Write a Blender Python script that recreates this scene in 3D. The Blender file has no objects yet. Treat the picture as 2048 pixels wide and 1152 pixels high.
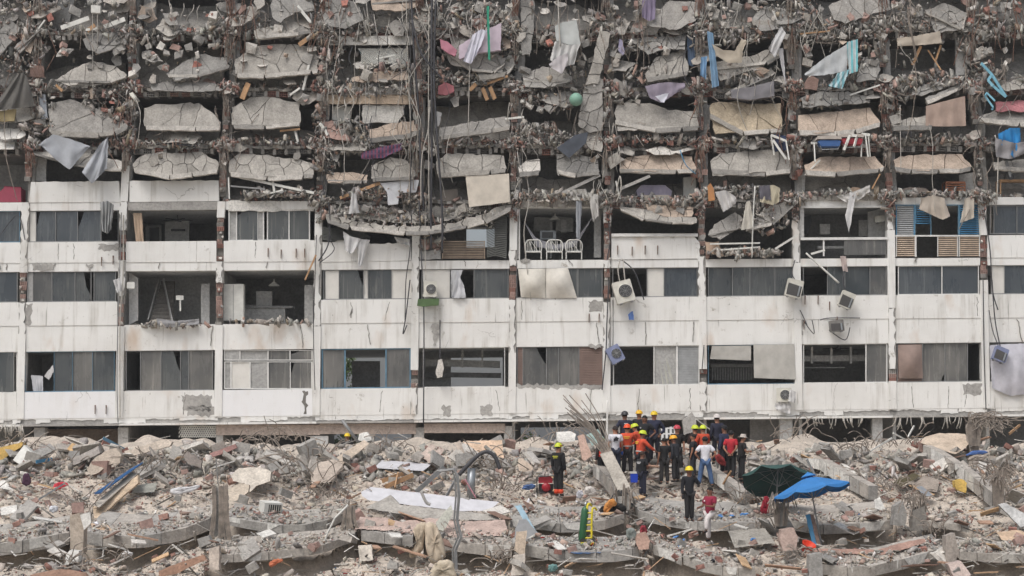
import bpy, bmesh, math, random
import numpy as np
from mathutils import Vector, Matrix, Euler
random.seed(7); rng = np.random.default_rng(7)
S = bpy.context.scene
COL = S.collection
# ---------------------------------------------------------------- camera
F = 3690.0; PITCH = math.radians(5.07); CAMZ = 5.0; CD = 82.0; YAW = 0.047
cam_d = bpy.data.cameras.new('camera'); cam = bpy.data.objects.new('camera', cam_d); COL.objects.link(cam)
cam.location = (0, -CD, CAMZ); cam.rotation_euler = (math.pi/2 + PITCH, 0, 0)
cam_d.sensor_width = 36; cam_d.lens = F/2048*36; cam_d.clip_start = 1; cam_d.clip_end = 3000
S.camera = cam
# ---------------------------------------------------------------- world, sun, exposure
EL, RO = 58, 215
w = bpy.data.worlds.new('World'); S.world = w; w.use_nodes = True
nt = w.node_tree; bg = nt.nodes['Background']
sky = nt.nodes.new('ShaderNodeTexSky'); sky.sky_type = 'NISHITA'; sky.sun_disc = False
sky.sun_elevation = math.radians(EL); sky.sun_rotation = math.radians(RO)
sky.air_density = 1.0; sky.dust_density = 6.0; sky.ozone_density = 1.0
hs = nt.nodes.new('ShaderNodeHueSaturation'); hs.inputs['Saturation'].default_value = 0.5
nt.links.new(sky.outputs[0], hs.inputs['Color']); nt.links.new(hs.outputs[0], bg.inputs['Color'])
bg.inputs['Strength'].default_value = 0.15
sd = bpy.data.lights.new('sun', 'SUN'); sd.energy = 0.85; sd.angle = math.radians(20); sd.color = (1.0, 0.99, 0.985)
sun = bpy.data.objects.new('sun', sd); COL.objects.link(sun)
# sun direction: from behind-left of the camera, high
_a = math.radians(RO); _e = math.radians(EL)
_dir = Vector((math.sin(_a)*math.cos(_e), math.cos(_a)*math.cos(_e), math.sin(_e)))
sun.rotation_euler = _dir.to_track_quat('Z', 'Y').to_euler()
S.view_settings.view_transform = 'Standard'; S.view_settings.look = 'None'
S.view_settings.exposure = 0.06; S.view_settings.gamma = 1.0
# ---------------------------------------------------------------- projection helpers
cp, sp_ = math.cos(PITCH), math.sin(PITCH)
C0 = Vector((0, -CD, CAMZ))
def ray(px, py):
    xc = (px-1024)/F; yc = -(py-576)/F
    return Vector((xc, cp - yc*sp_, sp_ + yc*cp))
def P(px, py, off=0.0):                       # point of the (slightly turned) facade plane
    d = ray(px, py); t = (CD - off)/(d.y - YAW*d.x)
    return C0 + d*t
def Pd(px, py, dist):                         # point at a given distance in front of the camera
    d = ray(px, py); return C0 + d*(dist/d.y)
_py = [874, 888, 900, 940, 980, 1030, 1083, 1152, 1240]
_dd = [73., 70., 68., 65.5, 63.6, 60., 57., 54., 51.]
_zz = [(C0 + ray(1024, a)*(b/ray(1024, a).y)).z for a, b in zip(_py, _dd)]
def dist(py): return float(np.interp(py, _py, _dd))
def zsurf(y):                                 # rubble surface height from world y
    return float(np.interp(-(y+CD), [-d for d in _dd], _zz))
def R(px, py, h=0.0):
    p = Pd(px, py, dist(py)); p.z += h; return p
def L(a, b, x): return a + (b-a)*x/2048.0     # a floor line that falls to the right
# ---------------------------------------------------------------- materials
def lin(c):
    c = c/255.0
    return c/12.92 if c <= 0.04045 else ((c+0.055)/1.055)**2.4
def rgb(r, g, b, k=1.0): return (lin(r)*k, lin(g)*k, lin(b)*k, 1.0)
MATS = {}
def newmat(name):
    m = bpy.data.materials.new(name); m.use_nodes = True
    return m, m.node_tree, m.node_tree.nodes['Principled BSDF']
def N(nt, t, **k):
    n = nt.nodes.new(t)
    for a, b in k.items():
        if a in n.inputs: n.inputs[a].default_value = b
        else: setattr(n, a, b)
    return n
def coords(nt, scale=(1, 1, 1)):
    g = N(nt, 'ShaderNodeNewGeometry'); mp = N(nt, 'ShaderNodeMapping'); mp.inputs['Scale'].default_value = scale
    nt.links.new(g.outputs['Position'], mp.inputs['Vector']); return mp.outputs[0]
def noise(nt, vec, scale, detail=6, rough=0.6):
    n = N(nt, 'ShaderNodeTexNoise'); n.inputs['Scale'].default_value = scale
    n.inputs['Detail'].default_value = detail; n.inputs['Roughness'].default_value = rough
    nt.links.new(vec, n.inputs['Vector']); return n.outputs['Fac']
def ramp(nt, fac, stops):
    r = N(nt, 'ShaderNodeValToRGB'); e = r.color_ramp.elements
    while len(e) < len(stops): e.new(0.5)
    for el, (p, c) in zip(e, stops):
        el.position = p; el.color = c if len(c) == 4 else (*c, 1)
    nt.links.new(fac, r.inputs[0]); return r.outputs[0]
def mix(nt, fac, a, b, typ='MIX'):
    m = N(nt, 'ShaderNodeMix'); m.data_type = 'RGBA'; m.blend_type = typ
    if isinstance(fac, float): m.inputs[0].default_value = fac
    else: nt.links.new(fac, m.inputs[0])
    for s, v in ((6, a), (7, b)):
        if isinstance(v, tuple): m.inputs[s].default_value = v
        else: nt.links.new(v, m.inputs[s])
    return m.outputs[2]
def bump(nt, bs, h, strength=0.5, distance=0.03):
    b = N(nt, 'ShaderNodeBump'); b.inputs['Strength'].default_value = strength; b.inputs['Distance'].default_value = distance
    nt.links.new(h, b.inputs['Height']); nt.links.new(b.outputs[0], bs.inputs['Normal'])
g0 = lambda v: (v, v, v, 1.0)
def m_vcol():
    """rough material whose colour is each piece's own colour (concrete, brick, plaster, dust)"""
    m, nt, bs = newmat('broken_mineral')
    at = N(nt, 'ShaderNodeAttribute'); at.attribute_name = 'Col'
    v = coords(nt)
    n1 = noise(nt, v, 2.2, 8, 0.65); n2 = noise(nt, v, 14, 4, 0.6)
    c = mix(nt, 1.0, at.outputs['Color'], ramp(nt, n1, [(0.3, g0(0.68)), (0.5, g0(0.95)), (0.7, g0(1.18))]), 'MULTIPLY')
    c = mix(nt, 1.0, c, ramp(nt, n2, [(0.35, g0(0.78)), (0.65, g0(1.1))]), 'MULTIPLY')
    nt.links.new(c, bs.inputs['Base Color']); bs.inputs['Roughness'].default_value = 0.95
    bs.inputs['Specular IOR Level'].default_value = 0.15
    bump(nt, bs, n2, 0.5, 0.03); return m
def m_stucco(name, base, dirt, amount=0.5, streak=True):
    m, nt, bs = newmat(name)
    v = coords(nt); vs = coords(nt, (3.2, 3.2, 0.22)); vs2 = coords(nt, (9, 9, 0.5))
    big = noise(nt, v, 0.45, 6, 0.65); med = noise(nt, v, 1.9, 7, 0.7); fine = noise(nt, v, 22, 3, 0.6)
    st = noise(nt, vs, 1.0, 6, 0.6); st2 = noise(nt, vs2, 1.0, 4, 0.6)
    c = mix(nt, ramp(nt, big, [(0.42, g0(0)), (0.72, g0(amount))]), base, tuple(x*0.8+y*0.2 for x, y in zip(base, dirt)))
    if streak:
        c = mix(nt, mix(nt, 1.0, ramp(nt, st, [(0.50, g0(0)), (0.76, g0(0.7*amount))]), ramp(nt, noise(nt, coords(nt), .8, 3, .5), [(0.42, g0(0.12)), (0.62, g0(1))]), 'MULTIPLY'), c, dirt)
        c = mix(nt, ramp(nt, st2, [(0.64, g0(0)), (0.74, g0(0.55*amount))]), c, tuple(x*0.5 for x in dirt[:3])+(1,))
    c = mix(nt, ramp(nt, med, [(0.63, g0(0)), (0.75, g0(0.85*amount))]), c, dirt)
    rust = noise(nt, coords(nt, (1, 1, 0.5)), 0.75, 4, 0.5)
    c = mix(nt, ramp(nt, rust, [(0.61, g0(0)), (0.80, g0(0.5*amount))]), c, rgb(176, 140, 100))
    dots = noise(nt, coords(nt, (1, 1, 0.45)), 9.0, 3, 0.8)
    c = mix(nt, ramp(nt, dots, [(0.69, g0(0)), (0.72, g0(0.55))]), c, tuple(x*0.35 for x in dirt[:3])+(1,))
    cr = N(nt, 'ShaderNodeTexVoronoi'); cr.feature = 'DISTANCE_TO_EDGE'; cr.inputs['Scale'].default_value = 0.33
    wob = N(nt, 'ShaderNodeVectorMath'); wob.operation = 'ADD'
    nn = N(nt, 'ShaderNodeTexNoise'); nn.inputs['Scale'].default_value = 1.3; nn.inputs['Detail'].default_value = 5
    nt.links.new(v, nn.inputs['Vector']); nt.links.new(nn.outputs['Color'], wob.inputs[1]); nt.links.new(v, wob.inputs[0])
    nt.links.new(wob.outputs[0], cr.inputs['Vector'])
    crm = mix(nt, ramp(nt, big, [(0.56, g0(0)), (0.6, g0(1))]), g0(0), ramp(nt, cr.outputs['Distance'], [(0.0, g0(0.6)), (0.005, g0(0))]))
    c = mix(nt, crm, c, rgb(90, 84, 76))
    nt.links.new(c, bs.inputs['Base Color']); bs.inputs['Roughness'].default_value = 0.85
    bs.inputs['Specular IOR Level'].default_value = 0.25
    bump(nt, bs, mix(nt, 0.5, fine, med), 0.25, 0.02); return m
def m_conc(name, base, var=0.25, cracks=True, scale=1.0):
    m, nt, bs = newmat(name); v = coords(nt)
    n1 = noise(nt, v, 1.1*scale, 8, 0.7); n2 = noise(nt, v, 9*scale, 5, 0.65)
    c = ramp(nt, n1, [(0.25, tuple(x*(1-var*1.3) for x in base[:3])), (0.5, base[:3]), (0.75, tuple(min(1, x*(1+var)) for x in base[:3]))])
    c = mix(nt, 1.0, c, ramp(nt, n2, [(0.35, g0(0.8)), (0.6, g0(1.08))]), 'MULTIPLY')
    nt.links.new(c, bs.inputs['Base Color']); bs.inputs['Roughness'].default_value = 0.93
    bs.inputs['Specular IOR Level'].default_value = 0.2
    bump(nt, bs, n2, 0.6, 0.04); return m
def m_col(name, c, rough=0.6, var=0.12, metal=0.0, scale=3.0, bumps=0.1):
    if name in MATS: return MATS[name]
    m, nt, bs = newmat(name); v = coords(nt); n = noise(nt, v, scale, 5, 0.6)
    cc = mix(nt, 1.0, c, ramp(nt, n, [(0.3, g0(1-2*var)), (0.7, g0(1+var))]), 'MULTIPLY')
    nt.links.new(cc, bs.inputs['Base Color']); bs.inputs['Roughness'].default_value = rough
    bs.inputs['Metallic'].default_value = metal
    if bumps: bump(nt, bs, n, bumps, 0.03)
    MATS[name] = m; return m
def m_glass(name, tint, dust, amt):
    m, nt, bs = newmat(name); v = coords(nt, (1.6, 1.6, 0.35)); n = noise(nt, v, 1.0, 7, 0.65); n3 = noise(nt, coords(nt), 0.5, 3, 0.5)
    f = mix(nt, 0.6, ramp(nt, n, [(0.35, g0(amt*0.25)), (0.75, g0(amt))]), ramp(nt, n3, [(0.35, g0(0.0)), (0.7, g0(amt))]), 'MIX')
    st = noise(nt, coords(nt, (11, 11, .35)), 1.0, 3, 0.6); c = mix(nt, f, tint, dust); c = mix(nt, mix(nt, 1.0, ramp(nt, st, [(0.56, g0(0)), (0.66, g0(min(1, amt*1.3)))]), ramp(nt, n3, [(0.4, g0(0)), (0.55, g0(1))]), 'MULTIPLY'), c, dust); nt.links.new(c, bs.inputs['Base Color'])
    r = ramp(nt, n, [(0.3, g0(0.12)), (0.8, g0(0.5))]); nt.links.new(r, bs.inputs['Roughness'])
    bs.inputs['Specular IOR Level'].default_value = 0.6; return m
def m_stripe(name, a, b, period, axis='Z', rough=0.7, width=0.5, third=None):
    m, nt, bs = newmat(name); tc = N(nt, 'ShaderNodeTexCoord'); sx = N(nt, 'ShaderNodeSeparateXYZ')
    nt.links.new(tc.outputs['Object'], sx.inputs[0])
    def band(ax, per, wd):
        d = N(nt, 'ShaderNodeMath', operation='DIVIDE'); nt.links.new(sx.outputs[ax], d.inputs[0]); d.inputs[1].default_value = per
        f = N(nt, 'ShaderNodeMath', operation='FRACT'); nt.links.new(d.outputs[0], f.inputs[0])
        g = N(nt, 'ShaderNodeMath', operation='LESS_THAN'); nt.links.new(f.outputs[0], g.inputs[0]); g.inputs[1].default_value = wd
        return g.outputs[0]
    c = mix(nt, band(axis, period, width), a, b)
    if third: c = mix(nt, band('Z' if axis == 'X' else 'X', period*1.3, 0.25), c, third)
    n = noise(nt, coords(nt), 3, 5, 0.6)
    c = mix(nt, 1.0, c, ramp(nt, n, [(0.3, g0(0.75)), (0.7, g0(1.08))]), 'MULTIPLY')
    nt.links.new(c, bs.inputs['Base Color']); bs.inputs['Roughness'].default_value = rough; return m
M = {}
M['mineral'] = m_vcol()
M['stucco'] = m_stucco('white_stucco', rgb(229, 229, 226), rgb(154, 148, 136), 1.15)
M['stucco_cool'] = m_stucco('white_patch_paint', rgb(232, 233, 234), rgb(185, 180, 168), 0.4)
M['conc'] = m_conc('grey_concrete', rgb(166, 164, 160))
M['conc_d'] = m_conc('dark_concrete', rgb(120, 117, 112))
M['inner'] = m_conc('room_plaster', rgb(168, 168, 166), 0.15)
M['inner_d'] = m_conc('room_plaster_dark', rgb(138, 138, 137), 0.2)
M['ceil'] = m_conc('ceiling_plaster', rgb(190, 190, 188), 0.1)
M['glass'] = m_glass('dark_glass', rgb(50, 58, 64), rgb(135, 135, 130), 0.40)
M['glass_b'] = m_glass('blue_glass', rgb(54, 62, 70), rgb(128, 132, 132), 0.34)
M['dusty'] = m_glass('dusty_glass', rgb(66, 69, 71), rgb(146, 143, 137), 0.72)
M['white_blind'] = m_col('white_blind', rgb(214, 212, 206), 0.8, 0.07, scale=1.2)
M['alu_white'] = m_col('white_aluminium', rgb(218, 218, 215), 0.5, 0.08)
M['alu_grey'] = m_col('grey_aluminium', rgb(135, 136, 136), 0.45, 0.12)
M['alu_blue'] = m_col('blue_frame_paint', rgb(92, 128, 150), 0.5, 0.15)
M['louvre_blue'] = m_col('blue_louvre_paint', rgb(70, 132, 170), 0.55, 0.15)
M['louvre_grey'] = m_col('pale_louvre', rgb(168, 170, 170), 0.55, 0.12)
M['louvre_beige'] = m_col('beige_louvre', rgb(184, 165, 145), 0.6, 0.15)
M['louvre_dark'] = m_col('dark_louvre', rgb(116, 117, 112), 0.6, 0.15)
M['wood_blind'] = m_col('brown_blind', rgb(140, 118, 108), 0.7, 0.12, scale=1.5)
M['rebar'] = m_col('dusty_rebar', rgb(142, 132, 122), 0.8, 0.25, scale=5)
M['rust'] = m_col('rusty_steel', rgb(120, 92, 78), 0.8, 0.25, scale=5)
M['cable'] = m_col('black_cable', rgb(62, 62, 66), 0.6, 0.15)
M['rope'] = m_col('pale_rope', rgb(178, 174, 166), 0.8, 0.15)
M['wood'] = m_col('dusty_wood', rgb(176, 140, 104), 0.75, 0.2)
M['dark'] = m_col('black_plastic', rgb(38, 38, 40), 0.5, 0.1)
M['steel'] = m_col('galvanised_steel', rgb(165, 170, 174), 0.4, 0.15, 0.6)
M['white'] = m_col('white_plastic', rgb(214, 214, 208), 0.5, 0.1)
M['ivory'] = m_col('ivory_casing', rgb(200, 198, 188), 0.5, 0.12)
# ---------------------------------------------------------------- mesh builder
ORG = {}
class MB:
    def __init__(s): s.v = []; s.f = []; s.mi = []; s.c = []; s.cm = None
    def add(s, vs, fs, col=(0.5, 0.5, 0.5), mi=0):
        o = len(s.v); s.v.extend(vs)
        for f in fs: s.f.append(tuple(i+o for i in f)); s.mi.append(mi); s.c.append(col)
    def box(s, c, size, rot=None, col=(0.5,)*3, mi=0):
        c = Vector(c); hx, hy, hz = size[0]/2, size[1]/2, size[2]/2
        vs = [Vector((x*hx, y*hy, z*hz)) for x in (-1, 1) for y in (-1, 1) for z in (-1, 1)]
        if rot is not None: vs = [rot @ a for a in vs]
        s.add([c+a for a in vs], [(0, 1, 3, 2), (4, 6, 7, 5), (0, 4, 5, 1), (2, 3, 7, 6), (0, 2, 6, 4), (1, 5, 7, 3)], col, mi)
    def prism(s, front, thick, col=(0.5,)*3, mi=0, back_col=None):
        """front: list of Vector in order, extruded by the vector thick"""
        n = len(front); vs = list(front)+[a+thick for a in front]
        o = len(s.v); s.v.extend(vs)
        fs = [tuple(range(n)), tuple(range(2*n-1, n-1, -1))]+[(i, i+n, (i+1) % n+n, (i+1) % n) for i in range(n)]
        for k, f in enumerate(fs):
            s.f.append(tuple(i+o for i in f)); s.mi.append(mi); s.c.append(col if k < 1 or back_col is None else back_col)
    def beam(s, a, b, w, h, col=(0.5,)*3, mi=0, up=None):
        a, b = Vector(a), Vector(b); d = (b-a); ln = d.length; d.normalize()
        up = Vector(up) if up else Vector((0, 0, 1))
        if abs(d.dot(up)) > 0.97: up = Vector((0, 1, 0))
        sx = d.cross(up).normalized(); u = sx.cross(d)
        m = Matrix((d, sx, u)).transposed()
        s.box((a+b)/2, (ln, w, h), m, col, mi)
    def tube(s, pts, r, n=6, col=(0.5,)*3, mi=0, caps=True):
        pts = [Vector(p) for p in pts]; k = len(pts)
        rr = r if isinstance(r, (list, tuple)) else [r]*k
        o = len(s.v); ref = Vector((0.31, 0.87, 0.4))
        for i, p in enumerate(pts):
            d = (pts[min(i+1, k-1)]-pts[max(i-1, 0)])
            if d.length < 1e-7: d = Vector((0, 0, 1))
            d.normalize(); a = d.cross(ref)
            if a.length < 0.05: a = d.cross(Vector((1, 0, 0)))
            a.normalize(); b = d.cross(a)
            for j in range(n):
                t = 2*math.pi*j/n; s.v.append(p+(a*math.cos(t)+b*math.sin(t))*rr[i])
        for i in range(k-1):
            for j in range(n):
                s.f.append((o+i*n+j, o+i*n+(j+1) % n, o+(i+1)*n+(j+1) % n, o+(i+1)*n+j)); s.mi.append(mi); s.c.append(col)
        if caps:
            s.f.append(tuple(o+j for j in range(n))[::-1]); s.f.append(tuple(o+(k-1)*n+j for j in range(n)))
            s.mi += [mi, mi]; s.c += [col, col]
    def grid(s, rows, col=(0.5,)*3, mi=0):
        h, wd = len(rows), len(rows[0]); o = len(s.v)
        for r in rows: s.v.extend(r)
        for i in range(h-1):
            for j in range(wd-1):
                s.f.append((o+i*wd+j, o+i*wd+j+1, o+(i+1)*wd+j+1, o+(i+1)*wd+j)); s.mi.append(mi); s.c.append(col)
    def lathe(s, prof, c=(0, 0, 0), rot=None, n=16, col=(0.5,)*3, mi=0, sx=1, sy=1):
        o = len(s.v); c = Vector(c)
        for (r, z) in prof:
            for j in range(n):
                t = 2*math.pi*j/n; p = Vector((r*math.cos(t)*sx, r*math.sin(t)*sy, z))
                if rot is not None: p = rot @ p
                s.v.append(c+p)
        for i in range(len(prof)-1):
            for j in range(n):
                s.f.append((o+i*n+j, o+i*n+(j+1) % n, o+(i+1)*n+(j+1) % n, o+(i+1)*n+j)); s.mi.append(mi); s.c.append(col)
        s.f.append(tuple(o+j for j in range(n))[::-1]); s.f.append(tuple(o+(len(prof)-1)*n+j for j in range(n)))
        s.mi += [mi, mi]; s.c += [col, col]
    def rock(s, c, size, col=(0.5,)*3, mi=0, rot=None, jit=0.28):
        """angular broken lump: a jittered, bevel-cornered block"""
        c = Vector(c); r = rot if rot is not None else Euler([random.uniform(0, 6.3) for _ in range(3)]).to_matrix()
        vs, fs = shard_t(jit); s.add([c+r @ Vector((a[0]*size[0], a[1]*size[1], a[2]*size[2])) for a in vs], fs, col, mi)
    def build(s, name, mats, parent=None, base=None, smooth=False):
        if not isinstance(mats, (list, tuple)): mats = [mats]
        if not s.v: return None
        va = np.array([tuple(a) for a in s.v], dtype=np.float64)
        if parent is not None: org = np.array(ORG.get(parent.name, (0, 0, 0)))
        elif base is not None: org = np.array(tuple(base))
        else: org = np.array([va[:, 0].mean(), va[:, 1].mean(), va[:, 2].min()])
        me = bpy.data.meshes.new(name); me.from_pydata((va-org).tolist(), [], s.f)
        for m in mats: me.materials.append(m)
        me.polygons.foreach_set('material_index', s.mi)
        if M['mineral'] in mats:
            at = me.attributes.new('Col', 'FLOAT_COLOR', 'FACE')
            at.data.foreach_set('color', np.array([(*c[:3], 1.0) for c in s.c], dtype=np.float32).ravel())
        if smooth: me.polygons.foreach_set('use_smooth', [True]*len(s.f))
        me.update(); o = bpy.data.objects.new(name, me); COL.objects.link(o)
        if parent is not None:
            o.parent = parent; ORG[o.name] = tuple(org)
        else: o.location = org; ORG[o.name] = tuple(org)
        return o
_oct = None
def shard_t(j=0.28):
    """unit block with cut corners, jittered"""
    vs = []
    for x in (-1, 1):
        for y in (-1, 1):
            for z in (-1, 1):
                k = random.uniform(1-2*j, 1.05)
                vs.append((0.5*x*random.uniform(1-j*1.6, 1), 0.5*y*random.uniform(1-j*1.6, 1), 0.5*z*k))
    fs = []
    for q in ((0, 1, 3, 2), (4, 6, 7, 5), (0, 4, 5, 1), (2, 3, 7, 6), (0, 2, 6, 4), (1, 5, 7, 3)): fs += [(q[0], q[1], q[2]), (q[0], q[2], q[3])]
    return vs, fs
def thing(name, label, cat, loc, group=None):
    o = bpy.data.objects.new(name, None); COL.objects.link(o); o.location = loc; o.empty_display_size = 0.2
    ORG[o.name] = tuple(loc); return tag(o, label, cat, group)
def tag(o, label=None, cat=None, group=None, kind=None):
    if o is None: return None
    if label: o['label'] = label
    if cat: o['category'] = cat
    if group: o['group'] = group
    if kind: o['kind'] = kind
    return o
OUT = lambda v: Vector((YAW*v, -v, 0))
def jag(pts, amp=2.0, step=14, closed=True, keep=()):
    """subdivide px polygon edges with repeatable jitter (edges whose index is in keep stay straight)"""
    out = []; n = len(pts)
    for i in range(n if closed else n-1):
        a, b = pts[i], pts[(i+1) % n]; out.append(a)
        ln = math.hypot(b[0]-a[0], b[1]-a[1]); k = int(ln/step)
        if i in keep or k < 1: continue
        ka, kb = (a, b) if a <= b else (b, a)
        rd = random.Random(hash((round(ka[0]), round(ka[1]), round(kb[0]), round(kb[1]))))
        js = [(rd.uniform(-.3, .3), rd.uniform(-1, 1)) for _ in range(k)]
        nx, ny = -(kb[1]-ka[1])/ln, (kb[0]-ka[0])/ln
        q = []
        for t in range(k):
            f = (t+1+js[t][0])/(k+1); q.append((ka[0]+(kb[0]-ka[0])*f+nx*js[t][1]*amp, ka[1]+(kb[1]-ka[1])*f+ny*js[t][1]*amp))
        out.extend(q if (ka, kb) == (a, b) else q[::-1])
    if not closed: out.append(pts[-1])
    return out
def clip(poly, a, b, c):
    """keep a*x+b*y<=c"""
    out = []; n = len(poly)
    for i in range(n):
        p, q = poly[i], poly[(i+1) % n]; fp = a*p[0]+b*p[1]-c; fq = a*q[0]+b*q[1]-c
        if fp <= 0: out.append(p)
        if (fp < 0 < fq) or (fq < 0 < fp):
            t = fp/(fp-fq); out.append((p[0]+(q[0]-p[0])*t, p[1]+(q[1]-p[1])*t))
    return out
def fracture(poly, n, rd):
    xs = [p[0] for p in poly]; ys = [p[1] for p in poly]
    seeds = [(rd.uniform(min(xs), max(xs)), rd.uniform(min(ys), max(ys))) for _ in range(n)]
    cells = []
    for i, s in enumerate(seeds):
        c = list(poly)
        for j, t in enumerate(seeds):
            if i == j or not c: continue
            a, b = t[0]-s[0], t[1]-s[1]; c = clip(c, a, b, (t[0]**2+t[1]**2-s[0]**2-s[1]**2)/2)
        if len(c) >= 3:
            ar = abs(sum(c[k][0]*c[(k+1) % len(c)][1]-c[(k+1) % len(c)][0]*c[k][1] for k in range(len(c))))/2
            if ar > 12: cells.append(c)
    return cells
CONC = [rgb(163, 160, 155)[:3], rgb(153, 151, 147)[:3], rgb(172, 168, 161)[:3], rgb(144, 142, 138)[:3]]
PEACH = rgb(186, 170, 155)[:3]; PALE = rgb(203, 199, 192)[:3]; BRICK = rgb(152, 114, 104)[:3]; DUSTB = rgb(166, 140, 131)[:3]
DUST = rgb(175, 169, 161)[:3]; WHT = rgb(216, 214, 208)[:3]; DARKC = rgb(100, 96, 90)[:3]
def vary(c, k=0.12):
    f = random.uniform(1-k, 1+k); return tuple(min(1, x*f) for x in c)
def panel(pts, name='balcony_slab', parent=None, offT=0.1, offB=0.55, thick=0.16, col=None, n=6, lip=9, lipcol=None, jagamp=2.2, gap=0.7, mind=0.0, tilt=1.0):
    """a broken parapet slab: fractured plate leaning out at its foot, with a ledge along its lower edge"""
    rd = random.Random(int(pts[0][0]*7+pts[0][1])); mb = MB(); col = col or CONC[rd.randrange(3)]
    y0 = min(p[1] for p in pts); y1 = max(p[1] for p in pts); xs = [p[0] for p in pts]; x0, x1 = min(xs), max(xs)
    off = lambda y: offT+(offB-offT)*(y-y0)/max(1, y1-y0)
    for c in (fracture(pts, n, rd) if n > 1 else [list(pts)]):
        c = jag(c, jagamp, 11)
        cx = sum(p[0] for p in c)/len(c); cy = sum(p[1] for p in c)/len(c)
        sz = max(6, max(abs(p[0]-cx) for p in c)); k = 1-gap/sz
        ex = rd.uniform(-.03, .04)+mind; tx, ty = rd.uniform(-.0010, .0010)*tilt, rd.uniform(-.0018, .0018)*tilt
        kk = rd.uniform(.88, 1.08); cc = tuple(x*kk for x in col)
        fr = [P(cx+(p[0]-cx)*k, cy+(p[1]-cy)*k, off(p[1])+ex+(p[0]-cx)*tx+(p[1]-cy)*ty) for p in c]
        mb.prism(fr, Vector((0, thick, 0)), cc, 0, tuple(x*0.85 for x in cc))
    if lip:
        def ybot(x):
            best = None
            for i in range(len(pts)):
                a, b = pts[i], pts[(i+1) % len(pts)]
                if a[0] != b[0] and min(a[0], b[0]) <= x <= max(a[0], b[0]):
                    y = a[1]+(b[1]-a[1])*(x-a[0])/(b[0]-a[0]); best = y if best is None else max(best, y)
            return best
        x = x0+3
        while x < x1-6:
            w_ = rd.uniform(30, 120); xe = min(x+w_, x1-2)
            ya, yb = ybot(x), ybot(xe)
            if ya and yb:
                h = lip*rd.uniform(.8, 1.1); lc = lipcol or (PALE if rd.random() < .45 else CONC[rd.randrange(4)])
                o2 = off(max(ya, yb))+0.06+rd.uniform(-.03, .03)
                q = jag([(x, ya-2), (xe, yb-2), (xe-rd.uniform(0, 4), yb+h-2), (x+rd.uniform(0, 4), ya+h-2)], 0.9, 12)
                mb.prism([P(a, b, o2) for a, b in q], Vector((0, 0.30, 0)), tuple(c*0.98 for c in lc), 0)
            x = xe+rd.uniform(0.1, .8)
    return mb.build(name, M['mineral'], parent)
# ---------------------------------------------------------------- chips (fast numpy clouds of debris)
class Chips:
    TN = 14
    def __init__(s): s.V = []; s.Fc = []; s.Cc = []; s.n = 0; s.T = []
    def add(s, pos, sizes, cols, flat=0.0, normal_tilt=None):
        """pos (n,3), sizes (n,3), cols (n,3); normal_tilt=None random rotation else near-flat lying pieces"""
        pos = np.asarray(pos, float); n = len(pos)
        if n == 0: return
        T = [shard_t(0.26) for _ in range(10)]
        ti = rng.integers(0, 10, n); base = np.array([t[0] for t in T]); tf = np.array(T[0][1])
        sz = np.asarray(sizes).copy(); sz[:, 2] *= rng.uniform(.28, .8, n); sz[:, 0] *= rng.uniform(.9, 1.5, n)
        v = base[ti]*sz[:, None, :]
        if normal_tilt is None: e = rng.uniform(0, 6.283, (n, 3))
        else:
            e = rng.normal(0, normal_tilt, (n, 3)); e[:, 2] = rng.uniform(0, 6.283, n)
        ca, sa = np.cos(e), np.sin(e)
        x, y, z = v[..., 0], v[..., 1], v[..., 2]
        y, z = y*ca[:, None, 0]-z*sa[:, None, 0], y*sa[:, None, 0]+z*ca[:, None, 0]
        x, z = x*ca[:, None, 1]+z*sa[:, None, 1], -x*sa[:, None, 1]+z*ca[:, None, 1]
        x, y = x*ca[:, None, 2]-y*sa[:, None, 2], x*sa[:, None, 2]+y*ca[:, None, 2]
        v = np.stack([x, y, z], -1)+pos[:, None, :]
        nv = base.shape[1]
        s.V.append(v.reshape(-1, 3)); s.Fc.append((tf[None]+(np.arange(n)*nv)[:, None, None]+s.n).reshape(-1, 3))
        s.Cc.append(np.repeat(np.asarray(cols), len(tf), 0)); s.n += n*nv
    def build(s, name, label, parent=None):
        V = np.concatenate(s.V); Fc = np.concatenate(s.Fc); Cc = np.concatenate(s.Cc)
        me = bpy.data.meshes.new(name); me.vertices.add(len(V)); me.vertices.foreach_set('co', V.ravel())
        me.loops.add(Fc.size); me.loops.foreach_set('vertex_index', Fc.ravel().astype(np.int32))
        me.polygons.add(len(Fc)); me.polygons.foreach_set('loop_start', np.arange(0, Fc.size, 3, dtype=np.int32))
        me.materials.append(M['mineral'])
        at = me.attributes.new('Col', 'FLOAT_COLOR', 'FACE'); at.data.foreach_set('color', np.c_[Cc, np.ones(len(Cc))].astype(np.float32).ravel())
        me.update(calc_edges=True); me.validate()
        o = bpy.data.objects.new(name, me); COL.objects.link(o)
        if parent: o.parent = parent
        return tag(o, label, None if parent else 'rubble', None, 'stuff')
def pal(n, weights, lo=.82, hi=1.12):
    """weights: list of (colour, weight) -> (n,3) with per-piece variation"""
    cs = np.array([c[:3] for c, _ in weights]); w_ = np.array([a for _, a in weights], float); w_ /= w_.sum()
    c = cs[rng.choice(len(cs), n, p=w_)]
    return np.clip(c*rng.uniform(lo, hi, (n, 1))*rng.uniform(.97, 1.03, (n, 3)), 0, 1)
MIXF = [(CONC[0], 5), (CONC[3], 3), (DUST, 5), (rgb(168, 142, 130), 1.5), (DUSTB, .5), (PALE, 1.5), (rgb(170, 156, 138), .6)]
def wire(pts, r=0.012, mb=None, mi=0, n=4, wob=0.0):
    """smooth wire through px points [(px,py,off)] on the facade"""
    v = [P(*p) for p in pts]; return smooth_path(v, 5, wob)
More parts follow.
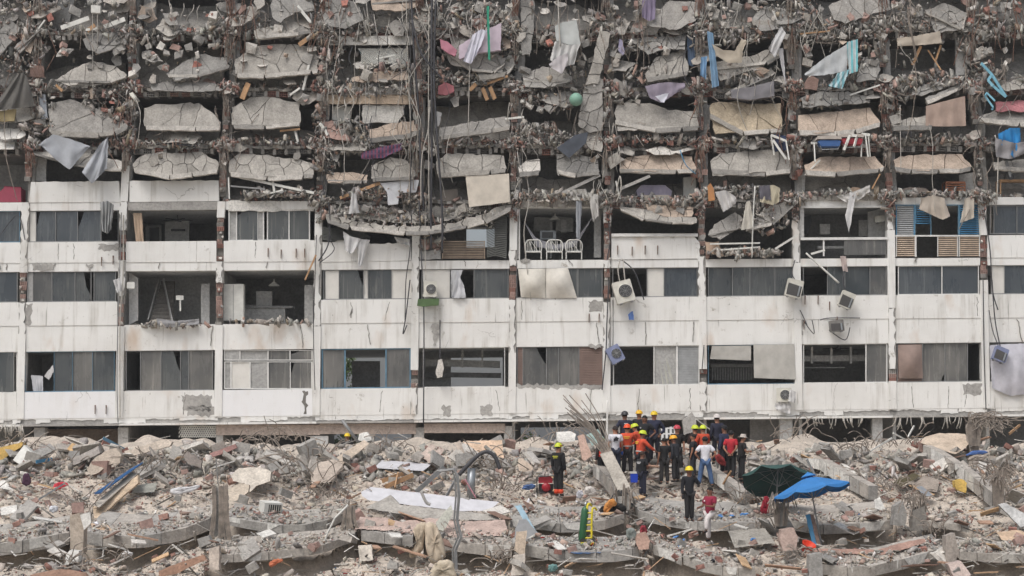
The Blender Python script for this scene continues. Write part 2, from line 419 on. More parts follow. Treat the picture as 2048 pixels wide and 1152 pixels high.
def smooth_path(v, k=5, wob=0.0):
    out = []
    for i in range(len(v)-1):
        p0, p1, p2, p3 = v[max(i-1, 0)], v[i], v[i+1], v[min(i+2, len(v)-1)]
        for t in range(k):
            u = t/k
            q = 0.5*((2*p1)+(p2-p0)*u+(2*p0-5*p1+4*p2-p3)*u*u+(3*p1-p0-3*p2+p3)*u**3)
            if wob: q = q+Vector([random.uniform(-wob, wob) for _ in range(3)])
            out.append(q)
    out.append(v[-1]); return out
# ---------------------------------------------------------------- ground
mb = MB(); mb.grid([[Vector((x, y, 0.0)) for x in (-400, -60, 0, 60, 400)] for y in (900, 200, 30, 0, -60, -90, -400)])
tag(mb.build('ground', m_conc('ground_dust', rgb(150, 144, 134))), kind='structure')
# ---------------------------------------------------------------- the building
B = thing('apartment_building', 'long white apartment block with its upper storeys torn open and collapsed', 'building', (0, 0, 0))
CX = [[40, 50, 75], [238, 246, 265], [436, 441, 460], [632, 637, 650], [828, 832, 838], [1024, 1027, 1030], [1213, 1215, 1213],
      [1407, 1403, 1399], [1598, 1592, 1583], [1786, 1782, 1765], [1973, 1966, 1940]]
CX = [[a[0]-197, a[1]-197, a[2]-197] for a in CX[:1]]+CX+[[a[0]+186, a[1]+184, a[2]+182] for a in CX[-1:]]
def colx(i, y):                                # i = -1 .. 11
    a = CX[i+1]; return float(np.interp(y, [100, 430, 800], [a[2], a[1], a[0]])) if y > 100 else a[2]
LN = dict(b4t=(405, 394), w4t=(422, 409), w4b=(485, 470), p4b=(526, 515), w3t=(544, 530), w3b=(605, 588), p3m=(652, 635), w2t=(704, 684),
          w2b=(785, 762), p2b=(838, 815), base=(851, 830), f6t=(292, 285), f6b=(308, 301), f7t=(178, 172), f7b=(193, 187), f8t=(63, 58), f8b=(77, 73),
          f9t=(-52, -58), f9b=(-38, -42), gb=(960, 950))
def ly(n, x):
    a, b = LN[n]; return a+(b-a)*x/2048.0
def band(n1, n2, x0, x1, o1=0.0, thick=0.25, mat='stucco', name='wall', dx=0, cut=None, bottom_jag=None):
    q = [(x0, ly(n1, x0)), (x1, ly(n1, x1)), (x1, ly(n2, x1)), (x0, ly(n2, x0))]
    if cut: q = cut(q)
    mb = MB(); mb.prism([P(a, b, o1) for a, b in q], Vector((0, thick, 0))); return mb.build(name, M[mat], B)
# floor slabs and ceilings reach back through the building
def slab(n1, n2, front=-0.32, depth=8.0, mat='ceil'):
    xs = [-150, 2160]; mb = MB()
    q = [P(xs[0], ly(n1, xs[0]), front), P(xs[1], ly(n1, xs[1]), front), P(xs[1], ly(n2, xs[1]), front), P(xs[0], ly(n2, xs[0]), front)]
    mb.prism(q, Vector((0, depth, 0))); mb.build('floor_slab', M[mat], B)
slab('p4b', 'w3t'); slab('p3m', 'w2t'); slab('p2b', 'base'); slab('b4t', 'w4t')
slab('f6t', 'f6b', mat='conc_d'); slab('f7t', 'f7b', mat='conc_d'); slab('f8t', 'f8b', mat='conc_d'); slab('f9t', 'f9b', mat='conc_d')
# back wall and partitions
rooms = [('base', 'gb'), ('w2t', 'p2b'), ('w3t', 'p3m'), ('w4t', 'p4b'), ('f6b', 'b4t'), ('f7b', 'f6t'), ('f8b', 'f7t'), ('f9b', 'f8t')]
DEEP = {(5, 1), (5, 5), (7, 1), (4, 1)}       # rooms lit from behind through rear windows
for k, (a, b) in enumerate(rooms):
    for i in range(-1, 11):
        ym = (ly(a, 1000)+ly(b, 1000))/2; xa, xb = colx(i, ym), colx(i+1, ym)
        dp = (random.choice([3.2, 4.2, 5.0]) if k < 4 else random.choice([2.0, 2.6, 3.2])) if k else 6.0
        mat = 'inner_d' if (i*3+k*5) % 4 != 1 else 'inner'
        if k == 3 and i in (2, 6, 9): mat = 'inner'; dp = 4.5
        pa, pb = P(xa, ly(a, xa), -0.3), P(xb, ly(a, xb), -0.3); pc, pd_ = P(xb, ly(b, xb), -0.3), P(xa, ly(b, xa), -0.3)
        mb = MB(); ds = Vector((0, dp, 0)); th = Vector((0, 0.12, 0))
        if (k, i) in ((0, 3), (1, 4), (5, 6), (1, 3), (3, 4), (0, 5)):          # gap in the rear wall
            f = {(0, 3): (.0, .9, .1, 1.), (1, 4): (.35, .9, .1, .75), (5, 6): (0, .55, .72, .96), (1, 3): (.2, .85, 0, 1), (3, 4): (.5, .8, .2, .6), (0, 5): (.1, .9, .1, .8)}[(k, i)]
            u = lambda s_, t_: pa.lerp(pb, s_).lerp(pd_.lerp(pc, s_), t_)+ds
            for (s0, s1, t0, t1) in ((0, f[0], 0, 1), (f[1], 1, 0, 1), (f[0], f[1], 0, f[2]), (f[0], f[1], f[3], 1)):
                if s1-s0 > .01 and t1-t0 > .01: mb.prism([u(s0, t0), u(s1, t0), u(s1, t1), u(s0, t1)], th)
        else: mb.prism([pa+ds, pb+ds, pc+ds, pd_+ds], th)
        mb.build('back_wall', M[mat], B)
        if i < 10:                             # partition to the right of this room
            mb = MB(); w_ = Vector((0.14, 0, 0)); q = [pb, pb+Vector((0, 7.0, 0)), pc+Vector((0, 7.0, 0)), pc]
            mb.prism(q, w_); mb.build('partition', M['inner' if (i+k) % 3 else 'conc'], B)
# white bands, parapets
def seg(i, y, side): return colx(i, y)+(7 if side else -7)
for i in range(-1, 11):
    def bx(y): return colx(i, y)+7.5, colx(i+1, y)-7.5
    for (a, b, o1) in (('p4b', 'w3t', .02), ('p3m', 'w2t', .02)):
        x0, x1 = bx(ly(a, 1000)); band(a, b, x0, x1, o1, 0.42, 'stucco', 'beam')
    x0, x1 = bx(400)
    if i in (0, 1, 2, 5, 8, 9, 10, -1): band('b4t', 'w4t', x0, x1, .02, .42, 'stucco' if i != 1 else 'conc', 'beam')
    x0, x1 = bx(505)
    if i in (-1, 0, 1, 2, 10): band('w4b', 'p4b', x0, x1, .05, .2, 'stucco', 'parapet')
    x0, x1 = bx(620)
    if i not in (1, 2): band('w3b', 'p3m', x0, x1, .05, .2, 'stucco', 'parapet')
    x0, x1 = bx(810)
    band('w2b', 'p2b', x0, x1, .05, .2, 'stucco_cool' if i in (0, 2) else 'stucco', 'parapet')
    # ground-floor band: grey beam with peeling white plaster in front
    band('p2b', 'base', x0-15, x1+15, .0, .42, 'conc', 'beam')
    mb = MB(); x = x0-8
    while x < x1+8:
        xe = min(x1+8, x+random.uniform(14, 60)); yt = ly('p2b', x); h = random.choice([2.5, 4, 7, 10.5]) if random.random() < .8 else 11
        if i in (3, 4): h = 10.5
        q = [(x, yt), (xe, ly('p2b', xe)), (xe, ly('p2b', xe)+h*random.uniform(.7, 1.1)), (x, yt+h)]
        q = jag(q, 1.6, 7, keep=(0,)); mb.prism([P(a, b, .035) for a, b in q], Vector((0, .03, 0))); x = xe
    mb.build('plaster', M['stucco'], B)
    mb = MB(); mb.prism([P(x0-8, ly('base', x0)-1.5, .16), P(x1+8, ly('base', x1)-1.5, .16), P(x1+8, ly('base', x1)+2.5, .16), P(x0-8, ly('base', x0)+2.5, .16)], Vector((0, .6, 0)))
    mb.build('ledge', M['stucco' if i % 3 else 'conc'], B)
# odd parapets of the fourth row
def poly(pts, off, thick, mat, name, parent=B, j=0, keep=(), step=9):
    if j: pts = jag(pts, j, step, keep=keep)
    mb = MB(); mb.prism([P(a, b, off) for a, b in pts], Vector((0, thick, 0))); return mb.build(name, M[mat] if isinstance(mat, str) else mat, parent)
poly([(645, 484), (700, 480), (760, 488), (822, 484), (822, 521), (645, 524)], .05, .2, 'stucco', 'parapet', j=2.5, keep=(3, 4, 5))
poly([(1223, 473), (1388, 473), (1399, 485), (1399, 517), (1223, 519)], .06, .2, 'stucco', 'parapet', j=1.2, keep=(3, 4))
poly([(1223, 467), (1396, 467), (1396, 473), (1223, 473)], .16, .3, 'alu_white', 'sill')
poly([(62, 364), (238, 362), (240, 404), (58, 405)], .05, .2, 'stucco', 'parapet', j=1, keep=(1, 2, 3))
poly([(259, 362), (437, 361), (438, 402), (259, 404)], .06, .2, 'stucco', 'parapet', j=1, keep=(1, 2, 3))
poly([(262, 404), (436, 402), (436, 419), (262, 421)], .04, .1, 'conc', 'beam')
# bare grey patches where the plaster has come off
for (x0, y0, x1, y1, m) in [(362, 790, 424, 822, 'conc'), (372, 812, 442, 832, 'conc'), (884, 812, 902, 832, 'conc'), (960, 812, 985, 832, 'conc'), (1176, 602, 1206, 624, 'conc'), (1032, 768, 1204, 777, 'conc'), (52, 608, 66, 650, 'conc'), (64, 528, 112, 540, 'conc'), (172, 527, 186, 541, 'conc'),
                     (864, 648, 878, 690, 'conc'), (604, 782, 616, 828, 'conc_d'), (1176, 690, 1204, 696, 'conc'), (1925, 768, 1966, 790, 'conc'), (1040, 520, 1060, 524, 'conc'), (196, 488, 238, 500, 'conc'), (1596, 640, 1606, 670, 'conc'), (700, 604, 706, 636, 'conc'), (1398, 472, 1412, 480, 'conc')]:
    q = jag([(x0, y0), (x1, y0+random.uniform(-2, 2)), (x1-random.uniform(0, 6), y1), (x0+random.uniform(0, 6), y1)], 3.5, 6); mb = MB(); mb.prism([P(a, b, .056) for a, b in q], Vector((0, .03, 0))); mb.build('bare_patch', M[m], B)
# cracks running through the parapets and beams
rk = random.Random(21)
for k in range(46):
    i = rk.randint(-1, 10); (y0, y1) = rk.choice([(488, 520), (548, 548), (610, 648), (655, 695), (655, 700), (788, 830), (788, 832), (528, 540)]); x = rk.uniform(colx(i, y0)+12, colx(i+1, y0)-12)
    if y0 == 548 or (i in (3, 4, 5, 6, 7, 8, 9) and y1 == 520) or (i in (1, 2) and y1 == 648): continue
    dy_ = ly('w3b', x)-605; n_ = 7; mb = MB(); sl_ = rk.gauss(0, .8); pt = [(x+sl_*j+rk.gauss(0, .8), y0+dy_+(y1-y0)*j/n_) for j in range(n_+1)]
    for a, b in zip(pt, pt[1:]): w_ = rk.uniform(.25, .7); mb.prism([P(a[0]-w_, a[1], .058), P(a[0]+w_, a[1], .058), P(b[0]+w_, b[1], .058), P(b[0]-w_, b[1], .058)], Vector((0, .03, 0)))
    mb.build('crack', M['conc_d'], B)
# columns
def column(i, y0, y1, kind):
    xa, xb = colx(i, y0), colx(i, y1); hw = 7.5 if kind != 'brick' else 6.5
    if kind == 'white':
        poly([(xa-hw, y0), (xa+hw, y0), (xb+hw, y1), (xb-hw, y1)], .10, .5, 'stucco', 'column')
    elif kind == 'chip':                        # plaster with bites out of the edges over grey
        poly([(xa-hw, y0), (xa+hw, y0), (xb+hw, y1), (xb-hw, y1)], .04, .45, 'conc', 'column')
        poly([(xa-hw, y0), (xa+hw-3, y0), (xb+hw-3, y1), (xb-hw+2, y1)], .10, .05, 'stucco', 'plaster', j=3, step=8)
    else:
        poly([(xa-hw, y0), (xa+hw, y0), (xb+hw, y1), (xb-hw, y1)], -.10, .3, 'conc_d', 'column')
        mb = MB(); y = y0+1
        while y < y1-4:                         # hollow clay blocks with open cells
            x = colx(i, y); h = 8.5
            c = vary(random.choice([BRICK, DUSTB, DUSTB, CONC[0]]), .18)
            l, r = x-hw+random.uniform(-1, 2), x+hw-random.uniform(-1, 3)
            if random.random() < .85:
                for t in (0, .31, .62, 1): 
                    yy = y+t*(h-1.3); mb.prism([P(l, yy, .02), P(r, yy, .02), P(r, yy+1.3, .02), P(l, yy+1.3, .02)], Vector((0, .14, 0)), c)
                for t in (0, .33, .66, 1):
                    xx = l+t*(r-l-1.3); mb.prism([P(xx, y, .025), P(xx+1.3, y, .025), P(xx+1.3, y+h-1, .025), P(xx, y+h-1, .025)], Vector((0, .14, 0)), c)
            if random.random() < .4: mb.rock(P(x+random.uniform(-6, 6), y+4, .05), (.12, .1, .16), vary(random.choice([DUST, PALE, CONC[1]])))
            y += h
        mb.build('brick_column', M['mineral'], B)
brk = {0: [(545, 605)], 1: [(300, 330), (460, 520), (590, 652)], 2: [(435, 523), (566, 650)], 3: [], 4: [(740, 775)], 5: [(532, 600)], 6: [(445, 520), (536, 604)],
       7: [(405, 512), (738, 765)], 8: [(400, 440)], 9: [(738, 762)], 10: [(470, 560)], -1: [], 11: []}
for i in range(-1, 12):
    y = 405 if i not in (4,) else 470
    cuts = sorted(brk[i]); top = ly('b4t', colx(i, 400))
    ys = [top]+[v for c in cuts for v in c]+[ly('p2b', colx(i, 800))]
    for k in range(len(ys)-1):
        if ys[k+1]-ys[k] < 6: continue
        inb = any(abs(c[0]-ys[k]) < 3 for c in cuts)
        a = ys[k]
        if inb: column(i, a, ys[k+1], 'brick'); continue
        while a < ys[k+1]-2:
            b = min(ys[k+1], a+random.uniform(50, 130)); 
            if ys[k+1]-b < 20: b = ys[k+1]
            column(i, a, b, 'white' if random.random() < .62 else 'chip'); a = b
# upper columns: grey core, split clay blocks, rebar bundles
for i in range(-1, 12):
    for (a, b) in ((-60, 60), (74, 174), (190, 288), (304, 403)):
        xa, xb = colx(i, a), colx(i, b)
        poly([(xa+3, a), (xa+14, a), (xb+14, b), (xb+3, b)], -.25, .35, 'inner' if i % 2 else 'conc', 'column', j=.8)
        s = random.uniform(.0, .35); e = random.uniform(.55, 1)
        for (u, v_) in ((s, e),):
            column(i, a+(b-a)*u, a+(b-a)*v_, 'brick')
        if random.random() < .75 and i not in (3,):
            poly([(xa-11, a+2), (xa+2, a+2), (xa+1, a+(b-a)*.55), (xa-9, a+(b-a)*.5)], .02, .2, M['conc'], 'column', j=2.4)
rb_mats = [M['rebar'], M['rust']]
def bundle(px, py, n, ln, off=.25, spread=9, name='exposed_rebar', sag=0.25):
    mb = MB()
    for _ in range(n):
        x = px+random.uniform(-spread, spread); l = ln*random.uniform(.5, 1.2); dx = random.uniform(-3, 3)*(ln/35); bo = random.uniform(0, sag)
        p = [(x*.7+px*.3, py+random.uniform(-5, 3), off), (x+dx*.3, py+l*.35, off+bo), (x+dx, py+l*.75, off+bo*.9), (x+dx*1.6+random.uniform(-2, 2), py+l, off+bo*.6)]
        mb.tube(wire(p), random.uniform(.012, .02), 4, mi=0)
    return mb.build(name, M['rebar'] if random.random() < .7 else M['rust'], B)
for i in range(0, 11):
    for lv in ('f6b', 'f7b', 'f8b', 'f9b'):
        x = colx(i, ly(lv, 1000)); bundle(x, ly(lv, x)-6 if lv != 'f9b' else -10, random.randint(9, 14), random.uniform(34, 50))
# ragged floor edges of the upper storeys: ribs with open clay blocks, sagging between the columns
def rib_edge(lv, i, sag, off=0.0):
    y_ = ly(lv, 1000); xa, xb = colx(i, y_)+6, colx(i+1, y_)-6
    mb = MB(); f = lambda x: ly(lv, x)+sag*4*((x-xa)/(xb-xa))*(1-(x-xa)/(xb-xa))+math.sin(x*.21+i)*.9
    n = int((xb-xa)/9); top = [(xa+(xb-xa)*k/n, f(xa+(xb-xa)*k/n)+random.uniform(-1.8, 1.2)) for k in range(n+1)]
    pts = top+[(x, f(x)+5+random.uniform(-1.2, 1.8)) for x, _ in top[::-1]]
    for k in range(n):
        q = [top[k], top[k+1], pts[2*n-k], pts[2*n+1-k]]
        mb.prism([P(a, b, off+random.uniform(0, .06)) for a, b in q], Vector((0, .5, 0)), vary(random.choice(CONC+[DARKC]), .12))
    x = xa+3
    while x < xb-22:
        y = f(x+9)+6; c = vary(random.choice([BRICK, DUSTB, DARKC, CONC[3]]), .2); mb.prism([P(x+17, y, off-.02), P(x+23, y, off-.02), P(x+23, y+11, off-.02), P(x+17, y+11, off-.02)], Vector((0, .5, 0)), vary(CONC[0], .15))
        if random.random() < .8:
            for t in (0, 4.7, 9.4): mb.prism([P(x, y+t, off-.04), P(x+16.5, y+t, off-.04), P(x+16.5, y+t+1.1, off-.04), P(x, y+t+1.1, off-.04)], Vector((0, .25, 0)), c)
            for t in (0, 3.9, 7.8, 11.7, 15.6): mb.prism([P(x+t, y, off-.035), P(x+t+1, y, off-.035), P(x+t+1, y+10.4, off-.035), P(x+t, y+10.4, off-.035)], Vector((0, .25, 0)), c)
        elif random.random() < .5: mb.rock(P(x+8, y+5, off), (.3, .25, .2), vary(CONC[0]))
        x += 23.5
    return mb.build('slab_edge', M['mineral'], B)
SAG = {('f6t', 6): 10, ('f6t', 5): 4, ('f7t', 7): 8, ('f8t', 8): 12, ('f8t', 5): 14, ('f7t', 5): 12}
for lv in ('f6t', 'f7t', 'f8t', 'f9t'):
    for i in range(-1, 11): rib_edge(lv, i, SAG.get((lv, i), random.uniform(-1, 3)))
for i in (3, 4, 6, 7): rib_edge('b4t', i, 2)
# ---------------------------------------------------------------- big hanging slabs of the torn storeys (pixel outlines)
PN = [
 ([(165, 78), (185, 66), (232, 64), (242, 86), (214, 102), (196, 108), (172, 96)], dict(n=5, lip=0)),
 ([(108, 160), (150, 135), (185, 121), (232, 132), (254, 150), (248, 160), (205, 166), (170, 163), (140, 172)], dict(n=8, lip=4)),
 ([(332, 148), (372, 120), (400, 108), (448, 114), (461, 132), (400, 150), (350, 162)], dict(n=5, lip=6)),
 ([(98, 208), (140, 198), (186, 214), (232, 232), (258, 252), (232, 264), (150, 272), (98, 264)], dict(n=5, col=CONC[0])),
 ([(288, 216), (310, 208), (398, 205), (424, 224), (442, 244), (440, 254), (316, 256), (288, 252)], dict(n=4)),
 ([(264, 330), (282, 312), (318, 304), (360, 306), (402, 302), (426, 318), (437, 324), (437, 340), (330, 352), (268, 340)], dict(n=14, col=CONC[2])),
 ([(66, 302), (120, 304), (186, 308), (244, 322), (244, 340), (180, 338), (120, 322), (64, 306)], dict(n=4, col=PALE, lip=4)),
 ([(458, 322), (478, 306), (505, 308), (545, 312), (600, 318), (624, 326), (628, 350), (540, 354), (458, 346)], dict(n=13, col=CONC[2])),
 ([(463, 214), (500, 194), (548, 194), (600, 206), (601, 246), (540, 252), (463, 250)], dict(n=4)),
 ([(470, 118), (512, 92), (590, 88), (628, 98), (638, 116), (636, 140), (535, 150), (470, 148)], dict(n=5, col=CONC[2])),
 ([(508, 60), (560, 48), (620, 42), (640, 58), (600, 66), (540, 72), (512, 78)], dict(n=8, lip=6)),
 ([(540, 12), (552, -20), (620, -22), (630, 20), (590, 24), (562, 46), (545, 36)], dict(n=4, lip=0)),
 ([(702, 156), (758, 142), (815, 141), (818, 158), (760, 163), (704, 164)], dict(n=3, col=PEACH, lip=0, offB=.3)),
 ([(735, 258), (792, 246), (828, 240), (836, 262), (806, 272), (738, 278)], dict(n=7, col=PEACH)),
 ([(638, 246), (664, 240), (690, 262), (700, 282), (676, 280), (652, 276)], dict(n=6, col=DUSTB, lip=0)),
 ([(652, 348), (690, 344), (736, 350), (736, 362), (656, 366)], dict(n=5, col=PEACH, lip=7)),
 ([(742, 330), (780, 314), (812, 320), (832, 344), (830, 354), (742, 358)], dict(n=8, col=CONC[2], lip=7)),
 ([(954, 150), (1000, 120), (1022, 108), (1030, 130), (1020, 142), (966, 164)], dict(n=5)),
 ([(878, 256), (920, 248), (1010, 232), (1022, 246), (1020, 254), (930, 268), (878, 274)], dict(n=6, col=CONC[0])),
 ([(872, 322), (896, 306), (1008, 310), (1014, 338), (920, 346), (874, 348)], dict(n=6, col=CONC[2])),
 ([(1162, 205), (1168, 176), (1190, 150), (1206, 160), (1205, 262), (1180, 266), (1155, 250)], dict(n=9, lip=0, offT=.5)),
 ([(1170, 170), (1186, 120), (1198, 60), (1222, 66), (1206, 130), (1196, 168)], dict(n=4, lip=0, offT=.6, offB=.6)),
 ([(1036, 334), (1052, 320), (1080, 318), (1081, 342), (1038, 346)], dict(n=3, col=PALE)),
 ([(1112, 308), (1150, 306), (1196, 318), (1200, 344), (1116, 352)], dict(n=8)),
 ([(1078, 200), (1100, 188), (1140, 182), (1150, 196), (1132, 216), (1100, 208)], dict(n=7, lip=0)),
 ([(1155, 265), (1180, 250), (1205, 268), (1204, 304), (1182, 300)], dict(n=4, lip=0)),
 ([(1298, 52), (1320, 20), (1340, 0), (1396, 2), (1406, 34), (1352, 60)], dict(n=4, lip=0, col=CONC[0])),
 ([(1290, 148), (1312, 114), (1334, 108), (1370, 100), (1378, 140), (1372, 152), (1292, 158)], dict(n=9, col=CONC[2])),
 ([(1254, 78), (1300, 74), (1372, 72), (1370, 100), (1330, 98), (1296, 110), (1270, 88)], dict(n=16, lip=0)),
 ([(1228, 226), (1236, 204), (1268, 206), (1300, 206), (1336, 220), (1392, 222), (1398, 254), (1235, 262)], dict(n=4, col=CONC[2], jagamp=1.4)),
 ([(1236, 324), (1254, 314), (1310, 308), (1384, 312), (1394, 340), (1240, 344)], dict(n=9, col=PEACH)),
 ([(1236, 294), (1252, 296), (1270, 304), (1266, 312), (1240, 306)], dict(n=2, lip=0)),
 ([(1290, 300), (1320, 292), (1350, 302), (1400, 288), (1398, 296), (1340, 310), (1310, 310)], dict(n=6, col=PALE, lip=0)),
 ([(1418, 216), (1424, 206), (1476, 202), (1500, 208), (1562, 206), (1565, 258), (1430, 268)], dict(n=5, col=rgb(186, 172, 150)[:3], jagamp=1.4)),
 ([(1420, 322), (1440, 306), (1508, 302), (1560, 298), (1584, 320), (1580, 342), (1425, 352)], dict(n=6, col=CONC[2])),
 ([(1450, 188), (1500, 158), (1542, 134), (1552, 146), (1500, 176), (1462, 196)], dict(n=3, lip=3)),
 ([(1500, 40), (1530, 12), (1570, 16), (1582, 40), (1570, 56), (1520, 62)], dict(n=7)),
 ([(1596, 230), (1680, 222), (1740, 214), (1762, 246), (1712, 260), (1640, 268), (1596, 262)], dict(n=4, col=PEACH, jagamp=1.4)),
 ([(1600, 196), (1640, 182), (1700, 184), (1742, 196), (1740, 206), (1670, 210), (1606, 216)], dict(n=14, lip=0)),
 ([(1608, 330), (1640, 314), (1750, 312), (1770, 334), (1740, 346), (1612, 346)], dict(n=4, col=PEACH)),
 ([(1656, 12), (1700, -10), (1778, -4), (1782, 20), (1740, 30), (1690, 48), (1668, 40)], dict(n=8, lip=0)),
 ([(1712, 164), (1722, 120), (1752, 104), (1762, 140), (1752, 160)], dict(n=9, lip=0)),
 ([(1850, 196), (1890, 180), (1932, 160), (1934, 166), (1900, 188), (1854, 206)], dict(n=2, lip=7, lipcol=PALE)),
 ([(1784, 250), (1800, 240), (1870, 226), (1866, 252), (1786, 254)], dict(n=6, col=CONC[2])),
 ([(1786, 320), (1800, 312), (1856, 308), (1924, 308), (1944, 334), (1930, 340), (1790, 340)], dict(n=4, col=PEACH)),
 ([(1822, 190), (1840, 172), (1890, 160), (1932, 150), (1925, 162), (1850, 190)], dict(n=14, lip=0)),
 ([(1956, 234), (1990, 220), (2060, 222), (2060, 246), (1970, 246)], dict(n=4)),
 ([(1990, 204), (2060, 200), (2060, 223), (1992, 222)], dict(n=2, col=rgb(176, 120, 124)[:3], lip=0)),
 ([(1985, 324), (2060, 318), (2060, 336), (1990, 340)], dict(n=3)),
 ([(2000, 172), (2030, 158), (2060, 152), (2060, 176), (2010, 182)], dict(n=6, lip=0)),
 ([(0, 258), (20, 256), (50, 258), (52, 270), (38, 278), (0, 278)], dict(n=3, col=WHT, lip=0)),
 ([(-20, 214), (66, 216), (70, 236), (40, 244), (-20, 246)], dict(n=3, col=CONC[2], lip=0)),
 ([(-10, 284), (30, 284), (28, 298), (-10, 300)], dict(n=1, col=WHT, lip=0)),
 ([(28, 96), (60, 62), (84, 42), (92, 52), (60, 84), (38, 108)], dict(n=2, lip=4)),
 ([(-20, 100), (0, 60), (24, 40), (40, 56), (20, 88), (-6, 120)], dict(n=4, lip=0)),
 ([(650, 288), (720, 282), (735, 292), (730, 302), (660, 300)], dict(n=5, lip=0)),
 ([(740, -10), (840, -14), (836, 12), (800, 22), (745, 20)], dict(n=3, lip=4, col=PEACH)),
 ([(655, 72), (826, 71), (826, 89), (655, 90)], dict(n=2, lip=0, col=WHT, jagamp=.5, tilt=.2, offB=.15)),
 ([(650, 172), (738, 175), (828, 173), (828, 189), (650, 189)], dict(n=12, lip=0, offB=.1)),
 ([(651, 189), (828, 189), (828, 208), (651, 208)], dict(n=3, lip=0, col=rgb(190, 172, 152)[:3], jagamp=.5, tilt=.2, offB=.15)),
 ([(724, 210), (811, 210), (806, 232), (796, 246), (724, 247)], dict(n=1, lip=0, col=WHT, offB=.0, offT=0.)),
 ([(1040, -10), (1070, -10), (1068, 60), (1060, 110), (1044, 112)], dict(n=4, lip=0, col=CONC[1])),
 ([(884, 96), (930, 76), (962, 90), (1012, 118), (1006, 146), (950, 140), (900, 128)], dict(n=7, lip=5, col=CONC[0])),
 ([(1420, 132), (1450, 118), (1502, 112), (1556, 92), (1562, 110), (1508, 138), (1440, 162)], dict(n=8, lip=6, col=CONC[2])),
 ([(300, 170), (352, 158), (430, 166), (446, 180), (380, 184), (306, 182)], dict(n=9, lip=0, col=CONC[3])),
 ([(1044, 150), (1084, 132), (1130, 138), (1146, 160), (1090, 176), (1050, 174)], dict(n=8, lip=4, col=CONC[0])),
 ([(640, 20), (668, -6), (716, 4), (728, 40), (690, 58), (652, 50)], dict(n=6, lip=0, col=CONC[1])),
 ([(1848, 20), (1890, 6), (1936, 26), (1926, 58), (1872, 66)], dict(n=7, lip=4, col=CONC[0])),
 # long sagging slab across bays four and five of the fourth row
 ([(650, 428), (700, 440), (760, 450), (830, 452), (900, 446), (960, 430), (1016, 408), (1024, 416), (970, 442), (900, 462), (830, 466), (760, 462), (700, 454), (652, 440)], dict(n=22, lip=7, col=CONC[2], offB=.7, offT=.3, jagamp=4.5, tilt=6, gap=1.2)),
 ([(660, 418), (720, 412), (800, 418), (880, 410), (960, 404), (1000, 400), (960, 426), (880, 444), (800, 446), (720, 438), (668, 430)], dict(n=34, lip=0, col=CONC[2], offT=-.3, offB=.4, tilt=3)),
 ([(1238, 414), (1290, 418), (1330, 432), (1392, 434), (1394, 446), (1330, 446), (1290, 440), (1244, 424)], dict(n=6, lip=4, col=CONC[2], offB=.6)),
 ([(1290, 408), (1340, 410), (1388, 414), (1384, 434), (1330, 434), (1294, 420)], dict(n=10, lip=0, col=PEACH, offB=.4)),
 ([(1416, 470), (1428, 448), (1470, 424), (1480, 430), (1490, 450), (1440, 480)], dict(n=4, lip=3, offB=.5)),
 ([(1490, 455), (1530, 420), (1580, 398), (1596, 404), (1560, 440), (1500, 466)], dict(n=4, lip=5, offB=.5)),
 ([(1036, 402), (1100, 396), (1198, 398), (1202, 414), (1120, 414), (1036, 414)], dict(n=6, lip=0, col=CONC[2], offB=.1)),
 ([(1610, 394), (1700, 388), (1780, 392), (1780, 400), (1612, 402)], dict(n=6, lip=0, offB=.1)),
 ([(455, 402), (560, 402), (628, 408), (628, 422), (456, 422)], dict(n=1, lip=0, col=WHT, offT=.06, offB=.06)),
]
for i, (pts, kw) in enumerate(PN):
    panel(pts, parent=B, **kw)
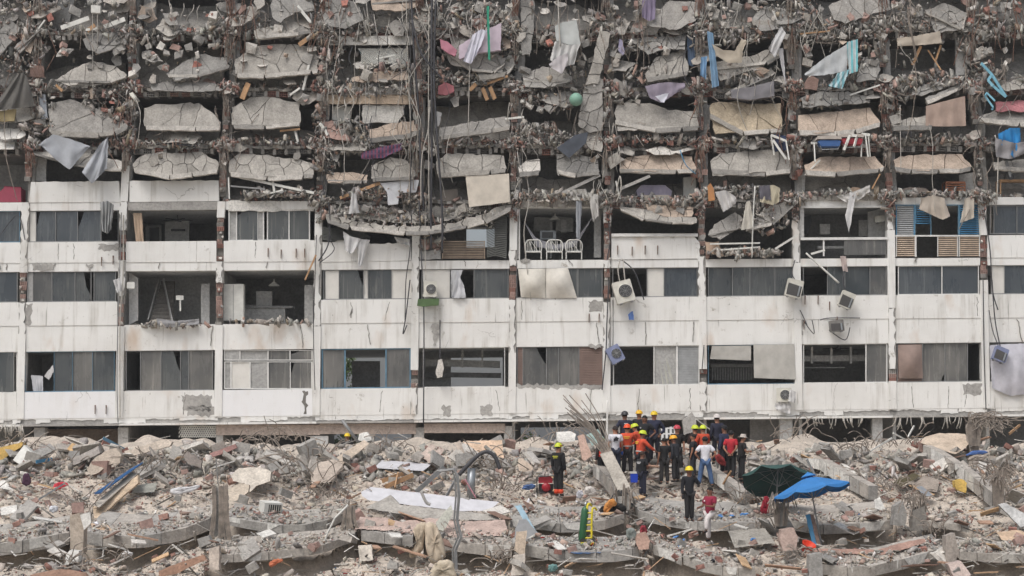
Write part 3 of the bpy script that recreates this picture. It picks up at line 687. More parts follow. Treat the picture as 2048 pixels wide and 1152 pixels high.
# ---------------------------------------------------------------- windows
ROWY = {4: ('w4t', 'w4b'), 3: ('w3t', 'w3b'), 2: ('w2t', 'w2b')}
TY = {'g': 'glass', 'b': 'glass_b', 'd': 'dusty', 'w': 'white_blind', 'n': 'wood_blind', 'c': 'louvre_grey', 'p': 'inner'}
def window(row, segs, fr='alu_grey', inset=-.06, fw=1.3, top=1.5, bot=1.8, y0=None, y1=None):
    a, b = ROWY[row]; T = (lambda x: ly(a, x)) if y0 is None else (lambda x: y0); Bt = (lambda x: ly(b, x)) if y1 is None else (lambda x: y1)
    x0, x1 = segs[0][0], segs[-1][1]; mb = MB(); o = inset+.03
    def bar(q, oo=o, th=.06): mb.prism([P(u, v, oo) for u, v in q], Vector((0, th, 0)))
    bar([(x0, T(x0)), (x1, T(x1)), (x1, T(x1)+top), (x0, T(x0)+top)]); bar([(x0, Bt(x0)-bot), (x1, Bt(x1)-bot), (x1, Bt(x1)), (x0, Bt(x0))])
    xs = sorted({s[0] for s in segs if s[2] != 'o'} | {s[1] for s in segs if s[2] != 'o'} | {x0, x1})
    for x in xs:
        xx = min(max(x, x0+fw/2), x1-fw/2); bar([(xx-fw/2, T(xx)+top), (xx+fw/2, T(xx)+top), (xx+fw/2, Bt(xx)-bot), (xx-fw/2, Bt(xx)-bot)], o+.004, .05)
    f = mb.build('window', M[fr], B)
    for k, s in enumerate(segs):
        if s[2] == 'o': continue
        xa, xb, t = s[:3]; i_ = inset-random.uniform(0, .03)
        q = [(xa+.3, T(xa)+1), (xb-.3, T(xb)+1), (xb-.3, Bt(xb)-1), (xa+.3, Bt(xa)-1)]
        if len(s) > 3: q = [(xa+u*(xb-xa), T(xa)+v*(Bt(xa)-T(xa))) for u, v in s[3]]
        if len(s) == 3 and t in 'gbd' and random.random() < .22:
            u, v = random.uniform(.15, .5), random.uniform(.15, .6); q = [(xa+a_*(xb-xa), T(xa)+1+b_*(Bt(xa)-T(xa)-2)) for a_, b_ in random.choice([[(0, 0), (1-u, 0), (1-u*.6, v*.5), (1, v), (1, 1), (0, 1)], [(u, 0), (1, 0), (1, 1), (0, 1), (0, v), (u*.5, v*.6)], [(0, 0), (1, 0), (1, 1-v), (1-u*.7, 1-v*.6), (1-u, 1), (0, 1)]])]
        if t in 'cn':
            mb = MB(); n = max(6, int((Bt(xa)-T(xa))/3.4))
            for r in range(n):
                ya = T(xa)+1+(Bt(xa)-T(xa)-2)*r/n; h = (Bt(xa)-T(xa)-2)/n
                bulge = (.25*math.sin(math.pi*(r+.5)/n) if t == 'n' and len(s) > 4 else 0)
                dy = ly(a, xb)-ly(a, xa)
                mb.prism([P(xa+.3, ya, i_+bulge-.02), P(xb-.3, ya+dy, i_+bulge-.02), P(xb-.3, ya+dy+h*.96, i_+bulge+.03), P(xa+.3, ya+h*.96, i_+bulge+.03)], Vector((0, .02, 0)))
            mb.build('blind', M[TY[t]], f)
        elif t == 'w':
            n = 7; rows = []
            for r in range(6):
                v = r/5; rows.append([P(xa+.3+(xb-xa-.6)*c/n, T(xa)+1+(Bt(xa)-T(xa)-2)*v+(ly(a, xb)-ly(a, xa))*c/n, i_+random.uniform(-.015, .015)) for c in range(n+1)])
            mb = MB(); mb.grid(rows); mb.build('blind', M['white_blind'], f, smooth=True)
        else:
            tl = random.uniform(-.0012, .0012); mb = MB(); mb.prism([P(u, v, i_+(u-xa)*tl) for u, v in q], Vector((0, .012, 0))); mb.build('pane', M[TY[t]], f)
    return f
# fourth row
window(4, [(-30, 40, 'b')], 'alu_blue'); window(4, [(58, 72, 'w'), (72, 111, 'b'), (111, 155, 'b'), (155, 202, 'b'), (202, 237, 'o')], 'alu_grey')
window(4, [(457, 473, 'p'), (473, 515, 'g'), (515, 527, 'p'), (535, 578, 'g'), (578, 620, 'g')], 'alu_white', fw=2.2)
window(4, [(1980, 1988, 'o'), (1988, 2034, 'b'), (2034, 2090, 'b')], 'alu_grey', y0=411, y1=468)
# third row
window(3, [(-30, 35, 'b')]); window(3, [(54, 66, 'p'), (66, 104, 'd'), (104, 150, 'g'), (150, 182, 'g', [(0, 0), (.55, 0), (.7, .5), (1, .8), (.85, 1), (0, 1)]), (182, 188, 'o'), (188, 232, 'g')])
window(3, [(646, 650, 'o'), (650, 678, 'w'), (678, 727, 'g'), (727, 736, 'w'), (736, 783, 'g'), (783, 825, 'w')], 'alu_grey')
window(3, [(843, 900, 'w'), (900, 930, 'o'), (930, 948, 'o'), (948, 1017, 'g')], 'alu_grey')
window(3, [(1033, 1136, 'o'), (1136, 1156, 'g'), (1156, 1205, 'g')], 'alu_grey')
window(3, [(1225, 1294, 'o'), (1294, 1328, 'w'), (1328, 1395, 'b')], 'alu_grey')
window(3, [(1416, 1465, 'g'), (1465, 1500, 'g'), (1500, 1550, 'g'), (1550, 1590, 'g')], 'alu_grey')
window(3, [(1606, 1655, 'o'), (1655, 1690, 'g'), (1690, 1740, 'g'), (1740, 1773, 'd')], 'alu_grey')
window(3, [(1796, 1884, 'b'), (1884, 1958, 'b')], 'alu_white', fw=1.8); window(3, [(1982, 2009, 'w'), (2009, 2090, 'b')], 'alu_grey')
# second row
window(2, [(-30, 27, 'g'), (27, 34, 'o')], 'alu_white'); window(2, [(50, 82, 'o'), (82, 108, 'o'), (108, 145, 'g'), (145, 185, 'd'), (185, 229, 'g')], 'alu_blue', fw=.9)
window(2, [(252, 281, 'o'), (281, 322, 'd'), (322, 361, 'g'), (361, 377, 'g'), (377, 426, 'd')], 'alu_grey')
window(2, [(448, 480, 'p'), (480, 536, 'p'), (536, 580, 'd'), (580, 625, 'd')], 'alu_white', y0=700, y1=721, fw=2)
window(2, [(448, 462, 'p'), (462, 500, 'w'), (500, 536, 'p'), (536, 580, 'd'), (580, 625, 'd')], 'alu_white', y0=723, y1=778, fw=2.6)
window(2, [(643, 690, 'd'), (690, 772, 'o'), (772, 822, 'd')], 'alu_blue', fw=3, top=2.5, bot=2.5)
window(2, [(846, 1010, 'o')], 'alu_white'); window(2, [(1034, 1046, 'n'), (1046, 1093, 'd'), (1093, 1117, 'd'), (1117, 1158, 'd'), (1158, 1206, 'n')], 'alu_grey')
window(2, [(1226, 1267, 'o'), (1267, 1308, 'o'), (1308, 1353, 'p'), (1355, 1399, 'c')], 'alu_white', fw=2)
window(2, [(1416, 1505, 'o'), (1505, 1592, 'o')], 'alu_blue'); window(2, [(1606, 1732, 'o'), (1732, 1775, 'd')], 'alu_white', fw=2.2)
window(2, [(1794, 1845, 'n', None, 1) if 0 else (1794, 1845, 'n'), (1845, 1890, 'd'), (1890, 1935, 'd'), (1935, 1966, 'o')], 'alu_grey')
# blue shutters and beige louvres of the fourth row, bay ten
def louvre(x0, x1, y0, y1, mat, lean=0, gap=.75, n=None, name='shutter'):
    mb = MB(); n = n or int((y1-y0)/4)
    for r in range(n):
        y = y0+(y1-y0)*r/n; h = (y1-y0)/n*gap
        mb.prism([P(x0, y+lean*r/n, -.02), P(x1, y+lean*r/n, -.02), P(x1, y+h+lean*r/n, .04), P(x0, y+h+lean*r/n, .04)], Vector((0, .02, 0)), mi=0)
    for x in (x0, x1-1.5):
        mb.prism([P(x, y0, .05), P(x+1.5, y0, .05), P(x+1.5, y1, .05), P(x, y1, .05)], Vector((0, .05, 0)), mi=1)
    mb.build(name, [M[mat[0]], M[mat[1]]], B)
louvre(1792, 1829, 411, 470, ('louvre_grey', 'louvre_blue')); louvre(1831, 1861, 413, 447, ('louvre_blue', 'louvre_blue'), 3, .5)
louvre(1919, 1960, 411, 470, ('louvre_blue', 'louvre_blue'), gap=.6)
for x0, x1 in ((1792, 1831), (1875, 1916), (1918, 1960)): louvre(x0, x1, 473, 513, ('louvre_beige', 'alu_white'))
louvre(884, 970, 482, 518, ('louvre_beige', 'louvre_beige'), n=11, gap=.6)
for (a, b, c, d) in ((1861, 411, 1863, 470), (1916, 411, 1919, 470), (1829, 411, 1831, 470), (1790, 409, 1962, 411), (1790, 470, 1962, 473), (1831, 473, 1833, 514)):
    poly([(a, b), (c, b), (c, d), (a, d)], .06, .06, 'alu_blue' if b < 460 else 'alu_white', 'mullion')
def bent(pts_top, pts_bot, n, mat, name='shutter', off=.15):
    mb = MB()
    for r in range(n):
        a = [tuple(np.array(p)*(1-r/n)+np.array(q)*r/n) for p, q in zip(pts_top, pts_bot)]; b = [tuple(np.array(p)*(1-(r+.6)/n)+np.array(q)*(r+.6)/n) for p, q in zip(pts_top, pts_bot)]
        for k in range(len(a)-1):
            mb.prism([P(*a[k], off), P(*a[k+1], off), P(*b[k+1], off+.06), P(*b[k], off+.06)], Vector((0, .02, 0)))
    mb.build(name, M[mat], B)
bent([(972, 434), (992, 424), (1014, 418)], [(974, 516), (990, 512), (1013, 518)], 26, 'louvre_dark')
bent([(645, 454), (670, 458), (720, 462), (742, 474)], [(645, 481), (670, 482), (700, 480), (720, 480)], 9, 'louvre_dark', off=.1)
poly([(840, 478), (882, 480), (882, 494), (840, 500)], .1, .1, 'wood_blind', 'shutter', j=1.5)
poly([(840, 502), (880, 500), (882, 518), (840, 519)], .05, .1, 'inner', 'shutter', j=1.5)
# balustrade and rail, bay nine
poly([(1602, 475), (1778, 474), (1778, 479), (1602, 480)], .14, .1, 'alu_white', 'handrail')
poly([(1646, 480), (1649, 480), (1649, 512), (1646, 512)], .10, .06, 'alu_white', 'rail_post')
poly([(1688, 480), (1773, 479), (1773, 509), (1688, 510)], .08, .02, M['dusty'], 'glass_panel')
poly([(1602, 412), (1775, 411), (1775, 415), (1602, 416)], .08, .1, 'alu_white', 'lintel')
poly([(1038, 418), (1040, 418), (1040, 520), (1038, 520)], .05, .1, 'alu_white', 'rail_post')
poly([(1030, 416), (1040, 416), (1040, 518), (1030, 518)], -.02, .2, 'inner', 'jamb')
# interior fittings seen through the openings (parts of the flats)
def inner(pts, depth, mat, name, thick=.1): return poly(pts, -depth, thick, mat, name)
inner([(330, 444), (378, 440), (378, 486), (330, 486)], 3.0, 'ceil', 'interior_wall'); inner([(291, 452), (322, 450), (322, 486), (291, 486)], 3.1, 'inner', 'door')
inner([(299, 456), (318, 454), (318, 486), (299, 486)], 3.0, 'dark', 'door'); inner([(342, 458), (370, 458), (370, 462), (342, 462)], 2.9, 'dark', 'shelf')
inner([(402, 568), (419, 567), (419, 647), (402, 648)], 1.2, 'ceil', 'door', .05); louvre(404, 418, 572, 645, ('ceil', 'ceil')) if 0 else None
inner([(258, 545), (276, 556), (276, 640), (258, 650)], .6, 'ceil', 'interior_wall')
inner([(446, 568), (487, 568), (487, 640), (446, 641)], .5, 'white', 'cupboard', .5); inner([(466, 569), (467, 569), (467, 640), (466, 640)], .49, 'alu_grey', 'seam')
inner([(512, 582), (544, 583), (544, 615), (512, 615)], 2.4, 'ceil', 'cupboard', .4); inner([(488, 610), (586, 612), (586, 616), (488, 616)], 1.8, 'inner_d', 'worktop', .7)
inner([(490, 616), (570, 616), (570, 646), (490, 646)], 1.9, 'inner', 'counter', .5); inner([(609, 570), (626, 570), (626, 645), (609, 645)], .7, 'inner', 'door', .05)
inner([(648, 720), (690, 716), (690, 780), (648, 780)], 3.2, 'inner', 'interior_wall'); inner([(704, 722), (760, 722), (760, 784), (704, 784)], 2.6, 'inner_d', 'interior_wall')
for x in (923, 963): inner([(x, 698), (x+3, 698), (x+3, 736), (x, 736)], 1.5, 'inner', 'post')
inner([(850, 718), (1000, 722), (1000, 736), (850, 732)], 2.0, 'inner', 'ceiling_beam'); inner([(850, 744), (1002, 746), (1002, 756), (850, 754)], 3.0, 'inner_d', 'ceiling_beam')
for x in (1622, 1661, 1700): inner([(x, 694), (x+4, 694), (x+4, 727), (x, 727)], 1.2, 'ceil', 'ceiling_beam')
inner([(1607, 711), (1730, 710), (1730, 722), (1607, 723)], 1.6, 'ceil', 'ceiling_beam'); inner([(1607, 735), (1690, 734), (1690, 736), (1607, 736)], 1.8, 'ceil', 'ceiling_beam')
inner([(1422, 728), (1506, 728), (1506, 734), (1422, 734)], 1.6, 'inner', 'worktop', .6)
mb = MB()
for k in range(16): mb.prism([P(1424+k*5.2, 735, -1.5), P(1426.4+k*5.2, 735, -1.5), P(1426.4+k*5.2, 760, -1.5), P(1424+k*5.2, 760, -1.5)], Vector((0, .1, 0)))
mb.build('slatted_counter', M['inner'], B)
inner([(1718, 440), (1735, 440), (1735, 472), (1718, 472)], 2.2, 'ceil', 'interior_wall'); inner([(1736, 424), (1752, 420), (1774, 414), (1774, 474), (1736, 474)], 1.4, 'ceil', 'interior_wall')
inner([(1640, 448), (1660, 448), (1660, 468), (1640, 468)], 2.0, 'ceil', 'cupboard', .3)
inner([(1635, 492), (1690, 492), (1690, 497), (1635, 497)], 1.4, 'inner', 'worktop', .7)
inner([(1100, 444), (1104, 444), (1104, 516), (1100, 516)], 2.5, 'ceil', 'jamb'); inner([(1068, 434), (1105, 436), (1105, 462), (1068, 462)], 2.8, 'inner', 'cupboard', .4)
inner([(1112, 432), (1146, 436), (1146, 464), (1112, 462)], 2.8, 'inner', 'cupboard', .4); inner([(1122, 438), (1133, 440), (1133, 464), (1122, 464)], 2.75, 'ceil', 'cupboard', .4)
inner([(1188, 420), (1202, 416), (1202, 515), (1188, 515)], .8, 'inner', 'interior_wall')
inner([(345, 266), (348, 266), (348, 290), (345, 290)], 1, 'ceil', 'interior_wall'); inner([(336, 262), (440, 266), (440, 292), (336, 292)], 2.2, 'white', 'interior_wall')
inner([(346, 22), (386, 22), (388, 60), (346, 60)], 1.6, 'ceil', 'wardrobe', .5); inner([(392, 14), (456, 10), (456, 58), (392, 58)], 2.2, 'ceil', 'wardrobe', .5)
inner([(107, 0), (150, -6), (135, 60), (107, 50)], .8, 'inner', 'interior_wall'); inner([(288, -10), (312, -10), (312, 55), (288, 55)], .5, 'inner', 'interior_wall')
inner([(66, 312), (92, 318), (92, 362), (66, 362)], .5, 'ceil', 'interior_wall'); inner([(-10, 305), (44, 305), (44, 404), (-10, 404)], 4.2, m_col('warm_room_wall', rgb(170, 140, 100), .8, .1), 'interior_wall')  # tan rear wall of the room at the left edge
inner([(1367, 355), (1392, 352), (1392, 400), (1367, 400)], .6, 'white', 'cupboard', .4); inner([(1650, 345), (1745, 350), (1745, 388), (1650, 388)], 1.6, 'inner', 'interior_wall')
inner([(1912, 72), (1938, 66), (1934, 150), (1912, 150)], .3, 'ceil', 'interior_wall', .2); inner([(1918, 350), (1958, 342), (1955, 385), (1920, 386)], .4, 'ceil', 'interior_wall')
inner([(1190, 75), (1218, 70), (1216, 140), (1195, 140)], .3, 'ceil', 'interior_wall'); inner([(664, 213), (702, 213), (700, 244), (664, 240)], .3, 'white', 'blind')
inner([(1010, 10), (1036, 0), (1032, 140), (1022, 140)], .1, 'ceil', 'interior_wall'); inner([(1600, 410), (1608, 410), (1608, 480), (1600, 480)], 0, 'ceil', 'jamb')
for (i, y0, y1) in ((5, 0, 150), (6, 80, 145), (7, 70, 120), (7, 210, 260), (8, 60, 170), (9, 180, 250), (2, 70, 140), (4, 60, 150), (10, 230, 290), (8, 345, 395), (3, 250, 290)):
    xa = colx(i, y0); poly([(xa+12, y0), (xa+21, y0), (xa+19, y1), (xa+11, y1)], -.35, .3, 'ceil', 'column', j=.6)
# staircase in the open flat
mb = MB()
for k in range(11):
    y = 562+k*7.6; xl = 322-k*2.2; xr = 348-k*.3; mb.prism([P(xl, y, -2.6+k*.16), P(xr, y, -2.6+k*.16), P(xr, y+7, -2.6+k*.16), P(xl, y+7, -2.6+k*.16)], Vector((0, .28, 0)))
mb.build('staircase', M['conc_d'], B); mb = MB(); mb.beam(P(326, 556, -2.2), P(345, 646, -.8), .05, .12); mb.beam(P(318, 560, -2.4), P(296, 640, -.9), .05, .08); mb.build('stair_rail', M['inner'], B)
# teal lattice infill with white arch
mb = MB(); mb2 = MB()
mb.prism([P(716, 97, -.1), P(816, 97, -.1), P(816, 128, -.1), P(734, 128, -.1), (P(724, 114, -.1))], Vector((0, .03, 0)))
mb.build('lattice_backing', m_col('dull_teal', rgb(86, 112, 118), .8), B)
mb = MB()
for k in range(26):
    x = 716+k*4; mb.tube([P(x, 97, -.06), P(min(816, x+31), 97+min(31, 816-x), -.06)], .022, 4); mb.tube([P(x, 97, -.06), P(max(722, x-31), 97+min(31, x-722 if x > 722 else 1), -.06)], .022, 4)
mb.build('lattice', M['white'], B)
# iron lattice at the ground floor
mb = MB()
for k in range(17):
    x = 362+k*4.4
    for s_ in (1, -1):
        for r in range(3): mb.tube([P(x, 851+r*8, -.2), P(x+4.4*s_, 859+r*8, -.2)], .022, 4)
mb.build('iron_lattice', M['white'], B)
# ground-floor piers, beams and hanging laths
for (x0, x1, y0, m) in ((621, 656, 872, 'ceil'), (740, 748, 868, 'conc'), (828, 848, 855, 'conc'), (1008, 1024, 852, 'conc'), (68, 90, 855, 'conc'), (236, 256, 855, 'conc'), (432, 446, 852, 'conc'), (1210, 1240, 838, 'conc'), (1560, 1585, 838, 'inner'), (1745, 1765, 836, 'inner')):
    poly([(x0, y0), (x1, y0), (x1, 960), (x0, 960)], -.1, .4, m, 'pier')
for (x0, y0, x1, y1) in ((432, 852, 640, 870), (640, 850, 832, 868), (848, 850, 1010, 866)):
    poly([(x0, y0-3), (x1, y0-3), (x1, y1), (x0, y1)], -.06, .4, m_conc('pinkish_concrete', rgb(172, 158, 148)), 'beam')
inner([(90, 858), (236, 858), (236, 900), (90, 900)], 1.6, m_conc('dull_brown_wall', rgb(120, 108, 98)), 'interior_wall')  # dull brown wall set back in the left ground floor opening
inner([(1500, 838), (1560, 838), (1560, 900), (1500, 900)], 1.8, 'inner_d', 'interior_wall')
mb = MB()
for k in range(60):
    x = random.choice([random.uniform(1600, 1725), random.uniform(1790, 2010), random.uniform(0, 45)]); y = 852 if x < 100 else 836
    dx = random.uniform(-8, 8); h = random.uniform(8, 24)
    mb.tube(wire([(x, y-4, .1), (x+dx*.3, y+h*.5, .15+random.uniform(0, .2)), (x+dx, y+h, .1)]), random.uniform(.012, .03), 4)
mb.build('hanging_laths', M['rope'], B)
# ---------------------------------------------------------------- rubble lying on the floors and joints of the torn storeys
ch = Chips()
def fpts(pxs, pys, offs): return np.array([tuple(P(a, b, c)) for a, b, c in zip(pxs, pys, offs)])
def fclump(cx, cy, rx, ry, n, smin=.035, smax=.32, w_=None, off=(-.2, .5), flat=.6):
    n = int(n*1.5); a = rng.uniform(0, 6.283, n); r = np.sqrt(rng.uniform(0, 1, n)); x = cx+np.cos(a)*r*rx; y = cy+np.sin(a)*r*ry
    s = smin+(smax-smin)*rng.power(.45, n)[:, None] if 0 else (smin+(smax-smin)*rng.uniform(0, 1, n)**3.2)[:, None]
    ch.add(fpts(x, y, rng.uniform(off[0], off[1], n)), s*np.c_[rng.uniform(.8, 2.0, n), rng.uniform(.4, 1.1, n), rng.uniform(.2, .6, n)], pal(n, w_ or MIXF))
RED = [(BRICK, 1.3), (DUSTB, 3), (CONC[0], 3), (PALE, 1), (DUST, 3)]
for lv, dens in (('f6t', 60), ('f7t', 60), ('f8t', 70), ('f9t', 60), ('b4t', 30)):
    for i in range(-1, 11):
        if lv == 'b4t' and i in (-1, 0, 1): continue
        y_ = ly(lv, 1000); xa, xb = colx(i, y_), colx(i+1, y_); sg = max(0, SAG.get((lv, i), 0))
        n = int(dens*5); x = rng.uniform(xa, xb, n); u = (x-xa)/(xb-xa)
        hp = (2+9*np.abs(u-.5)**1.1*2+4*rng.uniform(0, 1)*np.sin(u*7+i)**2)*(1 if lv != 'b4t' else .7)
        y = np.array([ly(lv, q) for q in x])+sg*4*u*(1-u)-rng.uniform(0, 1, n)**1.3*hp+1
        s = (.035+.25*rng.uniform(0, 1, n)**3.4)[:, None]
        ch.add(fpts(x, y, rng.uniform(-1.0, .1, n)), s*np.c_[rng.uniform(.8, 2.0, n), rng.uniform(.4, 1.1, n), rng.uniform(.2, .6, n)], pal(n, RED if lv in ('f6t', 'b4t') else MIXF))
    for i in range(0, 11):
        if lv == 'b4t' and i < 3: continue
        x = colx(i, ly(lv, 1000)); yy = ly(lv, x)
        fclump(x, yy-2, 24, 12, 110, .05, .3, RED if lv in ('f6t', 'f7t') else MIXF, (0, .45))
        fclump(x, yy+22, 9, 24, 30, .06, .26, RED, (.05, .3))
for c in [(40, 60, 60, 90, 240), (20, 150, 50, 60, 120), (80, 210, 30, 60, 110), (75, 250, 40, 22, 120), (215, 205, 60, 30, 130), (240, 262, 30, 30, 140), (175, 8, 90, 16, 40),
          (270, 70, 60, 12, 80), (385, 60, 70, 10, 90), (445, 65, 26, 32, 110), (500, 42, 40, 30, 70), (660, 120, 26, 60, 150), (700, 55, 60, 18, 120), (770, 135, 60, 12, 70),
          (640, 40, 30, 50, 110), (740, 182, 90, 10, 160), (700, 262, 40, 26, 120), (905, 30, 70, 34, 200), (975, 45, 46, 40, 210), (960, 155, 70, 14, 140), (890, 165, 20, 30, 90),
          (862, 90, 30, 70, 120), (1005, 95, 24, 40, 80), (1120, 82, 44, 40, 110), (1060, 180, 44, 16, 100), (1100, 205, 60, 18, 140), (1150, 130, 26, 40, 90), (1190, 205, 30, 60, 110), (1075, 268, 50, 22, 260),
          (1150, 285, 54, 22, 160), (1215, 45, 36, 30, 130), (1300, 150, 60, 16, 130), (1270, 95, 50, 16, 90), (1240, 190, 40, 16, 90), (1440, 40, 50, 40, 70), (1400, 60, 26, 40, 110), (1480, 70, 60, 16, 110),
          (1470, 155, 60, 14, 110), (1540, 30, 30, 40, 90), (1600, 40, 40, 60, 240), (1650, 60, 50, 20, 140), (1720, 60, 50, 16, 140), (1700, 130, 30, 30, 110), (1740, 80, 30, 26, 80), (1830, 42, 90, 18, 220), (1860, 160, 60, 16, 200), (1800, 180, 34, 22, 120),
          (1940, 70, 30, 40, 110), (1960, 150, 30, 40, 120), (2010, 160, 50, 16, 140), (2010, 60, 50, 20, 120), (1990, 20, 60, 30, 60), (1640, 205, 60, 10, 90), (1780, 225, 20, 40, 80), (1850, 278, 90, 8, 160),
          (1300, 276, 80, 7, 160), (760, 285, 90, 8, 100), (540, 282, 90, 8, 90), (350, 288, 90, 6, 120), (950, 285, 70, 8, 90), (1500, 280, 80, 8, 90), (1690, 275, 70, 6, 90),
          (900, 430, 110, 14, 170), (720, 425, 80, 12, 180), (760, 385, 80, 10, 220), (560, 386, 80, 8, 240), (1110, 392, 80, 10, 260), (1300, 402, 90, 8, 200), (1480, 385, 80, 14, 220), (1530, 440, 50, 26, 120),
          (830, 446, 170, 10, 200), (1690, 388, 90, 5, 120), (1870, 388, 90, 5, 120), (1490, 505, 80, 7, 190), (860, 490, 30, 20, 60), (340, 650, 80, 5, 80), (540, 643, 80, 3, 70), (1120, 402, 80, 5, 60), (650, 320, 30, 30, 110), (640, 240, 16, 30, 70)]:
    fclump(*c[:5])
n = 1500; x = rng.uniform(-30, 2080, n); y = rng.uniform(-20, 165, n)
keep = rng.uniform(0, 1, n) < (0.25+0.75*(np.sin(x*.021+1)+np.sin(y*.05+x*.008)+1.4)/3.4)
x, y = x[keep], y[keep]; n = len(x)
ch.add(fpts(x, y, rng.uniform(-.6, .5, n)), (.06+.3*rng.uniform(0, 1, n)**2.4)[:, None]*rng.uniform(.35, 1.3, (n, 3)), pal(n, MIXF))
ch.build('rubble', 'broken concrete and brick rubble caught on the torn floors of the apartment block')
# grey slabs added deep in the openings to lighten the black gaps, and splintered plates at the joints
rq = random.Random(5)
for (t_, b_) in (('f9b', 'f8t'), ('f8b', 'f7t'), ('f7b', 'f6t'), ('f6b', 'b4t')):
    for i in range(-1, 11):
        if t_ == 'f6b' and i in (-1, 0, 1, 9): continue
        xa, xb = colx(i, ly(b_, 1000))+12, colx(i+1, ly(b_, 1000))-8; y0, y1 = ly(t_, (xa+xb)/2), ly(b_, (xa+xb)/2); h = y1-y0; k = rq.uniform(.35, .85); s_ = rq.uniform(-.22, .22)
        panel([(xa, y1-h*(k+s_)), ((xa*2+xb)/3, y1-h*(k+rq.uniform(-.12, .1))), ((xa+xb*2)/3, y1-h*(k+rq.uniform(-.12, .1))), (xb, y1-h*(k-s_)), (xb, y1), (xa, y1)], name='gap_filler_slab', parent=B, offT=-2.0, offB=-.6, thick=.2, n=rq.randint(3, 9), lip=0, col=CONC[rq.randrange(4)])
for k in range(96):
    x = colx(rq.randint(0, 10), 200)+rq.gauss(0, 34) if k % 3 else rq.uniform(0, 2048); y = rq.choice([66, 182, 296, 10])+rq.uniform(-34, 28) if k % 4 else rq.uniform(0, 160); r_ = 7+18*rq.random()**1.6; n_ = rq.randint(4, 6); a0 = rq.uniform(0, 6.3); st = rq.uniform(.35, 1)
    ca, sa = math.cos(a0), math.sin(a0); q = []
    for j in range(n_):
        a = j*6.283/n_+rq.uniform(-.35, .35); u, v = r_*math.cos(a)*rq.uniform(.8, 1.15), r_*math.sin(a)*st; q.append((x+u*ca-v*sa, y+u*sa+v*ca))
    panel(q, name='slab_fragment', parent=B, offT=rq.uniform(-.1, .5), offB=rq.uniform(.1, .7), thick=rq.uniform(.06, .18), n=1, lip=0, col=rq.choice([CONC[0], CONC[2], CONC[3], DUST, PEACH, DUSTB]), jagamp=1.2)
rq = random.Random(9)
for k in range(98):
    x = rq.uniform(-10, 2060); y = rq.choice([62, 178, 292, 0, 120, 30]) + rq.uniform(-30, 16); r_ = 12+24*rq.random()**1.4; n_ = rq.randint(5, 7); a0 = rq.gauss(0, .35); st = rq.uniform(.25, .6)
    ca, sa = math.cos(a0), math.sin(a0); q = []
    for j in range(n_):
        a = j*6.283/n_+rq.uniform(-.35, .35); u, v = r_*math.cos(a)*rq.uniform(.75, 1.2), r_*math.sin(a)*st; q.append((x+u*ca-v*sa, y+u*sa+v*ca))
    panel(q, name='broken_plate', parent=B, offT=rq.uniform(-.4, .2), offB=rq.uniform(.1, .6), thick=rq.uniform(.08, .2), n=rq.choice([1, 1, 2, 4]), lip=0, col=rq.choice([CONC[0], CONC[2], CONC[3], DUST, PALE]), jagamp=2.4)
# larger lumps lodged in the joints, loose concrete and brick pieces
def fz(x, y):
    return ('top', 'second highest', 'third highest', 'lowest')[0 if y < 68 else 1 if y < 182 else 2 if y < 296 else 3]+' torn storey at the '+('far left', 'left', 'middle', 'right', 'far right')[min(4, int(max(0, x)/410))]
def fchunk(cx, cy, sz, col=None, off=.3):
    mb = MB(); c = vary(col or random.choice(CONC+[PALE]), .1); mb.rock(P(cx, cy, off), (sz*random.uniform(.7, 1.3), sz*.6, sz*random.uniform(.5, 1.0)), c, rot=Euler((random.uniform(-.4, .4), random.uniform(-.6, .6), random.uniform(-.5, .5))).to_matrix(), jit=.3)
    return mb.build('concrete_chunk', M['mineral'])
spots = [(70, 130), (88, 60), (60, 190), (200, 130), (232, 10), (225, 25), (180, 135), (150, 20), (265, 150), (298, 90), (305, 120), (330, 130), (325, 90), (378, 96), (360, 110), (428, 90), (400, 80), (430, 30), (350, 30), (500, 100), (640, 70),
         (615, 120), (628, 95), (560, 62), (598, 68), (690, 28), (700, 62), (660, 12), (735, 150), (775, 118), (790, 132), (890, 50), (895, 70), (960, 20), (1000, 30), (990, 70), (1045, 90), (1052, 140), (1125, 45), (1160, 130), (1150, 180), (1180, 120), (1230, 110),
         (1268, 36), (1275, 60), (1232, 112), (1312, 20), (1420, 20), (1448, 46), (1475, 12), (1490, 62), (1500, 8), (1550, 90), (1560, 70), (1612, 130), (1625, 70), (1620, 112), (1640, 20), (1715, 112), (1742, 128), (1690, 72), (1760, 70), (1800, 10), (1810, 28), (1836, 20),
         (1955, 60), (1968, 76), (1975, 100), (1960, 110), (1990, 14), (2010, 30), (2030, 20), (2040, 70), (1965, 200), (1950, 180), (1780, 210), (1785, 235), (1100, 215), (1060, 210), (1082, 222), (1130, 150), (690, 260), (720, 275), (640, 200), (610, 195), (475, 150), (80, 245),
         (255, 210), (270, 225), (210, 260), (862, 300), (858, 330), (1040, 360), (1190, 310), (1400, 320), (1230, 320), (1590, 310), (1600, 330), (1420, 380), (1600, 300), (1240, 60), (1170, 90), (700, 425), (730, 418), (762, 424), (800, 422), (880, 420), (925, 415), (960, 405), (1320, 420), (1360, 424)]
for a, b in spots:
    o = fchunk(a+random.uniform(-4, 4), b+random.uniform(-4, 4), random.uniform(.28, .62)); tag(o, 'angular grey concrete lump in the '+fz(a, b), 'rubble', 'concrete lumps in the '+fz(a, b))
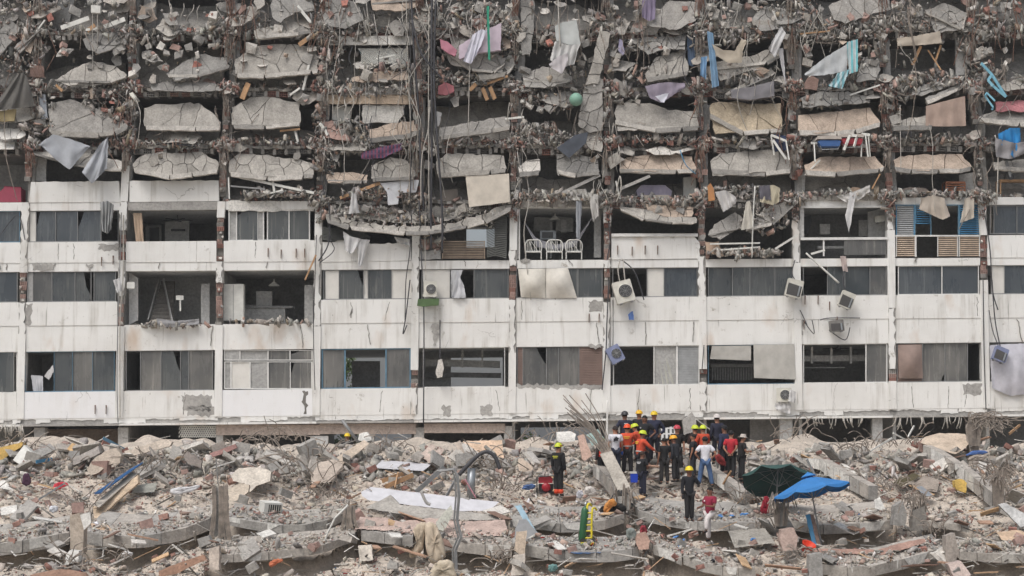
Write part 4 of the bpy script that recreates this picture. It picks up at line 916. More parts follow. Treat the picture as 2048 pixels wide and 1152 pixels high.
for a, b in [(90, 15), (62, 28), (100, 35), (25, 75), (345, 40), (352, 95), (395, 130), (395, 155), (378, 60), (420, 30), (430, 95), (1110, 70), (1098, 85), (1200, 35), (1380, 45), (1370, 16), (1360, 50), (1495, 12), (1500, 40), (1975, 20), (2035, 20), (690, 8), (540, 95), (235, 230), (210, 220), (250, 245), (225, 205), (262, 200),
             (1290, 282), (1320, 283), (1340, 285), (1270, 284), (1390, 350), (1598, 345), (1410, 345), (2035, 8), (1940, 42), (1320, 96)]:
    o = fchunk(a, b, random.uniform(.26, .46), random.choice([BRICK, DUSTB, rgb(186, 130, 118)[:3]])); tag(o, 'broken red brick lump in the '+fz(a, b), 'brick', 'brick lumps in the '+fz(a, b))
# concrete lumps strung on hanging rebar
for (x, y0, y1) in [(298, 85, 122), (305, 80, 120), (332, 86, 140), (128, 88, 112), (248, 80, 105), (395, 95, 160), (640, 100, 140), (1062, -10, 40), (1272, 0, 40), (1420, 0, 30), (1448, 0, 48), (1612, 60, 96), (1790, 0, 30), (1965, 86, 140), (1988, 0, 40), (1335, 80, 110), (1232, 80, 130), (700, 0, 76), (1150, 0, 60), (1730, 0, 40), (660, 20, 62), (2012, 60, 140), (1978, 92, 130), (1840, 0, 45), (560, 0, 60)]:
    mb = MB(); p = wire([(x, y0-8, .35), (x+random.uniform(-3, 3), (y0+y1)/2, .4), (x+random.uniform(-4, 4), y1, .38)]); mb.tube(p, .014, 4, DARKC)
    for k in range(random.randint(2, 4)):
        q = p[random.randrange(3, len(p))]; s = random.uniform(.16, .34); mb.rock(q, (s, s*.7, s*1.2), vary(random.choice([DUST, PALE, DUSTB, CONC[1]])))
    mb.build('hanging_fragment', M['mineral'], B)
# bare rebar, wires and laths hanging and sticking out of every broken edge
def strands(boxes, name, label, mats, r=(.009, .02)):
    for (x0, x1, y0, y1, n, ln) in boxes:
        mb = MB()
        for _ in range(max(5, int(n*.6))):
            x = random.uniform(x0, x1); y = random.uniform(y0, y1); l = random.uniform(.5, 1.3)*ln; dx = random.gauss(0, ln*.22); b = random.uniform(-.1, .5)
            mb.tube(wire([(x, y, .1+b*.2), (x+dx*.2+random.uniform(-4, 4), y+l*.3, .3+b), (x+dx*.7, y+l*.7, .35+b), (x+dx, y+l, .25+b)]), random.uniform(*r), 4)
        mb.build(name, mats[random.randrange(len(mats))], B)
strands([(20, 110, 20, 160, 26, 60), (160, 300, -10, 60, 16, 50), (300, 450, -10, 20, 16, 55), (455, 520, -20, 20, 20, 110), (500, 640, 0, 60, 18, 45), (620, 700, -20, 60, 26, 80), (700, 860, -20, 40, 22, 70), (860, 1030, -10, 60, 30, 70),
         (1030, 1200, -20, 60, 34, 90), (1200, 1300, 40, 150, 16, 50), (1270, 1300, -20, 40, 16, 110), (1400, 1480, -20, 30, 18, 80), (1500, 1600, 0, 60, 14, 50), (1600, 1700, 0, 80, 26, 60), (1790, 1830, -20, 20, 12, 90), (1760, 1900, -20, 40, 14, 45),
         (1930, 2048, -20, 20, 26, 110), (1920, 2048, 100, 200, 20, 50), (1100, 1220, 120, 260, 26, 60), (640, 700, 150, 300, 24, 40), (820, 880, 100, 350, 26, 60), (200, 280, 180, 300, 20, 40), (1560, 1620, 180, 330, 20, 36), (1750, 1800, 180, 330, 20, 34),
         (430, 480, 90, 320, 30, 36), (1190, 1240, 200, 380, 24, 40), (1390, 1420, 200, 340, 18, 36), (1940, 1990, 230, 420, 26, 44), (1015, 1050, 200, 400, 22, 36)], 'exposed_rebar', None, [M['rebar'], M['rebar'], M['rust'], M['rope']])
for k in range(54):                             # thin tangled wires falling in front of the torn floors
    x = random.choice([random.uniform(640, 900), random.uniform(790, 890), random.uniform(0, 2048)]); y = random.uniform(-10, 260); l = random.uniform(60, 230); mb = MB()
    mb.tube(wire([(x, y, .5), (x+random.gauss(0, 9), y+l*.3, .8), (x+random.gauss(0, 12), y+l*.65, .8), (x+random.gauss(0, 16), y+l, .5)], wob=.02), random.uniform(.009, .02), 4); mb.build('loose_wire', M[random.choice(['rope', 'rebar', 'cable', 'rope'])], B)
mb = MB()                                       # crossing bent bars lying over the slabs
for k in range(80):
    x = random.uniform(0, 2048); y = random.choice([75, 180, 290])+random.uniform(-26, 16) if k % 3 else random.uniform(0, 300); l = random.uniform(14, 46); a = random.uniform(-.9, .9)
    p = wire([(x, y, .3), (x+l*.4, y+l*a*.3+random.uniform(-5, 5), .55), (x+l*.8, y+l*a*.8+random.uniform(-6, 6), .5), (x+l, y+l*a, .3)])
    mb.tube(p, random.uniform(.008, .016), 4)
tag(mb.build('bent_wires', M['rebar'], B), kind='stuff')
# laths, planks and boards wedged in the floors
for (x0, y0, x1, y1, w_, c) in [(122, 56, 178, 36, 9, 'white'), (175, 62, 190, 50, 8, 'wood'), (208, 54, 250, 38, 9, 'white'), (172, 60, 195, 56, 5, 'white'), (595, 12, 622, 45, 6, 'white'), (606, 180, 618, 130, 5, 'white'), (580, 190, 600, 176, 4, 'white'), (484, 198, 497, 166, 12, 'wood_'),
        (598, 90, 628, 68, 9, 'wood'), (752, 118, 790, 110, 3, 'white'), (560, 262, 600, 258, 4, 'wood_'), (590, 262, 596, 284, 4, 'white'), (640, 246, 656, 270, 6, 'white'), (1870, 125, 1882, 90, 4, 'wood'), (1856, 100, 1882, 140, 3, 'wood'), (1825, 130, 1842, 92, 6, 'wood_'), (1700, 190, 1760, 170, 3, 'white'),
        (468, 352, 628, 386, 5, 'white'), (544, 352, 549, 386, 5, 'white'), (460, 372, 530, 378, 3, 'alu_grey'), (457, 355, 459, 398, 3, 'white'), (520, 392, 566, 380, 3, 'white'), (680, 396, 760, 366, 6, 'wood_'), (1120, 388, 1200, 350, 6, 'conc'), (1240, 378, 1300, 352, 6, 'conc'), (1232, 362, 1240, 398, 3, 'white'),
        (940, 180, 952, 168, 8, 'wood'), (965, 176, 975, 200, 8, 'wood'), (980, 174, 990, 198, 8, 'wood'), (968, 170, 1016, 152, 5, 'wood_'), (1010, 238, 1048, 234, 4, 'white'), (1744, 378, 1760, 348, 3, 'wood_'), (1622, 508, 1650, 500, 4, 'white'), (1420, 488, 1520, 486, 3, 'white'), (1440, 500, 1520, 494, 3, 'white'),
        (1546, 20, 1560, 60, 3, 'white'), (1600, 68, 1660, 62, 3, 'wood_'), (60, 80, 90, 40, 3, 'white'), (112, 170, 125, 182, 5, 'wood_'), (330, 286, 390, 292, 3, 'dark'), (1960, 130, 1975, 125, 3, 'white'), (610, 560, 632, 510, 3, 'wood_'), (1595, 470, 1550, 498, 4, 'white'), (1610, 350, 1640, 320, 3, 'white')]:
    mb = MB(); mb.beam(P(x0, y0, .35), P(x1, y1, .5), w_/45*.35, w_/45, up=(0, -1, .01)) if 0 else mb.beam(P(x0, y0, .35), P(x1, y1, .5), .05, w_/45)
    m = {'wood_': M['wood'], 'conc': M['conc']}.get(c, M.get(c)); nm = {'white': 'white_board', 'wood': 'plank', 'wood_': 'plank', 'conc': 'fallen_lintel', 'dark': 'metal_rail', 'alu_grey': 'metal_rail'}[c]
    tag(mb.build(nm, m), {'white_board': 'narrow white board in the '+fz(x0, y0), 'plank': 'thin wooden plank in the '+fz(x0, y0), 'fallen_lintel': 'slanting grey concrete lintel in the '+fz(x0, y0), 'metal_rail': 'thin metal rail in the '+fz(x0, y0)}[nm], 'board' if nm != 'metal_rail' else 'rail', nm.replace('_', ' ')+'s in the '+fz(x0, y0))
# ---------------------------------------------------------------- cloth, mattresses and household things hanging out
def cloth(name, label, cat, top, bot, off=.5, col=None, mat=None, amp=.10, folds=5, m=14, n=18, drop=0.0, thick=0.0, group=None, jig=1.0, billow=0):
    def samp(pl, t):
        d = [0]
        for a, b in zip(pl, pl[1:]): d.append(d[-1]+math.hypot(b[0]-a[0], b[1]-a[1]))
        t *= d[-1]
        return (np.interp(t, d, [p[0] for p in pl]), np.interp(t, d, [p[1] for p in pl]))
    rd = random.Random(len(label)+int(top[0][0])); ph = [rd.uniform(0, 6.3) for _ in range(4)]
    rows = []
    for i in range(m+1):
        v = i/m; r = []
        for j in range(n+1):
            u = j/n; a = samp(top, u); b = samp(bot, u)
            x = a[0]*(1-v)+b[0]*v; y = a[1]*(1-v)+b[1]*v
            f = math.sin(u*folds*6.28+ph[0]+1.2*math.sin(v*2+ph[1]))*.6+math.sin(u*folds*11+v*4+ph[2])*.3+math.sin(v*7+u*5+ph[3])*.25
            e = jig*(rd.uniform(-1, 1)*.6) if i in (0, m) or j in (0, n) else 0
            r.append(P(x+e, y+e, off+amp*f*(.35+.65*v)+drop*v+billow*math.sin(math.pi*v)*math.sin(math.pi*u)))
        rows.append(r)
    mb = MB(); mb.grid(rows)
    if thick:
        back = [[p+Vector((0, thick, 0)) for p in r] for r in rows]; mb.grid([r[::-1] for r in back])
        for e in ((rows[0], back[0]), (rows[-1], back[-1]), ([r[0] for r in rows], [r[0] for r in back]), ([r[-1] for r in rows], [r[-1] for r in back])): mb.grid(list(e))
    o = mb.build(name, mat or m_col('cloth_%d_%d_%d' % tuple(int(c*999) for c in col[:3]), col, .9, .1, scale=2, bumps=.25), smooth=True)
    return tag(o, label, cat, group)
G_ = rgb
plaid = m_stripe('plaid_cloth', G_(120, 62, 84), G_(62, 62, 92), .16, 'X', .9, .5, G_(104, 70, 96))
cloth('tarpaulin', 'large pale grey tarpaulin hanging in a point over the top left parapet', 'tarpaulin', [(76, 290), (106, 268), (140, 278), (180, 292)], [(84, 292), (110, 318), (139, 340), (178, 294)], .7, G_(168, 172, 178), amp=.12, folds=2)
cloth('tarpaulin', 'narrow crumpled grey tarpaulin hanging beside the large pointed one', 'tarpaulin', [(200, 288), (216, 274), (216, 290)], [(164, 344), (184, 368), (214, 336)], .75, G_(164, 168, 174), amp=.15, folds=2)
cloth('cloth', 'dark grey cloth draped like a tent at the far left', 'cloth', [(34, 148), (44, 146), (54, 152)], [(-20, 222), (20, 218), (70, 212)], .8, G_(98, 96, 92), amp=.16, folds=3)
cloth('mattress', 'lilac and pink mattress bent over the broken edge below the top floor', 'mattress', [(918, 92), (950, 70), (1003, 46)], [(918, 118), (955, 106), (1001, 100)], .9, G_(196, 182, 194), amp=.04, folds=1, thick=.28)
cloth('bed_sheet', 'white sheet thrown over the lilac mattress', 'sheet', [(945, 70), (962, 58), (974, 62)], [(926, 122), (942, 128), (952, 112)], 1.05, G_(206, 206, 218), amp=.07, folds=3)
cloth('cord', 'green cord hanging over the lilac mattress', 'cord', [(973, 12), (978, 12)], [(976, 118), (981, 122)], 1.2, G_(52, 150, 122), amp=.03, folds=1, n=4)
cloth('cushion', 'pink cushion hanging left of the lilac mattress', 'cushion', [(880, 78), (896, 84), (914, 100)], [(882, 96), (896, 106), (910, 112)], .8, G_(188, 128, 144), amp=.03, folds=1, thick=.2)
cloth('cushion', 'dull red cushion lying on the torn floor below the lilac mattress', 'cushion', [(876, 172), (890, 164), (908, 172)], [(876, 188), (892, 190), (908, 184)], .55, G_(158, 98, 104), amp=.04, folds=1, thick=.2)
cloth('mattress', 'quilted pale mattress standing on end with a flowered cloth below it', 'mattress', [(1109, 52), (1128, 44), (1153, 40)], [(1113, 82), (1140, 90), (1161, 88)], .9, G_(188, 192, 190), amp=.03, folds=1, thick=.2)
cloth('bed_sheet', 'crumpled white sheet hanging below the quilted mattress', 'sheet', [(1110, 82), (1135, 90), (1160, 88)], [(1100, 120), (1128, 134), (1148, 128)], .95, G_(190, 190, 188), amp=.14, folds=4)
cloth('flowered_cloth', 'white cloth with red flowers hanging in a corner under the white sheet', 'cloth', [(1098, 128), (1118, 112), (1136, 106)], [(1100, 134), (1124, 148), (1136, 124)], 1.15, mat=None, col=G_(190, 186, 188), amp=.06, folds=2)
cloth('cloth', 'lilac cloth hanging from the top storey in the middle', 'cloth', [(1284, -10), (1312, -10)], [(1284, 34), (1298, 42), (1310, 38)], .6, G_(132, 122, 146), amp=.1, folds=3)
cloth('cloth', 'small white and blue rag dangling in the dark opening of the middle bay', 'cloth', [(1238, 78), (1244, 80)], [(1236, 100), (1244, 112), (1250, 104)], .5, G_(160, 156, 180), amp=.06, folds=2, n=6)
cloth('garment', 'long blue trousers hanging by the column, right leg', 'clothes', [(1414, 62), (1426, 66)], [(1424, 176), (1438, 172)], .75, G_(118, 150, 178), amp=.10, folds=2, n=8)
cloth('garment', 'short blue cloth hanging left of the long blue trousers', 'clothes', [(1402, 114), (1414, 112)], [(1400, 150), (1412, 158)], .7, G_(110, 146, 180), amp=.10, folds=2, n=8)
cloth('curtain', 'dark blue curtain behind the column beside the blue trousers', 'curtain', [(1374, 74), (1390, 70)], [(1376, 130), (1390, 134)], .1, G_(78, 96, 120), amp=.06, folds=3, n=10)
cloth('blanket', 'cream blanket slung in a loop across a broken bay', 'blanket', [(1424, 88), (1446, 100), (1470, 102), (1482, 78), (1492, 80)], [(1434, 112), (1456, 126), (1484, 126), (1486, 100), (1494, 84)], .8, G_(178, 168, 152), amp=.06, folds=2)
cloth('bed_sheet', 'white sheet hanging beside the column right of the cream blanket', 'sheet', [(1562, 52), (1572, 66)], [(1536, 96), (1550, 116)], .8, G_(196, 196, 196), amp=.1, folds=2, n=8)
cloth('bed_sheet', 'narrow white rag hanging against the column under the white sheet', 'sheet', [(1556, 96), (1566, 96)], [(1566, 150), (1572, 172)], .6, G_(196, 196, 198), amp=.08, folds=2, n=8)
cloth('bed_sheet', 'pale grey sheet stretched sideways out of an upper right bay', 'sheet', [(1608, 148), (1640, 122), (1696, 86)], [(1612, 152), (1650, 150), (1694, 142)], .9, G_(184, 188, 190), amp=.10, folds=3)
cloth('striped_cloth', 'turquoise and white striped cloth hanging beside the pale grey sheet', 'cloth', [(1694, 84), (1716, 78)], [(1698, 148), (1716, 142)], .98, mat=m_stripe('turquoise_stripes', G_(112, 182, 190), G_(190, 204, 206), .22, 'X', .9, .6), amp=.05, folds=2)
cloth('striped_cloth', 'turquoise striped cloth corner fallen below the pale grey sheet', 'cloth', [(1676, 146), (1700, 138)], [(1657, 172), (1684, 178)], 1.0, mat=m_stripe('turquoise_stripes_faint', G_(124, 176, 186), G_(176, 196, 200), .22, 'X', .9, .5), amp=.08, folds=2)
cloth('mattress_pad', 'torn cream mattress pad hanging over the edge with sticks below it', 'mattress', [(1794, 76), (1830, 72), (1880, 62)], [(1796, 92), (1840, 90), (1884, 86)], .7, G_(180, 170, 156), amp=.05, folds=2, thick=.12)
cloth('cloth', 'square brownish pink cloth hanging like a curtain under a slanted slab', 'cloth', [(1852, 212), (1890, 202), (1930, 192)], [(1851, 252), (1890, 253), (1932, 252)], .6, G_(164, 144, 132), amp=.06, folds=3, jig=.3)
cloth('mattress', 'long folded grey mattress lying on the torn floor', 'mattress', [(1462, 180), (1500, 174), (1548, 162)], [(1464, 196), (1500, 200), (1548, 192)], .7, G_(128, 126, 130), amp=.04, folds=2, thick=.3)
cloth('bed_sheet', 'lavender sheet spilling over a torn floor with a white corner', 'sheet', [(1290, 172), (1330, 164), (1370, 166)], [(1300, 196), (1322, 206), (1370, 176)], .7, G_(140, 132, 146), amp=.10, folds=3)
cloth('bed_sheet', 'white corner of a sheet below the lavender one', 'sheet', [(1310, 192), (1338, 186)], [(1322, 204), (1328, 205)], .8, G_(200, 202, 212), amp=.04, folds=1, n=8)
cloth('quilt', 'maroon and blue plaid quilt draped over a broken slab', 'quilt', [(722, 306), (760, 294), (804, 286)], [(722, 318), (765, 316), (804, 298)], .85, mat=plaid, amp=.08, folds=4)
cloth('blind', 'large cream blind hanging beside the middle column', 'blind', [(931, 352), (975, 350), (1018, 347)], [(938, 414), (975, 410), (1020, 404)], .55, G_(205, 197, 184), amp=.02, folds=1, jig=.2)
cloth('rag', 'white rag hanging from the sagging slab', 'rag', [(704, 386), (712, 388)], [(697, 428), (719, 426)], .85, G_(188, 188, 188), amp=.12, folds=2, n=8)
cloth('rag', 'large white rag caught on the fourth row parapet', 'rag', [(686, 462), (700, 472), (722, 478)], [(690, 500), (702, 508), (716, 494)], .5, G_(200, 200, 200), amp=.12, folds=2)
cloth('rag', 'long white rag tail hanging beside the large white rag', 'rag', [(715, 478), (740, 480)], [(716, 532), (722, 534)], .45, G_(196, 196, 196), amp=.10, folds=2, n=8)
cloth('rag', 'crumpled pale rag over the parapet edge right of the long tail', 'rag', [(788, 474), (820, 478)], [(795, 486), (822, 492)], .4, G_(184, 184, 182), amp=.12, folds=3, n=10)
cloth('scarf', 'grey patterned scarf hanging in front of the flat with white chairs', 'scarf', [(1152, 402), (1164, 402)], [(1152, 474), (1160, 478)], .4, G_(150, 154, 160), amp=.10, folds=2, n=8)
cloth('hammock', 'grey net hammock slung behind the white chairs', 'hammock', [(1046, 440), (1072, 476), (1110, 490), (1150, 480), (1186, 432)], [(1050, 448), (1074, 494), (1110, 500), (1150, 494), (1184, 438)], -.3, G_(150, 150, 156), amp=.03, folds=2, n=26)
cloth('rag', 'torn white plastic hanging over the broken edge right of the chairs flat', 'rag', [(1176, 384), (1196, 390)], [(1186, 444), (1198, 430)], .5, G_(186, 184, 180), amp=.15, folds=3, n=8)
cloth('rag', 'torn white plastic lying on the rubble above the white chairs', 'rag', [(1130, 380), (1172, 378)], [(1138, 400), (1180, 402)], .4, G_(178, 176, 170), amp=.18, folds=4)
cloth('curtain', 'beige curtain hanging in the open flat with the ceiling fan', 'curtain', [(266, 426), (284, 426)], [(272, 485), (288, 484)], -.15, G_(190, 168, 146), amp=.08, folds=3, n=12)
cloth('curtain', 'cream blind bulging out of the third row, left half', 'curtain', [(1036, 538), (1091, 537)], [(1042, 595), (1091, 596)], .1, G_(208, 204, 194), amp=.02, folds=1, billow=.35, jig=.2)
cloth('curtain', 'cream blind bulging out of the third row, slanted right half', 'curtain', [(1092, 537), (1136, 536)], [(1092, 597), (1154, 596)], .1, G_(210, 206, 197), amp=.02, folds=1, billow=.3, jig=.2)
cloth('curtain', 'torn grey white blind folded beside the open window of bay five', 'curtain', [(902, 540), (926, 540)], [(902, 594), (906, 596)], .15, G_(190, 192, 194), amp=.06, folds=2, n=8)
cloth('curtain', 'white cloth flap in the third row right of the fan unit', 'curtain', [(914, 542), (928, 572)], [(904, 596), (932, 596)], .2, G_(196, 198, 202), amp=.08, folds=2, n=8)
cloth('awning', 'grey white awning cloth in the second row, short one', 'awning', [(1424, 692), (1502, 691)], [(1420, 718), (1502, 721)], .12, G_(176, 174, 168), amp=.03, folds=1, jig=.2)
cloth('awning', 'long grey white blind hanging beside the short awning', 'awning', [(1507, 690), (1588, 688)], [(1508, 756), (1592, 759)], .15, G_(180, 178, 172), amp=.03, folds=1, jig=.2)
cloth('tarpaulin', 'lilac white sheet bulging out at the far right of the second row', 'tarpaulin', [(1979, 690), (2015, 688), (2070, 686)], [(1984, 776), (2020, 792), (2070, 786)], .2, G_(192, 192, 200), amp=.08, folds=3, billow=.25)
cloth('blind', 'brown blind bellying out beside the dusty panes at the right', 'blind', [(1796, 690), (1843, 689)], [(1798, 757), (1846, 757)], .05, G_(142, 124, 116), amp=.01, folds=1, billow=.3, jig=.1)
cloth('curtain', 'pale curtain behind the middle opening of the second row', 'curtain', [(1308, 692), (1330, 692)], [(1312, 768), (1352, 768)], -.12, G_(176, 176, 168), amp=.06, folds=4)
cloth('curtain', 'white curtain inside the broken left window of the second row', 'curtain', [(62, 750), (86, 752)], [(66, 783), (86, 783)], -.2, G_(196, 198, 202), amp=.05, folds=4, n=12)
cloth('paper', 'white kite shaped sheet caught on the broken rail at the left', 'paper', [(88, 752), (106, 730)], [(98, 760), (108, 742)], 0.0, G_(196, 196, 196), amp=.02, folds=1, n=6)
cloth('cloth', 'large cream cloth hanging over the blue shutters', 'cloth', [(1842, 396), (1866, 390), (1888, 396)], [(1838, 418), (1886, 440), (1900, 432)], .4, G_(180, 170, 158), amp=.08, folds=3)
cloth('cloth', 'narrow cream cloth hanging over the right blue shutter', 'cloth', [(1930, 396), (1948, 396)], [(1920, 446), (1948, 436)], .4, G_(182, 174, 162), amp=.08, folds=2, n=8)
cloth('cloth', 'cream sheet hanging from the slanted slab of the right middle bay', 'cloth', [(1522, 372), (1548, 370), (1560, 376)], [(1520, 404), (1546, 410), (1558, 404)], .7, G_(180, 172, 150), amp=.08, folds=2)
cloth('cloth', 'dark grey cushion cover above the cream sheet', 'cloth', [(1518, 372), (1540, 370)], [(1520, 398), (1542, 400)], .75, G_(90, 88, 96), amp=.06, folds=1, n=8)
cloth('rag', 'white pennant shaped rag below the orange chair', 'rag', [(1492, 404), (1500, 402)], [(1482, 460), (1508, 456)], .8, G_(188, 184, 174), amp=.08, folds=2, n=8)
cloth('rag', 'torn white plastic strips over the broken edge in the middle right', 'rag', [(1430, 384), (1450, 380), (1470, 392)], [(1446, 424), (1460, 416), (1476, 402)], .6, G_(188, 186, 184), amp=.14, folds=3)
cloth('rag', 'white ribbon of torn plastic hanging from the floor above the glass balustrade', 'rag', [(1700, 384), (1712, 388)], [(1690, 432), (1698, 466)], .5, G_(198, 198, 198), amp=.05, folds=1, n=4)
cloth('rag', 'torn white plastic along the floor edge above the glass balustrade', 'rag', [(1672, 392), (1700, 386), (1740, 370)], [(1690, 404), (1712, 404), (1740, 384)], .4, G_(192, 190, 186), amp=.12, folds=4)
cloth('tarpaulin', 'bright blue tarpaulin crumpled at the right edge', 'tarpaulin', [(1996, 268), (2020, 256), (2040, 256)], [(1998, 284), (2030, 318), (2042, 286)], .8, G_(38, 128, 190), amp=.16, folds=3)
cloth('cloth', 'grey blanket heaped below the bright blue tarpaulin', 'cloth', [(1990, 276), (2030, 286), (2060, 282)], [(1992, 314), (2020, 318), (2060, 304)], .9, G_(136, 134, 136), amp=.18, folds=3)
cloth('cloth', 'navy cloth bunched behind white straps', 'cloth', [(1548, 268), (1572, 272)], [(1550, 304), (1574, 300)], .55, G_(48, 60, 88), amp=.12, folds=2, n=8)
cloth('foil_mattress', 'crumpled silver grey mattress lying on the sill of the open stair flat', 'mattress', [(313, 636), (350, 642), (398, 638)], [(316, 652), (350, 654), (398, 648)], .35, G_(150, 150, 152), amp=.09, folds=4, thick=.15)
cloth('rag', 'small white rags draped below the lowest air conditioner', 'rag', [(1550, 806), (1582, 806)], [(1552, 820), (1580, 828)], .4, G_(200, 200, 200), amp=.12, folds=3, n=10)
cloth('rag', 'white rag hanging off the side of the lowest air conditioner', 'rag', [(1580, 778), (1592, 784)], [(1576, 802), (1590, 806)], .75, G_(200, 200, 200), amp=.08, folds=2, n=6)
cloth('rag', 'white torn rag on the column between the left flats', 'rag', [(226, 560), (240, 556)], [(234, 586), (247, 582)], .4, G_(196, 196, 196), amp=.12, folds=2, n=8)
cloth('rag', 'pinkish rag hanging over the sill below the glass balustrade', 'rag', [(1680, 512), (1692, 512)], [(1686, 542), (1696, 544)], .35, G_(182, 168, 164), amp=.08, folds=2, n=6)
cloth('screen', 'twisted aluminium blind hanging crumpled beside the left column', 'blind', [(200, 404), (216, 402), (228, 410)], [(204, 462), (214, 468), (222, 460)], .6, G_(150, 152, 152), amp=.22, folds=4)
cloth('blue_bag', 'blue rag hanging below the tilted fan unit', 'rag', [(1256, 628), (1266, 622)], [(1258, 640), (1268, 640)], .3, G_(96, 128, 190), amp=.05, folds=1, n=5)
# ---------------------------------------------------------------- other things in the torn storeys
def fthing(name, label, cat, x, y, off, group=None): return thing(name, label, cat, P(x, y, off), group)
t = fthing('exercise_ball', 'pale green ball jammed beside the broken column', 'ball', 1152, 212, .7); mb = MB(); mb.lathe([(.30*math.sin(a), -.30*math.cos(a)) for a in np.linspace(.02, 3.12, 12)], P(1152, 199, .7), n=18); mb.build('ball', m_col('mint_rubber', rgb(124, 164, 146), .6, .08), t, smooth=True)
poly([(1113, 296), (1150, 270), (1176, 264), (1172, 286), (1138, 316)], .9, .06, m_col('dark_board', rgb(70, 76, 86), .6, .2), 'board', None)
tag(bpy.data.objects['board'], 'large dark blue board wedged slantwise in the rubble', 'board')
def frame_strips(name, label, cat, lines, mat, w_=.06, off=.8):
    mb = MB()
    for a, b in lines: mb.beam(P(*a, off), P(*b, off+random.uniform(-.1, .2)), .05, w_)
    # linking strip so that the frame reads as one bent piece
    o = mb.build(name, M[mat] if isinstance(mat, str) else mat); return tag(o, label, cat)
frame_strips('window_frame', 'bent turquoise window frame dangling at the upper right', 'window frame', [((1962, 126), (1984, 150)), ((1984, 150), (2012, 194)), ((2012, 194), (1986, 172)), ((1984, 150), (1976, 160)), ((1976, 160), (1986, 172))], m_col('turquoise_paint', rgb(120, 176, 196), .5), .12)
frame_strips('window_frame', 'bundle of turquoise frame strips below the bent frame', 'window frame', [((1970, 192), (1986, 214)), ((1974, 186), (1990, 202)), ((1986, 214), (1984, 220)), ((1974, 186), (1970, 192))], m_col('turquoise_paint', rgb(120, 176, 196), .5), .08)
frame_strips('broken_chair', 'white chair legs and straps hanging beside the navy cloth', 'chair', [((1542, 270), (1548, 310)), ((1542, 270), (1572, 282)), ((1546, 280), (1572, 318)), ((1572, 282), (1578, 320))], 'white', .1)
frame_strips('broken_chair', 'white chair legs hanging in front of the red seat', 'chair', [((1688, 300), (1700, 270)), ((1700, 270), (1714, 272)), ((1714, 272), (1708, 294)), ((1700, 270), (1692, 290))], 'white', .12, .95)
frame_strips('broken_rack', 'white slats hanging right of the red seat', 'slats', [((1724, 266), (1722, 314)), ((1730, 268), (1736, 314)), ((1736, 268), (1740, 314)), ((1724, 268), (1740, 270))], 'white', .12)
frame_strips('broken_rack', 'single white slat hanging left of the blue seat', 'slats', [((1628, 286), (1630, 324)), ((1622, 286), (1634, 286))], 'white', .1)
def seat(x, y, w_, colr, label):
    t = fthing('chair', label, 'chair', x, y+14, .8); mb = MB(); mb.prism([P(a, b, .95) for a, b in [(x-w_/2, y-4), (x-w_/2+6, y-6), (x+w_/2-6, y-6), (x+w_/2, y-4), (x+w_/2-3, y+6), (x-w_/2+6, y+6)]], Vector((0, .5, 0))); mb.build('seat', m_col('seat_'+str(int(x)), colr, .8), t)
    mb = MB(); mb.prism([P(a, b, 1.0) for a, b in [(x-w_/2, y-14), (x+w_/2, y-14), (x+w_/2+2, y-8), (x-w_/2-2, y-8)]], Vector((0, .5, 0))); mb.build('cushion', m_col('cushion_pale', rgb(180, 172, 164), .9), t)
    mb = MB(); mb.tube([P(x-w_/2+4, y+6, .9), P(x-w_/2+8, y+13, .9), P(x+w_/2-6, y+12, .9), P(x+w_/2-2, y+4, .9)], .02, 5); mb.build('legs', M['steel'], t)
seat(1659, 286, 46, rgb(58, 96, 150), 'blue seated chair lying on the torn floor at the right')
seat(1704, 282, 44, rgb(160, 52, 62), 'red seated chair lying behind white straps')
# sofa cushion, racks, table, scooter
cloth('sofa', 'lavender covered sofa standing at the torn floor edge', 'sofa', [(1272, 380), (1284, 370), (1330, 370), (1344, 382)], [(1276, 392), (1290, 394), (1330, 394), (1342, 392)], .05, G_(134, 130, 146), amp=.03, folds=6, thick=.7)
poly([(1280, 390), (1338, 390), (1336, 400), (1286, 400)], .1, .6, m_col('beige_cushion', rgb(176, 168, 156), .9), 'mattress', None, j=.5)
tag(bpy.data.objects['mattress.%03d' % 5] if 'mattress.005' in bpy.data.objects and not bpy.data.objects['mattress.005'].get('label') else [o for o in bpy.data.objects if o.name.startswith('mattress') and not o.get('label')][0], 'thin beige cushion below the lavender sofa', 'cushion')
def rack(x0, x1, y0, y1, label, name='wooden_rack', n=4, mat='wood', cat='rack', off=.0):
    t = fthing(name, label, cat, (x0+x1)/2, y1, off)
    for x in (x0, x1):
        for dy in (0, .7):
            mb = MB(); a = P(x, y0, off)+Vector((0, dy, 0)); b = P(x, y1, off)+Vector((0, dy, 0)); mb.beam(a, b, .05, .05); mb.build('leg', M[mat], t)
    for k in range(n):
        y = y0+(y1-y0)*k/n; mb = MB(); mb.beam(P(x0, y, off+.02), P(x1, y, off+.02), .03, .06); mb.build('slat', M[mat], t)
    mb = MB(); a, b = P(x0-1, y0-1, off+.03), P(x1+1, y0-1, off+.03); mb.prism([a, b, b+Vector((0, .8, 0)), a+Vector((0, .8, 0))], Vector((0, 0, .05))); mb.build('top', M[mat], t)
m_w2 = M['wood2'] = m_col('reddish_wood', rgb(168, 112, 84), .7, .15)
rack(1892, 1930, 366, 385, 'reddish wooden rack standing on the torn floor', mat='wood2'); rack(2001, 2060, 362, 388, 'light wooden table at the right edge under the scooter', 'wooden_table', 1, 'wood', 'table')
t = fthing('kick_scooter', 'grey kick scooter hanging upright above the light wooden table', 'scooter', 2021, 360, .4)
mb = MB(); mb.beam(P(2012, 322, .4), P(2022, 354, .4), .06, .14); mb.build('deck', M['alu_grey'], t)
